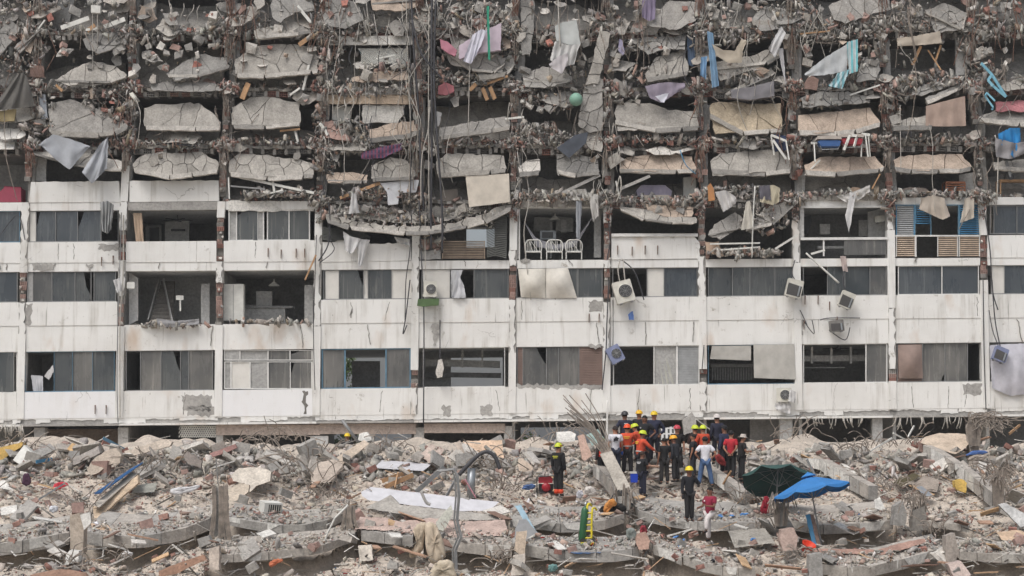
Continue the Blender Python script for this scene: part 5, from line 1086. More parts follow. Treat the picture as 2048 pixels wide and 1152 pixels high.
mb = MB(); mb.lathe([(.05, -.03), (.13, -.03), (.13, .03), (.05, .03)], P(2022, 354, .4), Matrix.Rotation(math.pi/2, 3, 'X'), 14); mb.build('wheel', M['dark'], t)
mb = MB(); mb.tube([P(2006, 318, .4), P(2022, 318, .4)], .03, 6); mb.build('handlebar', M['dark'], t)
t = fthing('armchair', 'dark red armchair in the tan walled room at the left edge', 'armchair', 18, 404, -.6)
mb = MB(); mb.prism([P(a, b, -.4) for a, b in [(-20, 388), (-4, 386), (10, 374), (42, 376), (42, 404), (-20, 404)]], Vector((0, .8, 0))); mb.build('seat', m_col('dark_red_cloth', rgb(150, 66, 84), .8), t)
mb = MB(); mb.prism([P(a, b, -1.1) for a, b in [(8, 372), (42, 374), (42, 396), (8, 396)]], Vector((0, .2, 0))); mb.build('backrest', m_col('dark_red_cloth', rgb(150, 66, 84), .8), t)
for (pts, c, lab, off) in [([(1415, 372), (1421, 366), (1428, 380), (1430, 400), (1417, 402)], rgb(186, 132, 84), 'orange brown chair back on the torn floor', .5), ([(1790, 382), (1820, 374), (1850, 376), (1862, 386), (1800, 388)], rgb(150, 138, 130), 'brownish bedding heap left of the wooden rack', .1),
                     ([(1698, 378), (1706, 374), (1720, 376), (1722, 388), (1694, 388)], rgb(186, 160, 138), 'small tan box on the torn floor above the glass balustrade', .2), ([(1432, 484), (1438, 482), (1438, 508), (1414, 508), (1411, 484)], rgb(190, 166, 146), 'tan door panel standing in the broken bay', .2),
                     ([(1622, 430), (1600, 436), (1601, 466), (1616, 468), (1624, 440)], rgb(30, 32, 36), 'flat black television on the wall of the balustrade flat', -.9), ([(1432, 506), (1437, 486), (1448, 512), (1440, 514)], rgb(190, 170, 150), 'narrow tan board leaning beside the door panel', .3),
                     ([(1800, 258), (1822, 256), (1824, 276), (1808, 277)], rgb(150, 150, 156), 'grey box in the gap left of the pink cloth', -.2), ([(78, 190), (90, 188), (96, 236), (82, 238)], rgb(150, 156, 164), 'pale blue grey cupboard side at the upper left', .3), ([(0, 222), (32, 218), (28, 242), (-10, 242)], rgb(176, 160, 120), 'mustard and white board at the left edge', .6),
                     ([(760, 366), (800, 362), (796, 408), (776, 410), (774, 384)], rgb(196, 198, 202), 'torn white door panel standing in the collapsed bay', .5), ([(796, 362), (838, 360), (832, 384), (800, 386)], rgb(190, 192, 196), 'white washing machine shell beside the torn door panel', .5), ([(870, 222), (884, 226), (878, 252), (870, 256)], rgb(180, 180, 180), 'white splinter of a door in the dark opening', .3),
                     ([(1140, 462), (1140, 462), (1080, 462), (1080, 480), (1140, 480)], rgb(0, 0, 0), None, 0), ([(880, 380), (915, 378), (916, 402), (884, 402)], rgb(128, 120, 112), 'dusty grey kitchen unit beside the cream blind', -.1)]:
    if lab is None: continue
    mb = MB(); mb.prism([P(a, b, off) for a, b in jag(pts, .8, 12)], Vector((0, .12, 0)))
    nm = lab.split(' on ')[0].split(' in ')[0].split(' at ')[0].split(' standing ')[0].split(' leaning ')[0].split(' left ')[0].split(' beside ')[0].split(' of ')[0].split()[-1]
    nm = {'back': 'armchair', 'heap': 'bedding', 'box': 'box', 'panel': 'door_panel', 'television': 'television', 'board': 'board', 'side': 'cupboard', 'shell': 'appliance_shell', 'splinter': 'door_splinter', 'unit': 'kitchen_unit'}.get(nm, nm)
    tag(mb.build(nm, m_col('paint_%d' % len(MATS), c, .7, .12)), lab, nm.replace('_', ' '))
# microwave, fans, lamps
t = fthing('microwave_oven', 'silver microwave oven in the flat with the white chairs', 'microwave', 1095, 480, -2.3); mb = MB(); mb.prism([P(a, b, -2.3) for a, b in [(1080, 461), (1112, 461), (1112, 479), (1080, 479)]], Vector((0, .4, 0))); mb.build('casing', M['steel'], t)
mb = MB(); mb.prism([P(a, b, -2.28) for a, b in [(1084, 464), (1106, 464), (1106, 476), (1084, 476)]], Vector((0, .01, 0))); mb.build('door', M['glass'], t)
def fan(x, y, label, off=-1.5, lamp=False):
    t = fthing('ceiling_fan' if not lamp else 'pendant_lamp', label, 'fan' if not lamp else 'lamp', x, y, off)
    mb = MB(); mb.tube([P(x, y-10, off), P(x, y, off)], .025, 6); mb.build('rod', M['dark' if not lamp else 'white'], t)
    mb = MB(); mb.lathe([(.05, -.06), (.13, -.05), (.13, .04), (.05, .06)] if not lamp else [(.26, -.08), (.2, -.02), (.06, .08), (.03, .1)], P(x, y, off), n=14); mb.build('motor' if not lamp else 'shade', M['dark' if not lamp else 'white'], t)
    if not lamp:
        for k in range(5):
            mb = MB(); a = k*1.2566+.3; c = P(x, y, off); d = Vector((math.cos(a), math.sin(a), 0)); mb.beam(c+d*.12, c+d*.68, .12, .02); mb.build('blade', M['dark'], t)
fan(355, 440, 'dark ceiling fan in the open flat of the upper left'); fan(1676, 697, 'pale ceiling fan in the beamed opening of the second row')
fan(548, 568, 'white pendant lamp in the kitchen flat', -1.6, True); fan(1110, 436, 'white round ceiling lamp above the white chairs', -1.6, True)
# three white metal chairs in a row
def balcony_chair(x, y, w_, label):
    t = fthing('metal_chair', label, 'chair', x, y, -.1, None); off = 0.0
    h = 38; mb = MB(); mb.tube(wire([(x-w_/2, y-16, off), (x-w_/2-1, y-28, off), (x-w_/2+4, y-h+1, off), (x, y-h, off), (x+w_/2-4, y-h+1, off), (x+w_/2+1, y-28, off), (x+w_/2, y-16, off)]), .028, 6); mb.tube([P(x-w_/2, y-14, off), P(x+w_/2, y-14, off)], .03, 6)
    mb.build('back_frame', M['white'], t)
    mb = MB()
    for k in range(8):
        a = x-w_/2+3+k*(w_-6)/7; b = x-w_/2+3+((k*3) % 8)*(w_-6)/7 if k % 3 == 0 else a; mb.tube([P(a, y-15, off), P((a+b)/2, y-26, off), P(b, y-h+2, off)], .014, 4)
    mb.build('back_bars', M['white'], t)
    mb = MB(); a, b = P(x-w_/2, y-15, off), P(x+w_/2, y-15, off); mb.prism([a, b, b+Vector((0, .45, 0)), a+Vector((0, .45, 0))], Vector((0, 0, .05))); mb.build('seat', m_col('grey_cushion', rgb(150, 150, 150), .9), t)
    for sx in (-1, 1):
        for dy in (0, .42):
            mb = MB(); mb.tube([P(x+sx*w_/2, y-15, off)+Vector((0, dy, 0)), P(x+sx*w_/2, y, off)+Vector((0, dy, 0))], .024, 6); mb.build('leg', M['white'], t)
balcony_chair(1067, 518, 31, 'white metal chair, left one of the row of three'); balcony_chair(1109, 518, 31, 'white metal chair in the middle of the row of three'); balcony_chair(1148, 518, 31, 'white metal chair, right one of the row of three')
# ---------------------------------------------------------------- air conditioning units
def ac(x, y, w_, h, tilt, label, mat='ivory', face='fan', off=.35, depth=.3, cat='air conditioner'):
    c = P(x, y, off); W, H = w_/45, h/45; Rm = Matrix.Rotation(math.radians(tilt), 3, 'Y') @ Matrix.Rotation(random.uniform(-.15, .15), 3, 'Z') @ Matrix.Rotation(random.uniform(-.12, .05), 3, 'X')
    t = thing('air_conditioner', label, cat, c-Vector((0, 0, H/2))); T_ = lambda v: c+Rm @ Vector(v)
    mb = MB(); b = .03
    q = [(-W/2+b, -H/2), (W/2-b, -H/2), (W/2, -H/2+b), (W/2, H/2-b), (W/2-b, H/2), (-W/2+b, H/2), (-W/2, H/2-b), (-W/2, -H/2+b)]
    mb.prism([T_((a, -depth/2, z)) for a, z in q], Rm @ Vector((0, depth, 0))); mb.build('casing', M[mat], t)
    if face == 'fan':
        cx = W*.08; r = min(W, H)*.36
        mb = MB(); mb.lathe([(r*1.08, 0), (r*1.08, .02), (r*.98, .03), (r*.98, .0)], T_((cx, -depth/2-.0, 0)), Rm @ Matrix.Rotation(math.pi/2, 3, 'X'), 20); mb.build('fan_ring', M[mat], t)
        mb = MB(); mb.lathe([(0.01, 0), (r*.98, 0), (r*.98, .006), (0.01, .006)], T_((cx, -depth/2-.004, 0)), Rm @ Matrix.Rotation(math.pi/2, 3, 'X'), 20); f = mb.build('fan', M['dark'], t)
        mb = MB()
        for rr in (.3, .55, .8):
            mb.tube([T_((cx+r*rr*math.cos(a), -depth/2-.03, r*rr*math.sin(a))) for a in np.linspace(0, 6.283, 19)], .009, 4)
        for k in range(8):
            a = k*.785; mb.tube([T_((cx, -depth/2-.03, 0)), T_((cx+r*math.cos(a), -depth/2-.03, r*math.sin(a)))], .008, 4)
        mb.lathe([(.01, -.01), (.045, 0), (.045, .02), (.01, .02)], T_((cx, -depth/2-.03, 0)), Rm @ Matrix.Rotation(math.pi/2, 3, 'X'), 10); mb.build('grille', M['alu_grey'], t)
    elif face == 'fins':
        mb = MB(); mb.prism([T_((a, -depth/2-.006, z)) for a, z in [(-W*.44, -H*.42), (W*.44, -H*.42), (W*.44, H*.18), (-W*.44, H*.24)]], Rm @ Vector((0, .006, 0))); mb.build('fins', m_stripe('coil_fins', rgb(92, 90, 88), rgb(52, 52, 54), .03, 'X', .6), t)
        mb = MB(); mb.box(T_((W*.3, -depth/2-.03, -H*.1)), (.06, .05, H*.6), Rm); mb.build('bracket', M['steel'], t)
    mb = MB()
    for k in (-1, 1): mb.box(T_((k*W*.3, 0, -H/2-.02)), (W*.12, depth*1.1, .035), Rm)
    mb.build('feet', M['alu_grey'], t)
    return t
ac(860, 579, 28, 31, 0, 'ivory fan unit on a green mat at the left of bay five'); ac(1247, 584, 38, 44, -15, 'large ivory fan unit hanging tilted from cables in the middle', off=.5)
M['blue_ac'] = m_col('blue_grey_casing', rgb(120, 128, 158), .5, .12); M['dark_ac'] = m_col('dusty_dark_casing', rgb(120, 118, 114), .6, .2)
ac(1230, 709, 28, 34, -28, 'blue grey fan unit hanging slanted below the second row column', 'blue_ac', off=.4); ac(1588, 577, 32, 36, 14, 'ivory unit with dark fins hanging in front of a column', 'ivory', 'fins', .5)
ac(1693, 600, 28, 33, 22, 'tilted ivory unit with dark fins below the glass panes', 'ivory', 'fins', .5); ac(1673, 652, 28, 23, -6, 'small dark unit with fins hanging lowest at the right', 'dark_ac', 'fins', .4)
ac(1568, 790, 30, 28, 0, 'ivory fan unit bracketed to the lowest parapet'); ac(2000, 709, 27, 29, 22, 'dark blue grey unit hanging by wires at the right edge', 'blue_ac', 'fins', .6)
ac(1760, 438, 22, 13, -8, 'cream indoor unit on the wall of the balustrade flat', 'ivory', 'none', -.9); ac(262, 571, 15, 13, 0, 'small white box unit beside the open stair flat', 'white', 'none', .1, .2)
t = fthing('green_mat', 'green mat lying on the sill under the left fan unit', 'mat', 857, 611, .3); mb = MB(); mb.prism([P(a, b, .5) for a, b in [(836, 598), (878, 597), (877, 610), (846, 613), (834, 611)]], Vector((0, .25, 0))); mb.build('mat', m_col('green_cloth', rgb(84, 108, 70), .9), t)
# brackets left on the parapets
mb = None
for (x, y) in [(536, 505), (562, 508), (592, 506), (609, 506), (1235, 500), (1264, 502), (1290, 500), (1315, 500), (190, 819), (212, 819), (203, 523), (226, 520), (1178, 636), (1198, 636), (1610, 600), (1636, 600), (1659, 612), (1674, 642), (1608, 650)]:
    mb = MB(); mb.beam(P(x, y-9, .10), P(x, y+9, .10), .03, .03, up=(1, 0, 0)); mb.beam(P(x, y-7, .10), P(x+1, y-8, .45), .03, .03); mb.beam(P(x, y+7, .1), P(x+1, y-8, .45), .02, .02); mb.build('bracket', M['rust'], B)
for (pts, m) in [([(243, 425, .25), (240, 520, .25), (236, 640, .3), (234, 760, .25), (236, 845, .3)], 'alu_grey'), ([(247, 430, .2), (246, 560, .3), (240, 650, .3), (240, 835, .25)], 'rope'), ([(1218, 560, .2), (1214, 640, .3), (1212, 700, .3), (1204, 780, .2)], 'cable'),
                 ([(1226, 600, .2), (1226, 690, .3), (1222, 760, .2)], 'cable'), ([(633, 470, .2), (630, 560, .3), (627, 660, .3), (630, 780, .3)], 'cable'), ([(1408, 690, .2), (1404, 740, .3)], 'cable'), ([(820, 560, .3), (812, 630, .4), (806, 668, .4), (814, 650, .4)], 'cable'),
                 ([(1978, 620, .3), (1985, 660, .5), (1998, 695, .6)], 'cable'), ([(1984, 560, .3), (1990, 640, .5), (2002, 700, .6)], 'cable'), ([(1690, 540, .3), (1686, 560, .4), (1692, 586, .5)], 'cable'), ([(1590, 520, .3), (1584, 545, .4), (1590, 560, .5)], 'cable'),
                 ([(1240, 520, .3), (1236, 540, .5), (1240, 565, .5)], 'rope'), ([(1246, 518, .3), (1248, 540, .5), (1250, 562, .5)], 'rope'), ([(1244, 520, .3), (1270, 545, .5), (1288, 600, .4)], 'cable'), ([(1600, 620, .2), (1614, 650, .3), (1606, 640, .35), (1628, 668, .3), (1624, 640, .3)], 'cable'),
                 ([(880, 640, .1), (880, 700, .4), (880, 722, .4)], 'cable'), ([(1640, 640, .2), (1660, 636, .25), (1720, 636, .2)], 'cable'), ([(1658, 660, .3), (1690, 680, .4), (1700, 655, .3)], 'cable'), ([(1968, 420, .2), (1980, 500, .4), (1985, 580, .3), (1996, 620, .3)], 'cable'),
                 ([(1216, 430, .2), (1220, 480, .3), (1214, 520, .3)], 'cable'), ([(640, 330, .3), (660, 470, .4), (668, 500, .4), (640, 525, .3)], 'cable'), ([(1966, 560, .1), (1968, 700, .15), (1972, 820, .1)], 'cable'), ([(0, 470, .1), (36, 430, .1), (50, 480, .2)], 'cable')]:
    mb = MB(); mb.tube(wire(pts), random.uniform(.018, .03), 5); mb.build('hanging_wire', M[m], B)
# long cables and ropes hanging in front of the facade
def hang(pts, r, mat, name, label, cat):
    mb = MB(); mb.tube(wire(pts), r, 7); tag(mb.build(name, M[mat], smooth=True), label, cat, None)
hang([(822, -20, .8), (827, 91, .8), (836, 204, .7), (841, 317, .7), (848, 422, .6)], .05, 'cable', 'cable', 'thick black cable hanging at the left of the cable bundle', 'cable')
hang([(824, 40, .95), (840, 102, 1), (862, 132, 1), (884, 158, .9)], .05, 'cable', 'cable', 'thick black cable curving across to the right', 'cable')
hang([(864, -20, .9), (863, 128, .9), (864, 255, .8), (862, 396, .7), (862, 500, .5)], .055, 'cable', 'cable', 'thick dark pipe like cable hanging straight in the bundle', 'cable')
hang([(872, -10, .9), (868, 140, .9), (872, 237, .9), (884, 420, .8), (884, 506, .6)], .05, 'cable', 'cable', 'dark cable bowed slightly to the right of the bundle', 'cable')
hang([(812, -20, .6), (816, 120, .6), (821, 260, .6), (818, 400, .6)], .022, 'rope', 'rope', 'thin pale rope hanging left of the black cables', 'rope')
hang([(818, -10, .7), (822, 200, .7), (820, 430, .6)], .02, 'cable', 'wire', 'thin dark wire beside the thin pale rope', 'wire')
hang([(860, 200, 1), (856, 260, 1), (846, 300, .9), (842, 345, .9), (842, 410, .8)], .022, 'rope', 'rope', 'white rope slanting across between the black cables', 'rope')
hang([(858, 20, .8), (857, 200, .8), (858, 420, .8)], .022, 'rope', 'rope', 'pale rope hanging straight in the cable bundle', 'rope')
hang([(838, 400, .5), (845, 560, .5), (848, 650, .4), (847, 850, .4)], .03, 'cable', 'cable', 'long black cable running down over the lower floors', 'cable')
hang([(852, 390, .5), (850, 480, .5), (852, 560, .5)], .018, 'rope', 'rope', 'thin rope ending above the left fan unit', 'rope')
hang([(824, 420, .5), (820, 500, .4), (812, 560, .4), (810, 640, .3)], .022, 'cable', 'cable', 'loose dark cable dangling over the third row parapet', 'cable')
hang([(184, -10, .8), (185, 30, .8), (186, 200, .6)], .014, 'rope', 'rope', 'left one of two thin ropes holding a white box', 'rope')
hang([(194, -10, .8), (195, 30, .8), (194, 110, .6)], .014, 'rope', 'rope', 'right one of two thin ropes holding a white box', 'rope')
hang([(945, 10, .9), (940, 110, .9), (938, 190, .8), (936, 274, .7)], .018, 'rope', 'rope', 'white rope with a rag hanging left of the green cord', 'rope')
hang([(1116, -10, .8), (1118, 50, 1), (1121, 92, 1)], .03, 'rope', 'rope', 'short pale rope hanging over the quilted mattress', 'rope')
hang([(1052, 340, .5), (1058, 400, .4), (1048, 470, .3), (1062, 600, .25)], .02, 'rope', 'rope', 'thin rope hanging in front of the white chairs', 'rope')
hang([(1990, 270, .8), (1996, 310, .8), (1994, 400, .7)], .03, 'rope', 'rope', 'white rope hanging at the right edge below the turquoise frame', 'rope')
hang([(1800, 210, .6), (1802, 350, .6)], .018, 'rope', 'rope', 'thin straight rope in front of the far right slabs', 'rope')
hang([(1360, 300, .6), (1372, 330, .8), (1392, 348, .6)], .02, 'louvre_blue', 'cord', 'thin greenish cord slanting over a middle slab', 'cord')
hang([(656, 395, .4), (660, 440, .5), (656, 490, .4), (637, 522, .3)], .03, 'cable', 'cable', 'black cable looping down beside the louvre panel', 'cable')
hang([(1510, 372, .8), (1506, 440, .8), (1504, 515, .6)], .03, 'white', 'strip', 'long white strip hanging to the third row windows', 'strip')
hang([(1232, 386, .5), (1240, 352, .6), (1242, 380, .6), (1232, 404, .5)], .03, 'rope', 'pipe', 'bent pale pipe standing at the torn floor edge', 'pipe')
hang([(1612, 506, .2), (1640, 532, .3), (1678, 566, .4)], .045, 'white', 'pipe', 'white pipe slanting across the third row opening', 'pipe')
hang([(1215, 800, .35), (1214, 880, .35)], .04, 'alu_white', 'pipe', 'white drain pipe at the foot of the facade', 'pipe')
t = fthing('white_box', 'white box hanging on two thin ropes at the top left', 'box', 190, 26, .8); mb = MB(); mb.prism([P(a, b, .85) for a, b in [(182, 10), (201, 11), (200, 26), (182, 25)]], Vector((0, .2, 0))); mb.build('box', M['white'], t)
t = fthing('hanging_block', 'broken plaster block hanging on a cable in front of the second row', 'block', 880, 756, .4); mb = MB(); mb.prism([P(a, b, .5) for a, b in jag([(876, 720), (884, 718), (888, 736), (884, 754), (874, 756), (871, 744)], 1, 6)], Vector((0, .22, 0)), PALE); mb.build('block', M['mineral'], t)
t = fthing('wall_box', 'small white paper notice hanging in the open stair flat', 'notice', 358, 602, -.5); mb = MB(); mb.prism([P(a, b, -.5) for a, b in [(352, 591), (367, 591), (367, 600), (352, 600)]], Vector((0, .02, 0))); mb.build('sheet', M['white'], t); mb = MB(); mb.prism([P(a, b, -.5) for a, b in [(359, 600), (362, 600), (362, 622), (359, 622)]], Vector((0, .02, 0))); mb.build('strip', M['white'], t)
# ---------------------------------------------------------------- the rubble field in front
SL = [  # fallen floor slabs: top front edge in px, front thickness px, how far they reach back (m), share of white paint
 ([(-60, 1094), (0, 1089), (60, 1080), (138, 1066)], 20, 2.6, .5), ([(168, 1064), (230, 1074), (290, 1073), (340, 1064), (375, 1056), (420, 1038)], 20, 2.8, .4),
 ([(450, 1034), (512, 1045), (567, 1052), (627, 1050), (660, 1040), (688, 1026)], 14, 2.2, .4), ([(420, 1112), (512, 1108), (580, 1101), (642, 1093), (710, 1068)], 13, 2.0, .2),
 ([(722, 1062), (770, 1068), (826, 1074)], 17, 1.8, .1), ([(886, 1080), (940, 1088), (992, 1093), (1024, 1092)], 17, 1.8, .1),
 ([(1020, 1038), (1079, 1042), (1125, 1049), (1185, 1046), (1220, 1040), (1249, 1029)], 15, 2.4, .5), ([(1275, 1021), (1300, 1030), (1327, 1036), (1384, 1045), (1442, 1046), (1520, 1046)], 14, 3.0, .5),
 ([(1050, 1091), (1100, 1100), (1139, 1104), (1226, 1104), (1260, 1100), (1278, 1095)], 18, 1.6, .1), ([(1306, 1091), (1335, 1100), (1364, 1113)], 16, 1.0, .4),
 ([(1366, 1112), (1400, 1126), (1428, 1133), (1470, 1138), (1510, 1136)], 15, 1.5, .3), ([(1579, 1042), (1620, 1050), (1651, 1052), (1735, 1047), (1787, 1041)], 15, 2.8, .2),
 ([(1853, 1043), (1900, 1048), (1939, 1054)], 10, 1.5, .1), ([(1645, 1130), (1703, 1137), (1766, 1131), (1824, 1114), (1888, 1096)], 17, 1.6, .3), ([(1919, 1104), (1997, 1110), (2100, 1111)], 14, 1.4, .1),
]
def hnoise(x, y):
    return -.30+.08*math.sin(x*1.3+y*.7)+.07*math.sin(x*2.9-y*1.9+1)+.05*math.sin(x*5.3+y*4.1+2)+.10*math.sin(x*.45+2)*math.sin(y*.6)
def to_px(x, y, z):
    d = Vector((x, y, z))-C0; f = d.y*cp+d.z*sp_; return 1024+F*d.x/f, 576-F*(-d.y*sp_+d.z*cp)/f
def edge_y(s, px):
    xs = [p[0] for p in s[0]]
    if px < xs[0]-6 or px > xs[-1]+6: return None
    return float(np.interp(px, xs, [p[1] for p in s[0]]))
def recess(px, py):
    """how far the bed sinks (m): under each fallen slab and in the gap just below its edge"""
    r = 0
    for s in SL:
        e = edge_y(s, px)
        if e is None: continue
        b = e+s[1]*1.2
        if e-26 < py < b+12:
            r = max(r, .75*min(1, (py-e+26)/12)*min(1, (b+12-py)/9))
    return r
MOUND = [(120, 880, 80, 26, .55), (390, 885, 60, 20, .25), (760, 880, 60, 24, .5), (860, 890, 60, 18, .3), (1120, 890, 80, 24, .4), (1600, 868, 60, 22, .5), (1760, 880, 120, 16, .25), (1900, 880, 60, 16, .3), (40, 885, 40, 20, .4), (300, 880, 40, 16, .5), (470, 880, 60, 14, .3), (1450, 880, 60, 14, .2)]
def hmound(px, py): return .42*sum(h*math.exp(-((px-a)/rx)**2-((py-b)/ry)**2) for a, b, rx, ry, h in MOUND)
def bedz(px, py, with_rec=True):
    p = Pd(px, py, dist(py)); z = p.z+hnoise(p.x, p.y)+hmound(px, py)
    if with_rec: z -= recess(px, py)
    return Vector((p.x, p.y, z))
pys = list(np.arange(874, 1175, 3.2))+list(range(1180, 1241, 12)); pxs = list(np.arange(-320, 2370, 7.0))
rows = [[bedz(a, b) for a in pxs] for b in pys]
back = [[Vector((v.x*1.12, v.y+4, v.z-.9)) for v in rows[0]], [Vector((v.x*1.2, v.y+14, v.z-1.2)) for v in rows[0]]][::-1]; rows = back+rows
last = [Vector((v.x, v.y-4, v.z-1.2)) for v in rows[-1]]; rows.append(last); rows.append([Vector((v.x, v.y-8, -.1)) for v in last])
mb = MB(); mb.grid(rows[::-1]); tag(mb.build('terrain', m_conc('rubble_dust', rgb(186, 176, 164), .3, scale=2.0), smooth=False), kind='structure')
# fallen slabs
def seg_xy(s, px): 
    e = edge_y(s, px); return e
for si, s in enumerate(SL):
    pts, th, back, wp = s; x0, x1 = pts[0][0], pts[-1][0]; rd = random.Random(si)
    root = thing('fallen_concrete', None, None, R((x0+x1)/2, np.interp((x0+x1)/2, [p[0] for p in pts], [p[1] for p in pts])))
    names = ['sagging grey floor slab with white paint flakes along the left edge of the rubble', 'long curved floor slab sagging left of the rebar tufted post', 'curved grey slab edge left of the folded mattress, the upper one', 'dark curved slab edge left of the folded mattress, the lower one',
             'grey slab edge behind the folded mattress', 'grey slab edge right of the folded mattress', 'curved slab under the hand truck and black bags', 'long curved slab with painted patches under the man with the stick', 'curved cracked slab below the hand truck', 'short painted slab sloping down right of the broken blocks',
             'curved slab at the bottom right of the middle', 'curved slab behind the blue parasol pole', 'short flat slab edge right of the broken post', 'long sagging slab at the bottom right', 'flat slab edge at the bottom right corner']
    tag(root, names[si], 'concrete slab', 'fallen floor slabs')
    x = x0
    ov = back
    mb = MB(); mp = MB(); xx = x0
    while xx < x1-1:
        w_ = rd.uniform(25, 120); xe = min(x1, xx+w_)
        if x1-xe < 10: xe = x1
        c = vary(rd.choice([CONC[0], CONC[2], DUST]), .08)
        ea, eb = float(np.interp(xx, [p[0] for p in pts], [p[1] for p in pts])), float(np.interp(xe, [p[0] for p in pts], [p[1] for p in pts]))
        mid = (xx+xe)/2; em = float(np.interp(mid, [p[0] for p in pts], [p[1] for p in pts]))
        A, Mi, Bq = R(xx+.5, ea, .02), R(mid, em, .02), R(xe-.5, eb, .02); dv = rd.uniform(-.03, .03)
        dA = dist(em); tz = Vector((0, 0, -th*1.2/F*dA)); bk = Vector((0, ov, 0)); A.y += dv; Mi.y += dv; Bq.y += dv
        zb = lambda p: Vector((p.x, p.y+ov, max(p.z-.02, zsurf(p.y+ov)-.06)))
        top = [A, Mi, Bq, zb(Bq), zb(Mi), zb(A)]; o = len(mb.v)
        mb.v.extend(top+[t+tz for t in top])
        fs = [(0, 1, 4, 5), (1, 2, 3, 4), (6, 11, 10, 7), (7, 10, 9, 8), (0, 6, 7, 1), (1, 7, 8, 2), (2, 8, 9, 3), (0, 5, 11, 6), (3, 9, 10, 4), (4, 10, 11, 5)]
        for f in fs: mb.f.append(tuple(i+o for i in f)); mb.mi.append(0); mb.c.append(c)
        if rd.random() < wp:
            # flake of white paint on the front face
            f0 = rd.uniform(0, .2); f1 = rd.uniform(.75, 1); fr = [A.lerp(Bq, f0), A.lerp(Bq, f1), A.lerp(Bq, f1-rd.uniform(0, .2))+tz*rd.uniform(.7, 1), A.lerp(Bq, f0+rd.uniform(0, .2))+tz*rd.uniform(.5, .95)]
            mp.prism([q+Vector((0, -.035, 0)) for q in fr], Vector((0, .03, 0)), vary(WHT, .06))
        xx = xe
    mb.build('slab', M['mineral'], root)
    if mp.v: mp.build('paint_flake', M['mineral'], root)
# fine and medium rubble
ch = Chips()
def field(n, smin, smax, pw, weights, ylo=886, yhi=1175, flat=1.0, tilt=.5, x0=-280, x1=2330, accept=None, zoff=.0):
    px = rng.uniform(x0, x1, n); py = ylo+(yhi-ylo)*rng.uniform(0, 1, n)
    if accept is not None:
        k = accept(px, py); px, py = px[k], py[k]; n = len(px)
    s = smin+(smax-smin)*rng.uniform(0, 1, n)**pw; pos = np.empty((n, 3))
    for i in range(n):
        v = bedz(px[i], py[i]); pos[i] = (v.x, v.y, v.z+s[i]*.18+zoff)
    for sl in SL:                               # pieces that land on a slab lie on its top, not in it
        for i in range(n):
            e = edge_y(sl, px[i])
            if e is not None and e-26 < py[i] < e-1: pos[i, 2] = Pd(px[i], py[i], dist(py[i])).z+.04+s[i]*.15
            elif e is not None and e-1 <= py[i] < e+sl[1]+1: pos[i, 2] -= .6
    ch.add(pos, s[:, None]*np.c_[rng.uniform(.7, 1.5, n), rng.uniform(.5, 1.1, n), rng.uniform(.3, .9, n)*flat], pal(n, weights, .8, 1.15), normal_tilt=tilt)
DL = rgb(196, 186, 174)[:3]
FM = [(DL, 7), (DUST, 4), (CONC[0], 4), (rgb(186, 178, 168), 4), (rgb(172, 148, 136), 3), (DUSTB, 1.6), (BRICK, .9), (PALE, 2.2), (WHT, .9), (CONC[3], 2)]
FR = [(BRICK, 2.5), (DUSTB, 3), (rgb(172, 148, 136), 3), (DUST, 3), (PALE, 1)]
field(40000, .03, .10, 1.5, FM, tilt=.6)
field(4200, .10, .30, 2.6, FM, tilt=.5)
redz = lambda px, py: (np.sin(px*.013+2)+np.sin(py*.06+px*.004)) > .7
field(9000, .04, .14, 1.7, FR, tilt=.5, accept=redz)
field(2600, .10, .36, 2.2, [(DUST, 4), (CONC[0], 4), (CONC[2], 3), (DUSTB, 1.2), (PALE, 1.4)], 888, 950, tilt=.8, zoff=.05)
field(260, .25, .5, 1.5, [(DUST, 3), (CONC[0], 4), (CONC[2], 3), (PALE, 1)], 892, 930, tilt=.7, flat=.7)
field(380, .04, .16, 1.5, [(rgb(60, 110, 160), 1), (rgb(170, 60, 60), 1), (rgb(225, 225, 230), 4), (rgb(120, 150, 130), .6), (rgb(190, 150, 100), 2), (rgb(60, 60, 70), 1.5)], tilt=.5, flat=.5)
ch.build('rubble', 'loose grey, white and brick red rubble covering the ground in front of the building')
# splinters, sticks and wires (uncountable)
mb = MB()
for k in range(1500):
    px, py = random.uniform(-100, 2150), random.uniform(874, 1160); v = bedz(px, py, False); l = random.uniform(.2, .9); a = random.uniform(0, 6.28); e = random.uniform(-.1, .5)
    d = Vector((math.cos(a)*math.cos(e), math.sin(a)*math.cos(e), math.sin(e)))*l; w_ = random.uniform(.015, .05)
    mb.beam(v+Vector((0, 0, .06)), v+d+Vector((0, 0, .06)), w_, w_*random.uniform(.3, 1), vary(random.choice([PALE, DUST, rgb(190, 160, 130)[:3], WHT, CONC[0], DARKC])))
tag(mb.build('splinters', M['mineral']), 'thin splinters, laths and sticks strewn over the rubble', 'debris', None, 'stuff')
def zone(px, py): return '%s %s' % (('back', 'middle', 'front')[0 if py < 930 else 1 if py < 1030 else 2], ('left', 'centre', 'right')[min(2, int(max(0, px)/683))])
def curls(name, items, mat, label, cat):
    for (px, py, n, ln, sp) in items:
        mb = MB()
        for _ in range(n):
            v = R(px+random.uniform(-sp, sp), py+random.uniform(-4, 4), .1); pts = [v]
            d = Vector((random.uniform(-1, 1), random.uniform(-.6, .3), random.uniform(.5, 1.4)))
            for k in range(4):
                v = v+d*ln*.25; pts.append(v); d = d+Vector((random.uniform(-.5, .5), random.uniform(-.3, .3), random.uniform(-.9, .1)))
            mb.tube(smooth_path(pts, 4), random.uniform(.012, .022), 4)
        tag(mb.build(name, M[mat]), label % zone(px, py), cat, cat+' in the '+zone(px, py)+' rubble')
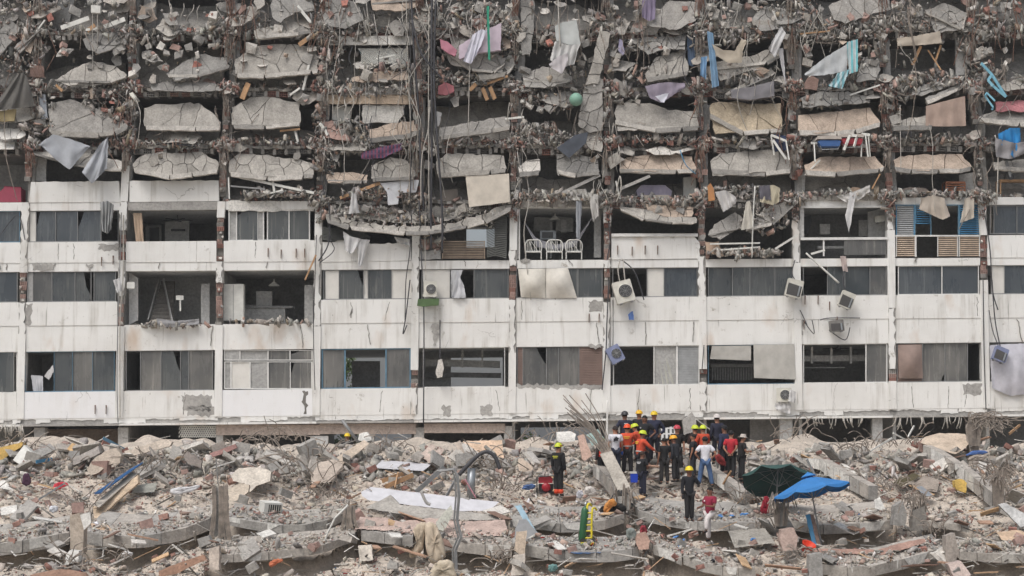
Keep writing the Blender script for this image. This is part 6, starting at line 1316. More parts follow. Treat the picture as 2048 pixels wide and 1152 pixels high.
curls('rebar_tangle', [(170, 1020, 16, .9, 26), (310, 945, 16, .8, 40), (270, 960, 10, .7, 30), (490, 900, 20, 1.0, 40), (620, 960, 12, 1.6, 40), (660, 1000, 22, 1.2, 40), (640, 930, 10, 1.2, 40), (780, 900, 16, .8, 50), (990, 940, 16, .9, 36), (1010, 985, 18, .9, 30), (1130, 880, 14, .8, 40), (1180, 930, 10, .8, 20), (1580, 880, 14, .9, 40), (1780, 895, 22, .8, 60), (1700, 905, 14, .7, 50),
       (1760, 985, 24, .8, 40), (1830, 1010, 16, .7, 24), (2000, 960, 18, 1.0, 30), (1990, 1000, 20, .9, 30), (1500, 1010, 22, .7, 30), (1540, 1030, 14, .6, 20), (1850, 960, 10, .6, 30), (1870, 1070, 14, .6, 20), (1640, 1120, 8, .5, 20), (1530, 1060, 10, .6, 20), (900, 1075, 6, .5, 20), (150, 1135, 12, .7, 30), (250, 1125, 8, .6, 20), (1000, 1130, 16, .6, 20), (1040, 890, 12, .8, 30), (40, 905, 20, .8, 40), (120, 930, 10, .6, 40), (560, 885, 14, .8, 40), (1590, 1120, 10, .5, 20)],
      'rebar', 'tangle of bent rebar sticking out of the %s part of the rubble', 'rebar tangle')
# big individual pieces
def chunk(px, py, w_, h_, label, name='concrete_chunk', cat='concrete', col=None, group='large concrete chunks in the rubble', rot=0, d=None, dz=0, flat=.7):
    dd = d or dist(py); c = R(px, py) if d is None else Pd(px, py, d); s = dd/F; mb = MB()
    mb.rock(c+Vector((0, w_*s*.2, h_*s*.42+dz)), (w_*s*1.25, w_*s*flat, h_*s*1.25), vary(col or random.choice(CONC+[DUST]), .06), rot=Matrix.Rotation(math.radians(rot), 3, 'Y') @ Euler((random.uniform(-.3, .3), 0, random.uniform(-.5, .5))).to_matrix(), jit=.16)
    return tag(mb.build(name, M['mineral']), label, cat, group)
rr = random.Random(11)
for k in range(180):
    px = rr.uniform(-10, 2050); py = 893+rr.random()**1.5*256; sz = 8+rr.random()**2*(28 if py < 950 else 15)
    if any(edge_y(s, px) is not None and edge_y(s, px)-3 < py < edge_y(s, px)+s[1]+16 for s in SL): continue
    if 1060 < px < 1520 and 885 < py < 1000: sz *= .55
    if 505 < px < 580 and 1000 < py < 1050 or 660 < px < 730 and py < 930: continue
    c = rr.choice(CONC+[DUST, PALE, DUSTB, CONC[2]])
    chunk(px, py, sz, sz*rr.uniform(.5, .85), 'rough grey concrete chunk lying in the %s part of the rubble' % zone(px, py), col=c, rot=rr.uniform(-30, 30), group='concrete chunks in the '+zone(px, py)+' rubble')
for k in range(110):
    px = rr.uniform(0, 2040); py = 885+rr.random()*262; sz = rr.uniform(7, 16)
    chunk(px, py, sz, sz*.6, 'dusty red brick fragment lying in the %s part of the rubble' % zone(px, py), 'brick_fragment', 'brick', rr.choice([BRICK, DUSTB, rgb(162, 128, 116)[:3]]), 'brick fragments in the '+zone(px, py)+' rubble', rr.uniform(-40, 40))
for k in range(90):                              # flat boards and tiles
    px = rr.uniform(0, 2040); py = 884+rr.random()*262; v = R(px, py, .12); w_, l = rr.uniform(.15, .5), rr.uniform(.3, 1.1)
    mb = MB(); c, nm = rr.choice([(WHT, 'white_board'), (PALE, 'white_board'), (rgb(196, 166, 132)[:3], 'plank'), (rgb(170, 140, 120)[:3], 'plank'), (rgb(140, 116, 104)[:3], 'plank')])
    mb.box(v, (l, w_, .035), Euler((rr.uniform(-.2, .5), rr.uniform(-.45, .45), rr.uniform(0, 3.14))).to_matrix(), vary(c, .06))
    tag(mb.build(nm, M['mineral']), ('white panel piece' if nm == 'white_board' else 'tan board piece')+' lying in the %s part of the rubble' % zone(px, py), 'board', nm.replace('_', ' ')+'s in the '+zone(px, py)+' rubble')
for k in range(70):                              # tilted pieces of broken slab heaped on the crest
    px = rr.uniform(0, 2040); py = rr.uniform(896, 950) if k % 4 else rr.uniform(950, 1140)
    if 1090 < px < 1520: continue
    v = R(px, py, .1); a, b = rr.uniform(.5, 1.15), rr.uniform(.35, .8); mb = MB()
    mb.rock(v, (a, b, rr.uniform(.1, .2)), vary(rr.choice([CONC[0], CONC[2], DUST, PALE, CONC[1]]), .06), rot=Euler((rr.uniform(.1, 1.0), rr.uniform(-.7, .7), rr.uniform(0, 3.14))).to_matrix(), jit=.2)
    tag(mb.build('concrete_piece', M['mineral']), 'flat broken slab piece tilted in the %s part of the rubble' % zone(px, py), 'concrete', 'slab pieces in the '+zone(px, py)+' rubble')
# hand-placed pieces: outline in px, lean (m the top edge lies farther back), thickness (m)
def plate(name, pts, label, cat, col=None, lean=.6, th=.15, d=None, mat=None, j=1.0, n=0, lift=0.0, group=None, tdir=(0, 1, 0)):
    y0, y1 = min(p[1] for p in pts), max(p[1] for p in pts); D = d or dist(y1)
    mb = MB(); q = jag(pts, j, 10) if j else pts
    fr = [Pd(a, b, D+lean*(y1-b)/max(1, y1-y0))+Vector((0, 0, lift)) for a, b in q]
    mb.prism(fr, Vector(tdir)*th, tuple(col[:3]) if col else (.5,)*3)
    return tag(mb.build(name, mat or M['mineral']), label, cat, group)
c_ = rgb
plate('long_panel', [(722, 984), (742, 974), (960, 1000), (998, 1004), (978, 1022), (920, 1022), (736, 1000), (724, 992)], 'very long white panel lying across the rubble behind the folded mattress', 'panel', c_(216, 216, 220), 1.2, .08, mat=m_col('white_lacquer', c_(198, 198, 202), .55, .08), j=.4)
plate('white_door', [(764, 920), (864, 928), (846, 942), (748, 936)], 'white door panel lying on the rubble behind the long white panel', 'door', None, 1.6, .05, mat=MATS['white_lacquer'], j=0)
plate('beige_panel', [(926, 882), (1004, 880), (1008, 916), (930, 906)], 'peach coloured board standing on the crest of the rubble', 'board', c_(208, 182, 158), .8, .06, j=.6)
plate('concrete_beam', [(668, 918), (728, 880), (738, 888), (686, 928)], 'flat beige slab pointing up to the crest in the middle', 'concrete', c_(196, 182, 166), 1.0, .2, d=66, j=.5)
plate('concrete_piece', [(622, 950), (640, 924), (668, 918), (686, 930), (660, 964), (624, 968)], 'tilted beige concrete slab below the flat pointing slab', 'concrete', c_(186, 174, 162), 1.4, .2)
plate('concrete_block', [(718, 868), (734, 864), (744, 880), (728, 884), (716, 880)], 'white concrete stump on the middle crest', 'concrete', WHT, .3, .5, d=68)
plate('concrete_block', [(841, 908), (862, 888), (872, 892), (854, 920), (842, 916)], 'pinkish long block leaning on the crest, left of two', 'concrete', c_(192, 176, 166), .8, .3)
plate('concrete_block', [(852, 918), (878, 896), (888, 900), (868, 928), (856, 926)], 'pinkish long block leaning on the crest, right of two', 'concrete', c_(188, 172, 162), .8, .3)
plate('concrete_block', [(910, 886), (920, 880), (936, 924), (924, 930)], 'narrow beige block standing beside the peach board', 'concrete', c_(190, 178, 166), .4, .3)
plate('brick_piece', [(712, 1046), (720, 1034), (770, 1036), (800, 1044), (860, 1036), (920, 1044), (1010, 1040), (1016, 1062), (1000, 1072), (880, 1076), (800, 1062), (710, 1058)], 'long plastered brick wall piece lying behind the folded mattress', 'wall piece', c_(188, 168, 158), 1.8, .3, j=1.2)
plate('concrete_piece', [(780, 990), (800, 1010), (990, 1030), (1000, 1040), (860, 1038), (730, 1016)], 'long grey concrete strip under the long white panel', 'concrete', CONC[2], 1.2, .3)
plate('corner_panel', [(872, 1044), (902, 1010), (906, 1028), (884, 1068), (876, 1072)], 'pale green grey panel leaning behind the folded mattress', 'panel', c_(182, 182, 172), .5, .05, d=57.6)
plate('sheet_metal', [(1029, 1012), (1042, 1009), (1066, 1052), (1076, 1066), (1058, 1058)], 'pale blue metal channel bent over the slab edge', 'metal sheet', None, .7, .05, mat=m_col('pale_blue_metal', c_(130, 156, 170), .45, .15, .3))
plate('sheet_metal', [(1038, 1040), (1052, 1038), (1074, 1064), (1058, 1082), (1030, 1078), (1030, 1060)], 'crumpled grey plastic sheet under the pale blue metal channel', 'plastic sheet', None, .4, .08, mat=m_col('grey_plastic_sheet', c_(128, 130, 132), .5, .15))
plate('concrete_post', [(1033, 1064), (1054, 1062), (1050, 1106), (1040, 1110), (1028, 1100)], 'broken beige post end standing left of the hand truck', 'concrete', c_(192, 176, 158), .2, .35, d=56)
plate('concrete_block', [(1026, 1112), (1050, 1108), (1048, 1150), (1022, 1152)], 'cracked whitish block below the broken beige post', 'concrete', c_(190, 182, 172), .3, .4, d=54.5)
plate('concrete_block', [(716, 1092), (742, 1090), (746, 1120), (720, 1122)], 'whitish square block standing left of the folded mattress', 'concrete', c_(204, 196, 184), .3, .4)
plate('concrete_block', [(1275, 1070), (1292, 1064), (1300, 1082), (1298, 1098), (1278, 1100), (1272, 1086)], 'brown pink broken block standing in the middle of the front', 'concrete', c_(168, 140, 126), .3, .5)
plate('stacked_block', [(1562, 1060), (1588, 1056), (1596, 1074), (1592, 1100), (1566, 1104), (1560, 1082)], 'brown pink broken block left of the red tub', 'concrete', c_(170, 150, 140), .3, .5)
plate('folded_board', [(1456, 1062), (1530, 1056), (1550, 1086), (1470, 1096)], 'grey flat board lying in front of the long painted slab', 'board', c_(160, 156, 148), 1.6, .06)
plate('white_lump', [(462, 950), (478, 936), (520, 934), (542, 944), (540, 962), (512, 972), (500, 984), (488, 966), (466, 962)], 'large pale wrapped slab lying left of the tilted beige slab', 'slab', c_(204, 196, 184), 1.0, .5)
plate('refrigerator', [(-10, 898), (44, 884), (46, 890), (-6, 926), (-30, 922)], 'open back of a wrecked refrigerator at the left edge', 'refrigerator', c_(196, 164, 100), .3, .5, d=67)
plate('refrigerator', [(26, 920), (48, 890), (72, 912), (48, 934)], 'white side of a wrecked refrigerator at the left edge', 'refrigerator', None, .3, .4, d=66.6, mat=M['white'], j=.3)
plate('mattress', [(174, 940), (186, 920), (210, 902), (232, 896), (243, 910), (240, 926), (216, 930), (196, 946), (182, 950)], 'dusty beige mattress folded over on the left heap', 'mattress', c_(182, 170, 156), .6, .5)
plate('concrete_beam', [(142, 918), (196, 892), (200, 906), (148, 930)], 'rough broken beam lying on the left heap', 'concrete', c_(160, 154, 148), .6, .4)
plate('concrete_beam', [(248, 902), (330, 878), (344, 884), (340, 892), (256, 914)], 'long pale beam sloping up to the crest at the left', 'concrete', c_(196, 184, 170), .5, .35, d=67)
plate('concrete_piece', [(366, 912), (374, 902), (404, 922), (402, 936), (376, 928)], 'dark grey slab leaning right of the long pale beam', 'concrete', c_(132, 124, 118), .6, .2)
plate('brown_piece', [(418, 908), (470, 888), (474, 896), (426, 914)], 'dusty red brown slab on the crest at the left centre', 'concrete', c_(150, 118, 112), .4, .2)
plate('cardboard', [(134, 898), (144, 886), (156, 896), (146, 906)], 'tan cardboard box lying on top of the left heap', 'box', c_(200, 168, 126), .3, .25, j=0)
plate('grey_board', [(262, 986), (274, 970), (316, 964), (308, 984)], 'grey blue flat panel lying in the left rubble', 'panel', c_(158, 158, 150), 1.2, .05)
plate('white_tile', [(-6, 962), (8, 960), (26, 980), (-4, 976)], 'white panel at the left edge below the refrigerator', 'panel', WHT, .6, .05)
plate('white_tile', [(0, 1016), (34, 1009), (33, 1026), (2, 1030)], 'second white panel at the left edge, the lower one', 'panel', WHT, .6, .05)
plate('tan_board', [(180, 1046), (214, 1048), (226, 1066), (190, 1064)], 'tan wooden board lying on the long curved slab', 'board', c_(200, 176, 152), 1.0, .05)
plate('wood_beam', [(318, 1142), (340, 1132), (406, 1110), (412, 1118), (352, 1148), (318, 1156)], 'brown timber beam sloping at the bottom left', 'beam', c_(148, 118, 100), .4, .2)
plate('wood_beam', [(60, 1150), (120, 1138), (170, 1146), (180, 1160), (60, 1165)], 'brown timber beam lying at the bottom left corner', 'beam', c_(150, 122, 106), .4, .2)
plate('concrete_post', [(140, 1030), (158, 1026), (168, 1042), (166, 1106), (158, 1108), (140, 1098)], 'beige concrete post standing between the two left slabs', 'concrete', c_(184, 172, 158), .1, .5, d=56.6, j=.6)
plate('concrete_post', [(160, 1030), (180, 1024), (182, 1046), (168, 1060)], 'white painted face of the beige concrete post', 'concrete', WHT, .1, .1, d=56.5, j=.6)
plate('concrete_block', [(132, 1110), (140, 1100), (158, 1102), (156, 1124), (128, 1130)], 'white concrete block below the beige post', 'concrete', WHT, .3, .4)
plate('concrete_block', [(418, 1098), (438, 1092), (438, 1140), (420, 1140)], 'grey concrete stub at the bottom left centre', 'concrete', c_(196, 184, 172), .2, .4, d=54.6)
plate('concrete_beam', [(186, 1014), (275, 950), (276, 966), (232, 1004), (198, 1036), (188, 1036)], 'tall beige parapet wall running diagonally at the left', 'parapet', c_(204, 184, 160), 3.2, .4, d=60.2, j=.5)
plate('concrete_beam', [(185, 1012), (262, 946), (276, 948), (198, 1016)], 'grey top of the diagonal parapet at the left', 'parapet', c_(186, 180, 170), 3.4, .3, d=60.3, j=.5, lift=.02)
plate('concrete_beam', [(456, 978), (480, 966), (498, 970), (496, 984), (472, 1002), (458, 1004)], 'pale concrete beam end right of the rebar tufted post', 'concrete', c_(196, 184, 168), .8, .3)
# right hand diagonal parapets
for (tops, hts, lab, wc) in [([(1606, 916), (1640, 918), (1680, 940), (1738, 972)], [16, 22, 28, 28], 'long parapet running diagonally behind the blue parasol', .4), ([(1846, 890), (1870, 900), (1930, 940), (1985, 986)], [28, 26, 30, 30], 'long curved parapet running diagonally at the right', .3),
                             ([(1290, 0)], [0], None, 0), ([(1376, 916), (1400, 926), (1450, 958), (1484, 984)], [16, 18, 24, 24], 'parapet running diagonally between the crew and the green parasol', .4), ([(1186, 928), (1206, 944), (1224, 966), (1232, 984)], [22, 26, 30, 24], 'low beige parapet behind the leaning column', .2)]:
    if not lab: continue
    dT = [dist(t[1]+h)+.0 for t, h in zip(tops, hts)]; t = thing('fallen_parapet', lab, 'parapet', Pd(*tops[-1], dT[-1]), 'diagonal parapets in the rubble'); P_ = []
    mb = MB()
    for i in range(len(tops)-1):
        n = 3
        for k in range(n):
            f0, f1 = k/n, (k+1)/n-.02; L_ = lambda f: (tops[i][0]*(1-f)+tops[i+1][0]*f, tops[i][1]*(1-f)+tops[i+1][1]*f, hts[i]*(1-f)+hts[i+1]*f, dT[i]*(1-f)+dT[i+1]*f)
            a, b = L_(f0), L_(f1); A0, B0 = Pd(a[0], a[1], a[3]), Pd(b[0], b[1], b[3]); A1, B1 = Pd(a[0], a[1]+a[2], a[3]), Pd(b[0], b[1]+b[2], b[3]); sx = Vector((.34, .16, -.01))
            cc = vary(WHT if random.random() < wc else random.choice([CONC[0], CONC[2], DUST]), .05); o = len(mb.v); mb.v.extend([A0, B0, B1, A1, A0+sx, B0+sx, B1+sx, A1+sx])
            for f, c in (((0, 1, 2, 3), cc), ((4, 7, 6, 5), cc), ((0, 4, 5, 1), vary(DUST, .04)), ((1, 5, 6, 2), CONC[0]), ((0, 3, 7, 4), CONC[0]), ((3, 2, 6, 7), CONC[0])): mb.f.append(tuple(q+o for q in f)); mb.mi.append(0); mb.c.append(c)
    mb.build('wall', M['mineral'], t)
plate('white_wedge', [(1600+82, 926), (1694, 930), (1712, 946), (1706, 950)], 'pointed white panel leaning on the diagonal parapet behind the parasol', 'panel', WHT, .2, .04, d=66)
plate('concrete_piece', [(1842, 886), (1850, 874), (1880, 866), (1930, 868), (1940, 884), (1930, 896), (1912, 908), (1880, 900)], 'broad pale ribbed slab lying on the crest at the right', 'slab', c_(200, 184, 166), 2.4, .1, d=66.5)
plate('concrete_post', [(1938, 848), (1954, 844), (1960, 862), (1958, 904), (1940, 906)], 'grey broken column standing on the crest at the right', 'concrete', c_(160, 152, 144), .1, .5, d=67.5)
plate('concrete_post', [(1790, 1012), (1806, 1002), (1814, 1030), (1810, 1052), (1786, 1050)], 'dusty broken post stump left of the rusty hoops', 'concrete', CONC[1], .1, .5)
plate('concrete_post', [(1826, 1022), (1850, 1012), (1856, 1060), (1824, 1062)], 'dark broken post stump with rusty hoops', 'concrete', c_(128, 124, 118), .1, .5)
plate('concrete_post', [(1892, 1072), (1910, 1066), (1918, 1110), (1910, 1124), (1892, 1124)], 'broken post standing at the bottom right', 'concrete', c_(160, 152, 144), .1, .5, d=55)
plate('concrete_beam', [(1896, 1128), (1922, 1122), (1942, 1150), (1910, 1160)], 'fallen pink white column lying at the bottom right', 'concrete', c_(196, 180, 172), .3, .4, d=54)
plate('concrete_post', [(1618, 1110), (1644, 1106), (1646, 1160), (1618, 1160)], 'grey concrete stump at the bottom below the red tub', 'concrete', CONC[1], .1, .5, d=54.2)
plate('brick_piece', [(1628, 1098), (1760, 1100), (1800, 1088), (1850, 1078), (1852, 1084), (1810, 1098), (1764, 1110), (1628, 1104)], 'long red brick strip with white top right of the red tub', 'wall piece', c_(168, 138, 126), .6, .3)
plate('concrete_wedge', [(1998, 1010), (2012, 1006), (2070, 1040), (2070, 1052), (2040, 1054)], 'white and grey broken wedge at the right edge', 'concrete', c_(190, 190, 188), .6, .2)
plate('tan_board', [(1992, 1064), (2036, 1060), (2060, 1068), (2060, 1082), (2004, 1080)], 'large tan cardboard sheet at the right edge', 'board', c_(196, 172, 148), 1.0, .04)
plate('white_wedge', [(1749, 1000), (1760, 994), (1772, 1022), (1750, 1016)], 'white plaster wedge at the end of the parapet behind the parasol', 'concrete', WHT, .3, .1)
plate('grey_mat', [(1830, 968), (1850, 952), (1880, 960), (1874, 984), (1836, 980)], 'ribbed dusty grey panel lying between the right parapets', 'panel', c_(158, 148, 138), 1.0, .1)
plate('yellow_box', [(1790, 966), (1796, 960), (1830, 946), (1840, 952), (1800, 974)], 'dark wrecked box with a yellow side between the right parapets', 'box', c_(90, 84, 66), .5, .3)
plate('yellow_box', [(1910, 962), (1924, 958), (1934, 966), (1932, 986), (1912, 978)], 'yellow wrecked appliance beside the right parapet', 'appliance', c_(190, 160, 90), .3, .4)
plate('aluminium_tray', [(1832, 974), (1844, 972), (1866, 990), (1850, 994)], 'shiny aluminium tray lying between the right parapets', 'tray', None, .6, .03, mat=M['steel'], j=.2)
plate('sheet_metal', [(1290, 0), (1291, 0), (1291, 1)], 'x', 'x') if 0 else None
plate('concrete_piece', [(1155, 872), (1168, 868), (1184, 912), (1170, 922), (1164, 918)], 'pink grey broken wall piece standing left of the leaning column', 'concrete', c_(196, 168, 154), .4, .3, d=65)
plate('concrete_piece', [(1365, 842), (1384, 824), (1392, 836), (1394, 862), (1368, 870)], 'upright broken concrete fin behind the crew', 'concrete', CONC[0], .3, .3, d=70)
plate('basket', [(1113, 864), (1140, 862), (1152, 868), (1150, 882), (1114, 884)], 'white ribbed plastic basket lying on the crest', 'basket', WHT, .4, .3, d=69)
plate('teal_board', [(1172, 870), (1196, 858), (1208, 876), (1184, 892)], 'pale teal board behind the leaning column', 'board', c_(160, 182, 176), .5, .05, d=68)
plate('broken_block', [(1036, 918), (1044, 916), (1066, 934), (1062, 944), (1038, 942)], 'large tan broken block left of the firefighter', 'concrete', c_(190, 174, 158), .4, .4)
plate('wall_board', [(1262, 915), (1276, 872), (1282, 874), (1272, 916)], 'x', 'board', WHT, .1, .05) if 0 else None
# ---------------------------------------------------------------- people
def skin_obj(name, verts, edges, rad, mat, parent, roots=(0,), lvl=1):
    me = bpy.data.meshes.new(name); me.from_pydata([tuple(v) for v in verts], edges, []); me.materials.append(mat)
    o = bpy.data.objects.new(name, me); COL.objects.link(o); o.parent = parent
    o.modifiers.new('Skin', 'SKIN').use_smooth_shade = True
    sv = me.skin_vertices[0].data
    for i, r in enumerate(rad): sv[i].radius = (r, r) if not isinstance(r, tuple) else r; sv[i].use_root = i in roots
    s = o.modifiers.new('Sub', 'SUBSURF'); s.levels = lvl; s.render_levels = lvl
    return o
ARM = {'down': ((.05, -.02, -.28), (.06, .06, -.53)), 'akimbo': ((.19, -.12, -.23), (.02, .02, -.42)), 'front': ((.07, .08, -.27), (-.07, .30, -.24)), 'reach': ((.12, .2, -.18), (.10, .44, -.26)),
       'mouth': ((.10, .20, -.20), (-.09, .26, .04)), 'side': ((.16, .05, -.24), (.24, .22, -.40)), 'stick': ((.08, .10, -.27), (.02, .34, -.30)), 'hip': ((.17, -.06, -.25), (.06, .1, -.42)), 'back': ((.07, -.10, -.27), (-.08, -.14, -.44))}
SKIN = m_col('skin', rgb(158, 112, 88), .6, .05, bumps=0); SKIN2 = m_col('skin_dark', rgb(122, 84, 66), .6, .05, bumps=0)
def person(px, py, hpx, yaw, label, shirt, pants, head, arms=('down', 'down'), sleeves='long', legs='stand', lean=0, hyaw=0, gloves=None, boots=(30, 28, 28), patch=None, gaiter=None, vest=None, stripes=None, skin=None, group=None, d=None, dz=0, belly=1.0):
    D = d or dist(py); base = Pd(px, py, D); base.z += dz; H = hpx*D/F; k = H/1.78
    t = thing('person', label, 'person', base, group); ORG[t.name] = (0, 0, 0); t.rotation_euler = (0, 0, math.radians(yaw))
    sk = skin or (SKIN if (int(px)+int(py)) % 2 else SKIN2)
    Lr = Matrix.Rotation(math.radians(-lean), 3, 'X'); pv = Vector((0, 0, .95))
    up = lambda v: pv+Lr @ (Vector(v)-pv)
    nodes = {}; tor = [('pel', (0, 0, .95), .135), ('bel', (0, .01, 1.09), .13*belly), ('che', (0, .0, 1.26), .15), ('upc', (0, -.01, 1.39), .115), ('nek', (0, 0, 1.48), .062), ('hd0', (0, .02, 1.55), .078), ('hd1', (0, .025, 1.63), .102), ('hd2', (0, .01, 1.70), .086)]
    V = []; E = []; Rr = []; I = {}
    def add(n, p, r, par=None):
        I[n] = len(V); V.append(Vector(p)*k); Rr.append(r*k if not isinstance(r, tuple) else (r[0]*k, r[1]*k))
        if par: E.append((I[par], I[n]))
    pr = None
    for n, p, r in tor: add(n, up(p), r, pr); pr = n
    add('nose', up((0, .125, 1.635)), .014, 'hd1')
    for s, sd_ in ((-1, 'L'), (1, 'R')): add('ear'+sd_, up((s*.098, .01, 1.64)), .016, 'hd1')
    roots = [0]; wr = {}
    for s, sd_, ar in ((-1, 'L', arms[0]), (1, 'R', arms[1])):
        e, w_ = ARM[ar]; sh = Vector((s*.185, -.01, 1.405))
        P0 = up(sh); P1 = up(sh+Vector((s*e[0], e[1], e[2]))); P2 = up(sh+Vector((s*w_[0], w_[1], w_[2]))); dr = (P2-P1).normalized()
        add('sh'+sd_, P0, .065, 'upc'); add('el'+sd_, P1, .043, 'sh'+sd_); add('wr'+sd_, P2, .028, 'el'+sd_); add('pa'+sd_, P2+dr*.07, (.036, .024), 'wr'+sd_)
        wr[sd_] = (P2, dr)
        sdv = dr.cross(Vector((0, 1, 0))); sdv = sdv.normalized() if sdv.length > .1 else Vector((1, 0, 0)); nv = dr.cross(sdv).normalized()
        for q, ln in enumerate((.07, .08, .075, .06)):
            b = P2+dr*.085+sdv*(q-1.5)*.019; r0 = len(V); add('f%s%d' % (sd_, q), b, .009); roots.append(r0)
            add('g%s%d' % (sd_, q), b+dr*ln*.55+nv*.008, .0085, 'f%s%d' % (sd_, q)); add('h%s%d' % (sd_, q), b+dr*ln*.9+nv*.03, .0075, 'g%s%d' % (sd_, q))
        b = P2+dr*.035+sdv*.03; r0 = len(V); add('t'+sd_, b, .011); roots.append(r0); add('u'+sd_, b+dr*.035+sdv*.028, .010, 't'+sd_); add('v'+sd_, b+dr*.065+sdv*.03, .009, 'u'+sd_)
    lg = {'stand': (((.115, .02, .50), (.14, -.02, .08)), ((.11, .02, .50), (.13, -.01, .08))), 'stride': (((.10, .10, .50), (.12, .16, .10)), ((.11, -.04, .49), (.12, -.22, .08))),
          'wide': (((.17, .02, .50), (.24, -.02, .08)), ((.17, .02, .50), (.24, -.01, .08))), 'step': (((.12, .28, .78), (.14, .34, .38)), ((.08, .03, .50), (.09, .0, .08))), 'narrow': (((.075, .03, .50), (.08, -.01, .08)), ((.08, .01, .50), (.09, .02, .08)))}[legs]
    for (s, sd_), (kn, an) in zip(((-1, 'L'), (1, 'R')), lg):
        add('hi'+sd_, (s*.09, 0, .90), .088, 'pel'); add('kn'+sd_, (s*kn[0], kn[1], kn[2]), .058, 'hi'+sd_); add('an'+sd_, (s*an[0], an[1], an[2]), .04, 'kn'+sd_)
        add('he'+sd_, (s*an[0], an[1]-.01, an[2]-.045), .036, 'an'+sd_); add('to'+sd_, (s*(an[0]+.02), an[1]+.15, an[2]-.05), .03, 'he'+sd_)
    skin_obj('body', V, E, Rr, sk, t, roots)
    def garment(name, chain, edges, extra, mat, mul=1.0):
        idx = {n: i for i, n in enumerate(chain)}
        return skin_obj(name, [V[I[n]] if not isinstance(n, tuple) else n for n in chain], [(idx[a], idx[b]) for a, b in edges], [((Rr[I[n]][0] if isinstance(Rr[I[n]], tuple) else Rr[I[n]])*mul+extra.get(n, .014)*k) for n in chain], mat, t)
    smat = m_col('cloth_%d_%d_%d' % shirt, rgb(*shirt), .9, .15, scale=6, bumps=.3); pmat = m_col('cloth_%d_%d_%d' % pants, rgb(*pants), .9, .15, scale=6, bumps=.3)
    for n_, p_, r_ in (('hem', (0, 0, .86), .128), ('col', up((0, -.01, 1.47)), .070), ('bel2', (0, 0, .97), .13)): I[n_] = len(V); V.append(Vector(p_)*k); Rr.append(r_*k)
    ch_ = ['hem', 'bel2', 'bel', 'che', 'upc', 'col']; ed = [('hem', 'bel2'), ('bel2', 'bel'), ('bel', 'che'), ('che', 'upc'), ('upc', 'col')]
    for sd_ in 'LR':
        if sleeves == 'long': ch_ += ['sh'+sd_, 'el'+sd_, 'wr'+sd_]; ed += [('upc', 'sh'+sd_), ('sh'+sd_, 'el'+sd_), ('el'+sd_, 'wr'+sd_)]
        else:
            nn = 'ms'+sd_; I[nn] = len(V); V.append(V[I['sh'+sd_]].lerp(V[I['el'+sd_]], .72)); Rr.append(.05*k); ch_ += ['sh'+sd_, nn]; ed += [('upc', 'sh'+sd_), ('sh'+sd_, nn)]
    garment('shirt', ch_, ed, {'hem': .034, 'bel2': .036, 'msL': .034, 'msR': .034, 'bel': .036, 'che': .034, 'upc': .03, 'shL': .028, 'shR': .028, 'elL': .024, 'elR': .024, 'wrL': .022, 'wrR': .022}, smat)
    ch_ = ['pel']; ed = []
    for sd_ in 'LR': ch_ += ['hi'+sd_, 'kn'+sd_, 'an'+sd_]; ed += [('pel', 'hi'+sd_), ('hi'+sd_, 'kn'+sd_), ('kn'+sd_, 'an'+sd_)]
    garment('trousers', ch_, ed, {'pel': .012, 'hiL': .026, 'hiR': .026, 'knL': .036, 'knR': .036, 'anL': .04, 'anR': .04}, pmat)
    bm_ = m_col('cloth_%d_%d_%d' % boots, rgb(*boots), .7, .1)
    for sd_ in 'LR': garment('boot', ['an'+sd_, 'he'+sd_, 'to'+sd_], [('an'+sd_, 'he'+sd_), ('he'+sd_, 'to'+sd_)], {'an'+sd_: .018, 'he'+sd_: .016, 'to'+sd_: .014}, bm_)
    hc = up((0, .012, 1.66))*k; HR = Lr @ Matrix.Rotation(math.radians(hyaw), 3, 'Z')
    kind, hcol = head[0], head[1]; hm = m_col('head_%d_%d_%d' % hcol, rgb(*hcol), .45 if kind == 'helmet' else .9, .06)
    mb = MB()
    if kind == 'hair': mb.lathe([(.102*k*math.sin(a), .112*k*math.cos(a)) for a in np.linspace(.05, 1.9, 8)], hc+HR @ Vector((0, -.012*k, .008*k)), HR, 14, sy=1.1); mb.build('hair', hm, t, smooth=True)
    elif kind == 'helmet':
        c = hc+HR @ Vector((0, -.005*k, .03*k)); mb.lathe([(.128*k*math.sin(a), .125*k*math.cos(a)) for a in np.linspace(.05, 1.6, 8)]+[(.150*k, -.012*k), (.150*k, -.022*k), (.12*k, -.02*k)], c, HR, 16, sy=1.18)
        mb.beam(c+HR @ Vector((0, -.13*k, .06*k)), c+HR @ Vector((0, .12*k, .10*k)), .02*k, .05*k); h = mb.build('helmet', hm, t, smooth=True)
        if len(head) > 2: mb = MB(); mb.box(c+HR @ Vector((0, .0, .02*k)), (.262*k, .16*k, .02*k), HR); mb.build('helmet_band', m_col('red_band', rgb(190, 50, 40), .5), t)
    elif kind == 'cap':
        c = hc+HR @ Vector((0, -.005*k, .02*k)); mb.lathe([(.112*k*math.sin(a), .112*k*math.cos(a)) for a in np.linspace(.05, 1.65, 8)], c, HR, 14, sy=1.1)
        mb.prism([c+HR @ Vector((x*k, y*k, .0)) for x, y in [(-.08, .08), (-.06, .19), (0, .215), (.06, .19), (.08, .08)]], HR @ Vector((0, 0, .012*k))); mb.build('cap', hm, t, smooth=False)
    elif kind == 'hat':
        c = hc+HR @ Vector((0, 0, .035*k)); mb.lathe([(.02*k, .12*k), (.08*k, .115*k), (.105*k, .07*k), (.112*k, .0), (.2*k, -.015*k), (.2*k, -.025*k), (.11*k, -.02*k)], c, HR, 16, sy=1.1); mb.build('hat', hm, t, smooth=True)
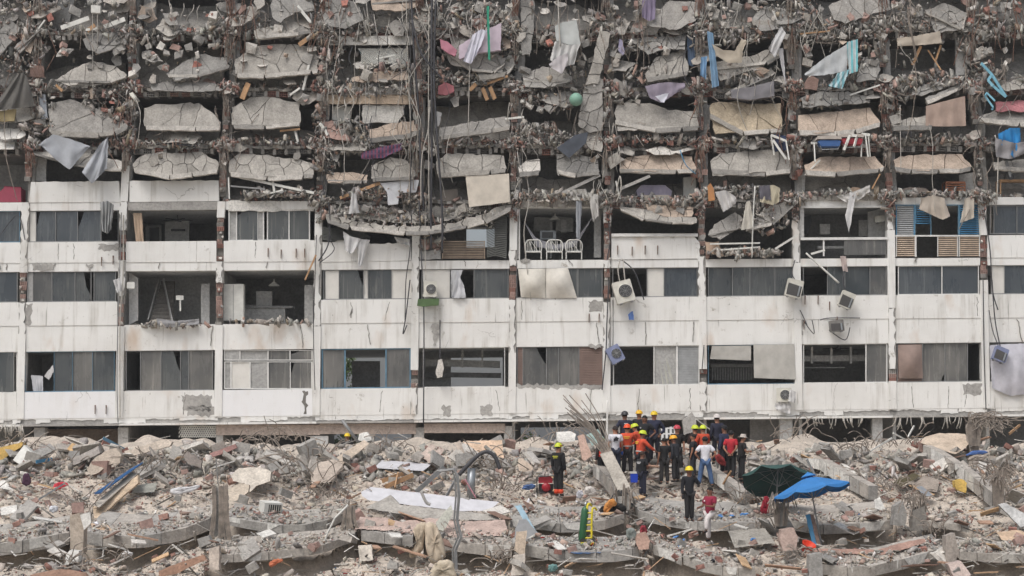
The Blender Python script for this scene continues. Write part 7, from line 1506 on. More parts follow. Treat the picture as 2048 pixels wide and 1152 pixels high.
    if kind in ('helmet', 'cap', 'hat'):
        mb = MB(); mb.lathe([(.099*k*math.sin(a), .10*k*math.cos(a)) for a in np.linspace(.6, 2.0, 5)], hc+HR @ Vector((0, -.02*k, .0)), HR, 12, sy=1.0); mb.build('hair', m_col('head_20_16_14', rgb(30, 24, 22), .9, .06), t, smooth=True)
    if abs(((yaw+hyaw+180) % 360)-180) > 60:      # the face is turned to us
        mb = MB()
        for s in (-1, 1): mb.box(hc+HR @ Vector((s*.034*k, .098*k, -.018*k)), (.026*k, .012*k, .012*k), HR)
        mb.build('eyes', M['dark'], t); mb = MB(); mb.box(hc+HR @ Vector((0, .098*k, -.075*k)), (.042*k, .012*k, .010*k), HR); mb.build('mouth', m_col('lips', rgb(130, 72, 62), .6), t)
    if gloves:
        for sd_ in 'LR':
            if gloves[0] not in ('B', sd_): continue
            P2, dr = wr[sd_]; mb = MB(); c = P2*k; mb.tube([c, (P2+dr*.04)*k, (P2+dr*.10)*k, (P2+dr*.16)*k], [.036*k, .046*k, .044*k, .018*k], 8); mb.build('glove', m_col('glove_%d' % gloves[1][2], rgb(*gloves[1]), .8), t, smooth=True)
    bk = lambda x, y, z: up((x, y, z))*k
    if patch:
        col_, pos = patch; mb = MB(); y = -.188 if pos[0] == 'b' else .188
        for (x0, x1, z0, z1) in ({'bars': [(-.07, .07, 1.33, 1.365), (-.07, .07, 1.27, 1.305), (-.06, .06, 1.22, 1.25)], 'small': [(.05, .10, 1.30, 1.35)], 'emblem': [(-.06, .07, 1.24, 1.36), (-.09, -.055, 1.2, 1.32), (-.02, .03, 1.36, 1.39), (.07, .10, 1.3, 1.34)], 'line': [(-.11, .11, 1.33, 1.36), (-.08, .08, 1.28, 1.305)]}[pos[1]]):
            q = [bk(x0, y, z0), bk(x1, y, z0), bk(x1, y, z1), bk(x0, y, z1)]; mb.prism(q, Vector((0, -.008 if y < 0 else .008, 0)))
        mb.build('badge', m_col('badge_%d_%d_%d' % col_, rgb(*col_), .8), t)
    if gaiter:
        for sd_ in 'LR': mb = MB(); a, b = V[I['an'+sd_]], V[I['kn'+sd_]]; mb.tube([a.lerp(b, .02), a.lerp(b, .28), a.lerp(b, .36)], [.085*k, .088*k, .075*k], 10); mb.build('gaiter', m_col('gaiter', rgb(226, 76, 40), .7), t, smooth=True)
    if vest:
        garment('vest', ['pel', 'bel', 'che', 'upc'], [('pel', 'bel'), ('bel', 'che'), ('che', 'upc')], {'pel': .05, 'bel': .056, 'che': .054, 'upc': .045}, m_col('cloth_%d_%d_%d' % vest, rgb(*vest), .85, .1))
    if stripes:
        mb = MB(); 
        for z in (1.02,): mb.lathe([(.168*k, -.02*k), (.168*k, .02*k)], bk(0, 0, z), Lr, 14)
        mb.build('reflective_band', m_col('band_grey', rgb(176, 176, 172), .5), t)
    return t
YG, OR, BK, NV = (196, 210, 50), (204, 80, 52), (30, 30, 34), (36, 40, 62)
YE = (228, 196, 44)
person(1117, 992, 104, -35, 'firefighter in black with a lime helmet and orange gaiters standing alone by the red generator', (26, 26, 28), (28, 28, 30), ('helmet', YG, 1), ('down', 'down'), patch=((190, 190, 60), ('b', 'line')), gaiter=True, legs='narrow')
person(1250, 922, 98, 10, 'man in navy uniform with a white back patch, leftmost of the back row', (38, 42, 62), (34, 36, 48), ('helmet', (52, 52, 54)), ('hip', 'hip'), patch=((214, 214, 214), ('b', 'bars')))
person(1279, 918, 96, 160, 'person in black with a yellow helmet turned to us in the back row', (34, 34, 38), (34, 34, 40), ('helmet', (232, 180, 34)), ('down', 'down'), sleeves='short')
person(1290, 930, 99, 150, 'bareheaded man in a black t shirt with blue gloves facing us', (30, 32, 36), (44, 44, 50), ('hair', (26, 22, 20)), ('akimbo', 'hip'), 'short', gloves=('B', (58, 88, 120)), patch=((190, 190, 190), ('f', 'small')), d=66.0)
person(1309, 924, 100, 165, 'man in navy uniform with a yellow helmet and face mask in the back row', (40, 44, 66), (40, 42, 54), ('helmet', YE), ('hip', 'akimbo'), d=66.6)
person(1231, 952, 100, 5, 'man in a white t shirt with a dark emblem on the back and blue gloves', (214, 214, 220), (38, 44, 62), ('hair', (50, 42, 38)), ('down', 'down'), 'short', gloves=('B', (40, 90, 170)), patch=((40, 40, 46), ('b', 'emblem')), hyaw=15, d=64.2)
person(1255, 950, 100, -10, 'rescuer in an orange jacket with an orange helmet and his back turned', OR, (36, 34, 38), ('helmet', (234, 84, 36)), ('down', 'reach'), stripes=True, d=64.5, patch=((226, 190, 60), ('b', 'line')))
person(1281, 944, 97, 60, 'rescuer in an orange jacket behind the others with a lime helmet leaning right', OR, (34, 34, 38), ('helmet', YG), ('reach', 'reach'), lean=18, d=65.6)
person(1280, 960, 98, -60, 'rescuer in orange vest with a lime helmet facing left amid the crew', OR, (34, 34, 40), ('helmet', YG), ('reach', 'reach'), lean=10, d=63.9, stripes=True, patch=((226, 190, 60), ('b', 'line')))
person(1285, 993, 90, -50, 'short haired man in black vest and navy trousers by the blue cool box', (30, 30, 34), (38, 40, 58), ('hair', (60, 44, 36)), ('front', 'front'), 'short', patch=((210, 210, 210), ('b', 'line')), legs='narrow')
person(1329, 968, 92, 20, 'man in a black t shirt and dark cargo trousers with his back turned', (28, 28, 30), (46, 44, 44), ('hair', (26, 22, 20)), ('down', 'down'), 'short', skin=SKIN)
person(1352, 964, 92, 50, 'rescuer in grey black uniform with an orange yellow helmet leaning forward', (44, 46, 52), (42, 42, 44), ('helmet', (232, 168, 40)), ('down', 'front'), lean=8, hyaw=30)
person(1355, 950, 98, 170, 'man in a black t shirt with a red helmet facing us', (32, 30, 30), (38, 36, 38), ('helmet', (190, 62, 76)), ('down', 'hip'), 'short', d=65.5)
person(1391, 948, 96, 30, 'lime helmeted rescuer with orange shoulders behind the man with the face mask', (60, 40, 36), (34, 34, 38), ('helmet', YG), ('front', 'front'), d=66.2, vest=OR)
person(1407, 946, 94, 20, 'rescuer in orange with a lime helmet behind the man in the white t shirt', OR, (34, 34, 38), ('helmet', YG), ('front', 'front'), d=66.0)
person(1387, 956, 88, 70, 'man with a face mask in dark clothes just left of the man in jeans', (40, 40, 44), (40, 42, 52), ('hair', (34, 28, 26)), ('down', 'front'), 'short', d=64.6)
person(1411, 974, 100, 0, 'man in white t shirt, blue jeans and black cap with hands on hips', (220, 220, 226), (72, 98, 136), ('cap', (30, 30, 32)), ('akimbo', 'akimbo'), 'short', legs='wide', belly=1.12)
person(1435, 928, 98, 10, 'man in navy uniform with a white helmet standing highest at the right of the crew', (40, 42, 60), (34, 34, 44), ('helmet', (206, 200, 196)), ('down', 'front'), vest=None, hyaw=-30)
person(1450, 950, 99, 40, 'man in a navy shirt with a dark cap behind the man in red', (46, 52, 78), (34, 36, 44), ('cap', (30, 30, 34)), ('down', 'front'), d=65.2)
person(1463, 958, 96, -25, 'man in a bright red t shirt and black trousers with his hands behind him', (176, 40, 52), (28, 28, 30), ('cap', (28, 28, 30)), ('back', 'back'), 'short', legs='stride', d=64.2)
person(1483, 962, 92, -75, 'man in black with a pale bucket hat looking down beside the man in red', (36, 34, 34), (32, 32, 34), ('hat', (176, 168, 160)), ('front', 'front'), 'short', d=64.0, lean=6)
person(1379, 1043, 108, 195, 'rescuer in black with a yellow helmet, radio at the mouth, standing alone', (30, 32, 38), (40, 38, 40), ('helmet', (232, 206, 40)), ('mouth', 'down'), legs='narrow', gloves=('B', (34, 34, 36)))
person(1421, 1083, 108, 130, 'man in maroon polo shirt and white trousers leaning on a stick', (142, 34, 62), (206, 200, 198), ('hair', (26, 22, 20)), ('front', 'stick'), 'short', legs='step', patch=((214, 206, 210), ('f', 'small')), hyaw=15)
person(694, 948, 80, 180, 'person with a yellow helmet peering through the ground floor opening', (40, 40, 44), (40, 40, 44), ('helmet', (232, 200, 40)), d=76.0)
person(1204, 962, 84, 20, 'rescuer with a lime helmet and orange vest half hidden behind the leaning column', (50, 44, 44), (30, 30, 34), ('helmet', YG), ('down', 'down'), vest=(230, 60, 40), d=65.0)
# ---------------------------------------------------------------- leaning column with bare rebar
def poly3(pts, D): return [Pd(a, b, dd) for (a, b), dd in zip(pts, D)]
t = thing('leaning_column', 'broken concrete column leaning left with long bare rebar fanning from its top', 'column', R(1238, 990))
mb = MB(); mb.prism(poly3([(1200, 908), (1224, 902), (1262, 976), (1238, 986)], (62.8, 62.8, 61.6, 61.6)), Vector((0, .35, 0)), rgb(178, 172, 162)[:3]); mb.build('shaft', M['mineral'], t)
mb = MB(); mb.prism(poly3(jag([(1232, 984), (1258, 976), (1262, 1004), (1232, 1006)], 2, 6), [61.5]*40), Vector((0, .4, 0)), DARKC); mb.build('broken_foot', M['mineral'], t)
mb = MB()
for k in range(22):
    u = k/21; a = Pd(1202+20*u, 906-3*u, 62.9); e = Pd(1128+random.uniform(0, 80)*u+random.uniform(-4, 4), random.uniform(785, 850), 62.9+random.uniform(.2, 1.2)); m = a.lerp(e, .5)+Vector((random.uniform(.0, .25), 0, random.uniform(-.05, .1)))
    mb.tube(smooth_path([a-(e-a)*.03, m, e], 5), .017, 5)
mb.build('rebar', M['rebar'], t)
mb = MB()
for k in range(9):
    a = Pd(1236+k*3, 980, 61.4); mb.tube(smooth_path([a, a+Vector((random.uniform(-.3, .2), -.15, -.25)), a+Vector((random.uniform(-.2, .2), -.1, -.5))], 4), .02, 5)
mb.build('bent_rebar', M['dark'], t)
# fans of bare rebar and posts
def rebar_post(x0, x1, y0, y1, label, n=18, d=None, down=True, fan=0, col=None):
    D = d or dist(y1); t = thing('rebar_post', label, 'broken post', Pd((x0+x1)/2, y1, D)); mb = MB()
    mb.prism([Pd(a, b, D) for a, b in jag([(x0+3, y0+4), (x1-3, y0), (x1-2, y1-10), (x0+4, y1-6)], 1.5, 8)], Vector((0, .35, 0)), (col or CONC[1])); mb.build('core', M['mineral'], t); mb = MB()
    for k in range(n):
        u = random.random(); x = x0+(x1-x0)*u
        if down: p = [Pd(x, y0+random.uniform(-3, 6), D-.05), Pd(x+random.uniform(-2, 2), (y0+y1)/2, D-.12), Pd(x+(u-.5)*16, y1+random.uniform(-8, 6), D-.15)]
        else: p = [Pd(x, y1-8, D-.05), Pd(x+(u-.5)*10, y0, D-.1), Pd(x+(u-.5)*20+fan*random.random(), y0-random.uniform(5, 26), D-.1), Pd(x+(u-.5)*40+fan*random.random()*2, y0+random.uniform(-16, 26), D-.2)]
        mb.tube(smooth_path(p, 4), random.uniform(.014, .022), 5)
    mb.build('rebar', M['rebar'], t)
rebar_post(424, 456, 972, 1080, 'post wrapped in hanging bare rebar between two curved slabs', 34, 57.5)
rebar_post(1940, 1960, 848, 900, 'column with a great fan of bent rebar on the right crest', 46, 67.2, False, 46)
rebar_post(1550, 1574, 1004, 1060, 'broken post with rebar standing under the parasols', 16, 58, False, 4)
rebar_post(1988, 2010, 958, 1020, 'rebar tuft standing at the far right', 26, 61, False, 10); rebar_post(1826, 1850, 1010, 1058, 'stump with rusty hooked bars left of the right corner', 14, 58.5, False, -10, DARKC)
rebar_post(1230, 1262, 990, 1030, 'crushed block with bent bars at the foot of the leaning column', 10, 60.6, False, 4, PALE)
rebar_post(686, 710, 1010, 1062, 'tuft of rebar hanging over the slab left of the long white panel', 20, 58.4)
# ---------------------------------------------------------------- parasols
def parasol(apex, rim, D, poleb, label, col, shade, R_, tiltx, tilty, rise, val, name='parasol'):
    c = Pd(*apex, D); t = thing(name, label, 'parasol', Pd(*poleb, D)); Rm = Matrix.Rotation(math.radians(tiltx), 3, 'X') @ Matrix.Rotation(math.radians(tilty), 3, 'Y')
    rows = []; n = 48
    for i in range(7):
        v = i/6; r = []
        for j in range(n+1):
            a = 2*math.pi*j/n+.2; seg_ = (j % 6)/6; sag = .025*R_*v*math.sin(math.pi*seg_); rad = R_*v*(math.cos(math.pi/8)/math.cos(((a-.2) % (math.pi/4))-math.pi/8))
            r.append(c+Rm @ Vector((rad*math.cos(a), rad*math.sin(a), -rise*v**1.05-sag)))
        rows.append(r)
    m1 = m_col(name+'_'+shade, col, .8, .08, scale=1.5)
    mb = MB(); mb.grid(rows); mb.build('canopy', m1, t)
    vr = []
    for i in range(3):
        v = i/2; r = []
        for j in range(n+1):
            a = 2*math.pi*j/n+.2; sc = math.sin(math.pi*((j % 6)/6)); rad = R_*(math.cos(math.pi/8)/math.cos(((a-.2) % (math.pi/4))-math.pi/8))
            r.append(c+Rm @ Vector((rad*math.cos(a)*(1+.02*v), rad*math.sin(a)*(1+.02*v), -rise-.025*R_*sc-val*v*(.35+.65*sc))))
        vr.append(r)
    mb = MB(); mb.grid(vr); mb.build('valance', m_col(name+'_valance_'+shade, tuple(min(1, x*1.0) for x in col[:3])+(1,), .8, .06), t, smooth=True)
    mb = MB(); mb.tube([c+Rm @ Vector((0, 0, -.03)), c.lerp(Pd(*poleb, D), .5), Pd(*poleb, D)], .025, 8); mb.build('pole', M['alu_grey'], t)
    for j in range(8):
        a = math.pi/4*j+.2; e = c+Rm @ Vector((R_*math.cos(a), R_*math.sin(a), -rise-.02)); hub = c+Rm @ Vector((0, 0, -rise-.25)); mb = MB(); mb.tube([c+Rm @ Vector((0, 0, -.05)), e], .010, 4); mb.tube([hub, c.lerp(e, .55)], .009, 4); mb.build('rib', M['alu_grey'], t)
    mb = MB(); mb.lathe([(.0, .1), (.03, .08), (.22, -.02), (.25, -.05)], c+Rm @ Vector((0, 0, .03)), Rm, 12); mb.build('cap', m1, t, smooth=True)
    return t
parasol((1556, 936), None, 60.6, (1552, 1014), 'dark green parasol tilted away so its ribs and underside show', rgb(44, 76, 72), 'green', 1.2, -27, 3, .42, .14)
parasol((1617, 952), None, 57.6, (1643, 1090), 'bright blue parasol with scalloped edge standing in the rubble', rgb(50, 120, 184), 'blue', 1.25, -8, -11, .46, .11)
# ---------------------------------------------------------------- hand truck, cylinder, generator, cooler and small gear
D = 56.9; t = thing('hand_truck', 'yellow hand truck standing on the slab edge', 'hand truck', Pd(1172, 1088, D)); ym = m_col('yellow_paint', rgb(214, 196, 40), .5, .08)
for (a, b) in (((1163, 1086), (1174, 1016)), ((1183, 1086), (1184, 1024))):
    mb = MB(); p = [Pd(a[0], a[1], D), Pd(b[0], b[1], D), Pd(b[0]+5, b[1]-8, D+.1), Pd(b[0]+9, b[1]-4, D+.2)]; mb.tube(smooth_path(p, 4), .034, 6); mb.build('rail', ym, t)
for y in (1026, 1038, 1050, 1062, 1076): mb = MB(); mb.tube([Pd(1174-(y-1016)*.15, y, D), Pd(1184, y, D)], .026, 6); mb.build('crossbar', ym, t)
mb = MB(); mb.prism([Pd(a, b, D) for a, b in [(1161, 1084), (1187, 1084), (1187, 1088), (1161, 1088)]], Vector((0, -.3, 0))); mb.build('toe_plate', ym, t)
for x in (1165, 1183): mb = MB(); mb.lathe([(.03, -.03), (.1, -.03), (.1, .03), (.03, .03)], Pd(x, 1083, D)+Vector((0, -.06, 0)), Matrix.Rotation(math.pi/2, 3, 'X'), 14); mb.build('wheel', M['dark'], t)
t = thing('gas_cylinder', 'tall green oxygen cylinder strapped in the yellow hand truck', 'gas cylinder', Pd(1171, 1084, D-.14)); a, b = Pd(1164, 1082, D+.05), Pd(1171, 1012, D+.05); dv = (b-a); q = dv.to_track_quat('Z', 'Y').to_matrix()
mb = MB(); L_ = dv.length; mb.lathe([(.10, 0), (.115, .03), (.115, L_*.86), (.09, L_*.94), (.04, L_*.98), (.03, L_)], a, q, 16); mb.build('tank', m_col('bottle_green', rgb(40, 92, 58), .45, .08), t, smooth=True); mb = MB(); mb.lathe([(.03, 0), (.035, .06), (.05, .07), (.02, .12)], b, q, 8); mb.build('valve', M['steel'], t)
D = 63.2; t = thing('generator', 'red portable generator in a black tube frame beside the lone firefighter', 'generator', Pd(1092, 986, D)); mb = MB(); fr = [Pd(a, b, D) for a, b in [(1074, 986), (1074, 954), (1108, 952), (1109, 984)]]
for off_ in (Vector((0, 0, 0)), Vector((0, .5, 0))): mb.tube([p+off_ for p in fr]+[fr[0]+off_], .022, 6)
for p in fr: mb.tube([p, p+Vector((0, .5, 0))], .02, 6)
mb.build('frame', M['dark'], t); rd_ = m_col('generator_red', rgb(158, 28, 44), .4, .1)
mb = MB(); mb.prism([Pd(a, b, D+.05) for a, b in [(1077, 966), (1077, 956), (1082, 953), (1101, 953), (1105, 957), (1105, 966)]], Vector((0, .38, 0))); mb.build('fuel_tank', rd_, t)
mb = MB(); mb.lathe([(.02, 0), (.14, 0), (.15, .05), (.15, .2), (.02, .2)], Pd(1092, 974, D+.15), Matrix.Rotation(math.pi/2, 3, 'X'), 16); mb.build('recoil_cover', rd_, t, smooth=True); mb = MB(); mb.box(Pd(1092, 976, D+.28), (.5, .3, .28)); mb.build('engine', M['dark'], t)
D = 63.7; t = thing('cool_box', 'blue cool box with a white lid among the crew', 'cool box', Pd(1268, 965, D)); mb = MB(); mb.prism([Pd(a, b, D) for a, b in [(1261, 947), (1276, 947), (1275, 965), (1262, 965)]], Vector((0, .35, 0))); mb.build('box', m_col('cooler_blue', rgb(36, 72, 190), .4, .05), t)
mb = MB(); mb.prism([Pd(a, b, D-.01) for a, b in [(1260, 943), (1277, 943), (1277, 947), (1260, 947)]], Vector((0, .38, 0))); mb.build('lid', M['white'], t)
D = 57.0; t = thing('tub', 'bright red orange plastic tub tipped on its side near the blue parasol', 'tub', Pd(1612, 1104, D)); mb = MB(); Rm = Euler((.5, .35, 0)).to_matrix(); mb.lathe([(.13, 0), (.135, .0), (.19, .26), (.205, .27), (.19, .28), (.17, .26), (.12, .02)], Pd(1612, 1102, D), Rm, 18, sx=1.15); mb.build('tub', m_col('tub_red', rgb(226, 70, 40), .4, .04), t, smooth=True)
# window air conditioner on the slab
D = 60.5; t = thing('air_conditioner', 'white window air conditioner lying on the rubble left of centre', 'air conditioner', Pd(541, 1028, D)); Rm = Euler((.15, .05, .5)).to_matrix(); c = Pd(541, 1015, D)
mb = MB(); mb.box(c, (.62, .5, .38), Rm); mb.build('casing', M['white'], t); mb = MB(); mb.box(c+Rm @ Vector((.06, -.255, 0)), (.44, .02, .27), Rm); mb.build('coil', M['dark'], t)
mb = MB()
for k in range(6): mb.box(c+Rm @ Vector((-.12+k*.075, -.27, 0)), (.016, .02, .27), Rm)
mb.build('grille', M['ivory'], t)
# folded mattress in front
def puff(name, label, cat, pts, D, thick, col, parent=None):
    """soft thick sheet: outline inflated to a rounded body"""
    cx = sum(p[0] for p in pts)/len(pts); cy = sum(p[1] for p in pts)/len(pts); q = []
    n = len(pts)
    for i in range(n):
        for k in range(4):
            u = k/4; p0, p1, p2, p3 = pts[i-1], pts[i], pts[(i+1) % n], pts[(i+2) % n]
            q.append(tuple(.5*((2*p1[c])+(p2[c]-p0[c])*u+(2*p0[c]-5*p1[c]+4*p2[c]-p3[c])*u*u+(3*p1[c]-p0[c]-3*p2[c]+p3[c])*u**3) for c in (0, 1)))
    rings = []
    rp = random.Random(int(pts[0][0])); ph = [rp.uniform(0, 6) for _ in range(4)]
    for s_, dy in ((.02, -1), (.3, -.9), (.55, -1), (.8, -.88), (.95, -.7), (1, 0), (.95, .6), (.6, 1), (.02, 1)):
        rings.append([Pd(cx+(a-cx)*s_+.7*math.sin(b*.9+ph[0])*s_, cy+(b-cy)*s_+.9*math.sin(a*.8+ph[1])*s_, D+dy*thick/2+thick*.13*math.sin(a*.75*s_+ph[2])*math.sin(b*.6+ph[3])) for a, b in q+[q[0]]])
    mb = MB(); mb.grid(rings); return tag(mb.build(name, m_col('soft_%d' % len(MATS), col, .9, .1, scale=5, bumps=.5), parent, smooth=True), label, cat)
t = thing('folded_mattress', 'quilted beige mattress folded upright like a tent at the front', 'mattress', Pd(862, 1128, 56))
puff('left_half', None, None, [(826, 1060), (838, 1046), (853, 1046), (850, 1066), (848, 1090), (840, 1108), (822, 1116), (818, 1108), (832, 1092), (830, 1074)], 56.0, .4, rgb(188, 174, 154), t)
puff('right_half', None, None, [(852, 1047), (866, 1045), (876, 1056), (886, 1080), (892, 1110), (884, 1120), (864, 1129), (856, 1110), (850, 1080)], 55.8, .45, rgb(196, 182, 162), t)
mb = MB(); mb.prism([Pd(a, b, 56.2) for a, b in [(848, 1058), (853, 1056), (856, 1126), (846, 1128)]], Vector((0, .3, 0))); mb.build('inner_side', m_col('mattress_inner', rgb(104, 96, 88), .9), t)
puff('mattress', 'second beige mattress lying below the folded one at the bottom edge', 'mattress', [(856, 1152), (870, 1128), (884, 1120), (904, 1122), (910, 1140), (912, 1165), (860, 1170)], 54.6, .5, rgb(192, 180, 160))
puff('sack', 'white sack lying in front of the leaning column, the larger one', 'sack', [(1169, 985), (1172, 974), (1184, 973), (1193, 983), (1192, 991), (1178, 991)], 62.2, .4, rgb(204, 198, 192))
puff('cloth_bundle', 'small white cloth bundle left of the white sack', 'cloth', [(1152, 992), (1155, 982), (1163, 981), (1167, 988), (1163, 995), (1155, 997)], 62.0, .3, rgb(196, 196, 202))
puff('bag', 'heap of black bags on the slab beside the hand truck', 'bag', [(1198, 1024), (1204, 1012), (1222, 1010), (1240, 1006), (1252, 1014), (1250, 1022), (1230, 1028), (1210, 1030)], 60.4, .5, rgb(44, 42, 42))
puff('jacket', 'orange tan jacket thrown over the black bags', 'jacket', [(1208, 1024), (1208, 1012), (1218, 1000), (1228, 998), (1234, 1010), (1224, 1014), (1216, 1026)], 60.0, .3, rgb(196, 134, 70))
puff('backpack', 'red and black backpack hanging by the green parasol', 'backpack', [(1520, 1022), (1524, 1006), (1530, 992), (1538, 996), (1541, 1014), (1538, 1026), (1526, 1027)], 59.2, .25, rgb(140, 30, 46))
puff('bucket', 'dark red upturned bucket on the brown pink block', 'bucket', [(1280, 1066), (1282, 1052), (1291, 1052), (1294, 1066)], 57.0, .25, rgb(140, 48, 58))
puff('canister', 'grey plastic canister left of the dark red bucket', 'canister', [(1254, 1078), (1254, 1058), (1270, 1058), (1272, 1078)], 57.4, .3, rgb(132, 140, 136))
puff('red_bag', 'orange red bag on the parapet beside the crew', 'bag', [(1430, 916), (1434, 908), (1444, 912), (1452, 924), (1450, 932), (1438, 928)], 65.0, .3, rgb(140, 50, 50))
puff('orange_float', 'orange rag at the bottom left of centre', 'rag', [(538, 1132), (540, 1124), (552, 1118), (564, 1118), (566, 1122), (554, 1128), (544, 1134)], 54.8, .2, rgb(196, 116, 84))
puff('blue_bundle', 'blue striped cloth bundle left of the generator', 'cloth', [(1044, 976), (1050, 970), (1066, 968), (1071, 972), (1066, 978), (1050, 980)], 63.4, .25, rgb(84, 112, 160))
puff('green_box', 'teal plastic box half buried at the bottom centre', 'box', [(1097, 1142), (1098, 1130), (1112, 1129), (1116, 1138), (1106, 1144)], 54.6, .25, rgb(108, 146, 144))
puff('sack', 'grey white sack on the slab right of the diagonal parapet', 'sack', [(1934, 920), (1942, 911), (1962, 906), (1974, 912), (1966, 920), (1948, 922)], 66.6, .3, rgb(190, 178, 166))
puff('sheet', 'blue cloth lying on the sack at the right', 'cloth', [(1930, 912), (1946, 902), (1974, 902), (1970, 908), (1950, 909)], 66.5, .12, rgb(74, 104, 160))
puff('rag', 'crumpled red cloth lying in the left rubble', 'cloth', [(104, 978), (112, 966), (128, 964), (138, 970), (128, 974), (116, 980)], 63.6, .15, rgb(190, 60, 72)); puff('rag', 'dark purple rag in the left rubble', 'cloth', [(44, 966), (48, 948), (58, 948), (62, 964), (54, 972)], 64.4, .2, rgb(74, 44, 66))
puff('paper_heap', 'white crumpled plastic in the left centre rubble', 'plastic', [(340, 984), (348, 976), (372, 974), (396, 970), (398, 976), (372, 986), (352, 990)], 62.8, .15, rgb(212, 212, 214)); puff('bag', 'white plastic bag lying below the left parapet', 'bag', [(98, 1020), (102, 1012), (116, 1013), (114, 1022), (104, 1026)], 60.4, .2, rgb(204, 206, 212))
puff('bag', 'white rag lying below the long curved slab at the left', 'bag', [(240, 1112), (250, 1102), (262, 1104), (266, 1110), (252, 1116)], 55.6, .2, rgb(206, 204, 202))
# pipes, ducts, boards
def rod(name, pts, r, mat, label, cat, D=None, n=8, smooth_=True):
    v = [Pd(a, b, (D or dist(b)) if len(p) < 3 else p[2]) for p in pts for a, b in [(p[0], p[1])]]; mb = MB(); mb.tube(smooth_path(v, 5) if smooth_ else v, r, n); return tag(mb.build(name, mat if not isinstance(mat, str) else M[mat], smooth=True), label, cat)
rod('duct', [(942, 996), (943, 936)], .14, 'steel', 'shiny galvanised duct standing behind the long white panel', 'duct', 63.0, 18, False)
t = thing('bent_frame', 'bent aluminium awning frame standing tall in front of the long white panel', 'frame', Pd(912, 1152, 55.5))
mb = MB(); v = [Pd(a, b, 55.6) for a, b in [(913, 1160), (911, 1100), (922, 1074), (914, 1040), (918, 990), (914, 950), (908, 938), (880, 942)]]
mb.tube(v, .05, 4); mb.build('rail', M['alu_grey'], t); mb = MB(); mb.tube([p+Vector((-.09, .05, 0)) for p in v], .03, 4); mb.build('inner_rail', M['alu_grey'], t)
rod('hose', [(918, 950), (940, 926), (960, 908), (976, 904), (990, 914), (1000, 938)], .07, 'cable', 'thick dark hose arching beside the awning frame', 'hose', 62.8)
rod('pole', [(642, 1106), (655, 1066), (670, 1036), (696, 1010)], .03, 'white', 'long white pole lying slantwise over the slabs', 'pole', 57.0, 6, False); rod('pipe', [(684, 840), (716, 884)], .06, 'alu_grey', 'grey pipe leaning on the crest in the middle', 'pipe', 69.5, 8, False)
rod('drain_pipe', [(842, 982), (852, 1004), (861, 1009)], .05, 'conc', 'short bent beige pipe on the long white panel', 'pipe', 60.0); rod('cable', [(930, 958), (940, 976), (952, 996)], .025, m_col('pink_hose', rgb(196, 140, 150), .6), 'thin pink hose crossing the duct', 'hose', 62.4)
for (x0, y0, x1, y1, w_, c, lab, D) in [(832, 984, 888, 934, .16, 'alu_grey', 'long aluminium channel leaning behind the long white panel, left one', 62.6), (892, 994, 916, 950, .10, 'alu_grey', 'aluminium brace leaning between channel and duct', 62.4), (764, 962, 820, 942, .14, 'wood', 'brown board lying behind the white door', 64.2), (770, 974, 826, 950, .16, 'wood', 'tan board leaning behind the long white panel', 63.6),
                                        (790, 976, 796, 946, .10, 'wood', 'short upright plank behind the long white panel', 63.4), (1590, 984, 1606, 906, 0, 'white', None, 60), (1613, 918, 1638, 966, .08, 'louvre_grey', 'pale green pipe leaning behind the blue parasol', 63), (1414, 1040, 1424, 992, .03, 'dark', 'walking stick held by the man in maroon', 56.8),
                                        (1290, 824, 1424, 890, 0, 'white', None, 60), (1392, 838, 1424, 862, .03, 'white', 'thin white bar slanting behind the crew', 70), (60, 1010, 130, 966, .05, 'steel', 'thin steel tube lying slantwise in the left rubble', 62.5), (72, 924, 104, 918, .12, 'louvre_blue', 'short bright blue plank in the left rubble', 66), (640, 590, 700, 600, 0, 'white', None, 60),
                                        (206, 876, 250, 900, .12, 'alu_blue', 'blue painted frame on the left crest', 68.6), (1738, 904, 1784, 876, .06, 'white', 'pale lath sticking out of the right crest', 67.5), (1786, 866, 1812, 880, .06, 'white', 'white frame leaning on the right crest', 69), (1816, 874, 1828, 852, .06, 'white', 'white stick standing on the right crest', 69), (2018, 868, 2040, 850, .09, 'wood', 'brown pole at the right edge of the crest', 68),
                                        (1232, 918, 1246, 908, 0, 'white', None, 60), (432, 918, 436, 966, .05, 'louvre_grey', 'greenish stick standing left of the wrapped slab', 62.5), (30, 1034, 44, 1010, .05, 'louvre_grey', 'greenish stick at the left edge of the rubble', 60), (1462, 942, 1446, 968, .05, 'wood', 'wooden lath leaning on the parapet beside the crew', 63)]:
    if not lab: continue
    mb = MB(); mb.beam(Pd(x0, y0, D), Pd(x1, y1, D+.5), .04, w_); tag(mb.build(lab.split()[-1] if 0 else {'wood': 'plank', 'steel': 'pipe', 'dark': 'walking_stick', 'alu_grey': 'metal_channel', 'louvre_blue': 'plank', 'alu_blue': 'window_frame', 'louvre_grey': 'pipe', 'white': 'lath'}[c], M[c]), lab, 'bar' if c not in ('wood', 'louvre_blue') else 'plank')
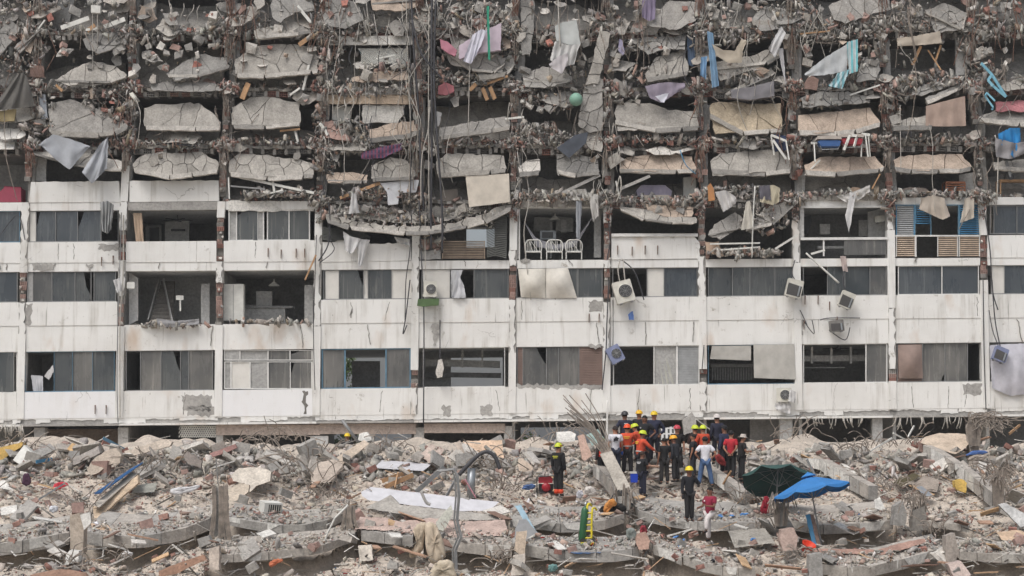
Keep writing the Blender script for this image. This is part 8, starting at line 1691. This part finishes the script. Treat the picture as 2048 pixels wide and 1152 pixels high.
# blue corrugated sheet
rows = []
for i in range(2):
    r = []
    for j in range(33):
        u = j/32; a = (188+14*u, 988-2*u) if i == 0 else (262+26*u, 938-14*u); r.append(Pd(a[0], a[1], (60.9 if i == 0 else 64.2))+Vector((0, 0, .03*math.sin(u*6.283*6))))
    rows.append(r)
mb = MB(); mb.grid(rows); tag(mb.build('corrugated_sheet', m_col('blue_sheet', rgb(58, 102, 150), .5, .15), smooth=True), 'blue corrugated sheet lying on the diagonal parapet at the left', 'metal sheet')
plate('blue_board', [(1135, 1104), (1160, 1096), (1190, 1098), (1216, 1100), (1200, 1106), (1150, 1107)], 'blue board lying below the hand truck', 'board', None, .8, .05, mat=m_col('blue_board', rgb(50, 96, 150), .5, .15))
plate('blue_plank', [(1611, 1030), (1620, 1028), (1634, 1090), (1626, 1092)], 'weathered blue plank leaning against the slab by the blue parasol, left half', 'plank', None, .5, .05, mat=M['louvre_blue'], d=57.2); plate('plank', [(1620, 1028), (1627, 1030), (1642, 1090), (1634, 1091)], 'weathered grey brown plank beside the blue one by the parasol', 'plank', rgb(140, 118, 108), .5, .05, d=57.2)
plate('white_grid', [(1318, 858), (1350, 852), (1352, 872), (1322, 880)], 'white barred frame standing behind the crew', 'frame', None, .2, .03, d=69.5, mat=m_stripe('white_bars', rgb(200, 200, 198), rgb(50, 50, 50), .16, 'X', .6, .45, rgb(200, 200, 198)), j=0)
for k, (x, y) in enumerate([(1434, 1036), (1440, 1037), (1460, 1035), (1480, 1034), (1487, 1033), (1366, 1086), (1346, 1080), (1502, 1084), (1508, 1082)]):
    p = R(x, y, .06); mb = MB(); Rm = Euler((random.uniform(1.2, 1.6), 0, random.uniform(0, 3))).to_matrix(); mb.lathe([(.03, 0), (.035, .02), (.035, .13), (.012, .17), (.012, .2)], p, Rm, 8); tag(mb.build('water_bottle', m_col('bottle_blue', rgb(90, 140, 200), .3), smooth=True), 'small blue water bottle lying on the rubble in front of the crew', 'bottle', 'water bottles on the rubble')
rod('green_hose', [(1440, 968), (1448, 958), (1462, 956), (1480, 940)], .02, 'cable', 'dark hose lying on the parapet beside the crew', 'hose')
# ---------------------------------------------------------------- trees seen through the ground floor
def tree(px, py, D, h, rad, label, tone):
    b = Pd(px, py, D); b.z = 1.0; t = thing('tree', label, 'tree', b, 'trees behind the building'); mb = MB()
    mb.tube([b, b+Vector((.1, 0, h*.3)), b+Vector((0, .1, h*.7))], [.16, .12, .05], 8)
    for k in range(6): a = k*1.05; mb.tube([b+Vector((0, 0, h*.35)), b+Vector((math.cos(a)*rad*.6, math.sin(a)*rad*.6, h*.7))], [.06, .02], 5)
    mb.build('trunk', m_col('bark', rgb(92, 78, 66), .9, .2), t); n = 5200; v = []; f = []; 
    cl = [Vector((random.gauss(0, rad*.5), random.gauss(0, rad*.5), random.uniform(.08*h, h))) for _ in range(26)]
    mb = MB()
    for k in range(n):
        c = b+random.choice(cl)+Vector([random.gauss(0, rad*.16) for _ in range(3)]); e = Euler([random.uniform(0, 6.3) for _ in range(3)]).to_matrix(); s = random.uniform(.05, .12)
        mb.add([c+e @ Vector(q)*s for q in ((-1, 0, 0), (0, .45, .1), (1, 0, 0), (0, -.45, .1))], [(0, 1, 2, 3)])
    mb.build('crown', m_col('leaves_%d' % tone, rgb(62+tone, 84+tone, 40), .7, .3, scale=2), t)
tree(560, 880, 97, 4.6, 1.5, 'leafy green tree seen through the left ground floor opening', 10); tree(596, 880, 99, 5.0, 1.6, 'taller leafy tree right of the first through the same opening', 22)
tree(680, 880, 97, 4.6, 1.2, 'leafy tree behind the person with the yellow helmet', 4); tree(706, 740, 104, 9.5, 1.2, 'tall tree seen through the open blue framed window', 14); tree(1075, 880, 98, 4.6, 1.6, 'tree seen through the wide ground floor opening in the middle', 40)
# ---------------------------------------------------------------- thin dusty air
mb = MB(); mb.box((0, 250, 19), (820, 1310, 40)); hz = mb.build('haze', M['white']); hz.data.materials.clear()
hm = bpy.data.materials.new('haze'); hm.use_nodes = True; hn = hm.node_tree; hn.nodes.clear()
ho = hn.nodes.new('ShaderNodeOutputMaterial'); hv = hn.nodes.new('ShaderNodeVolumePrincipled'); hv.inputs['Color'].default_value = (.86, .88, .9, 1); hv.inputs['Density'].default_value = 0.0004
hn.links.new(hv.outputs[0], ho.inputs['Volume']); hz.data.materials.append(hm); tag(hz, 'thin dusty haze in the air around the wrecked building', kind='stuff')
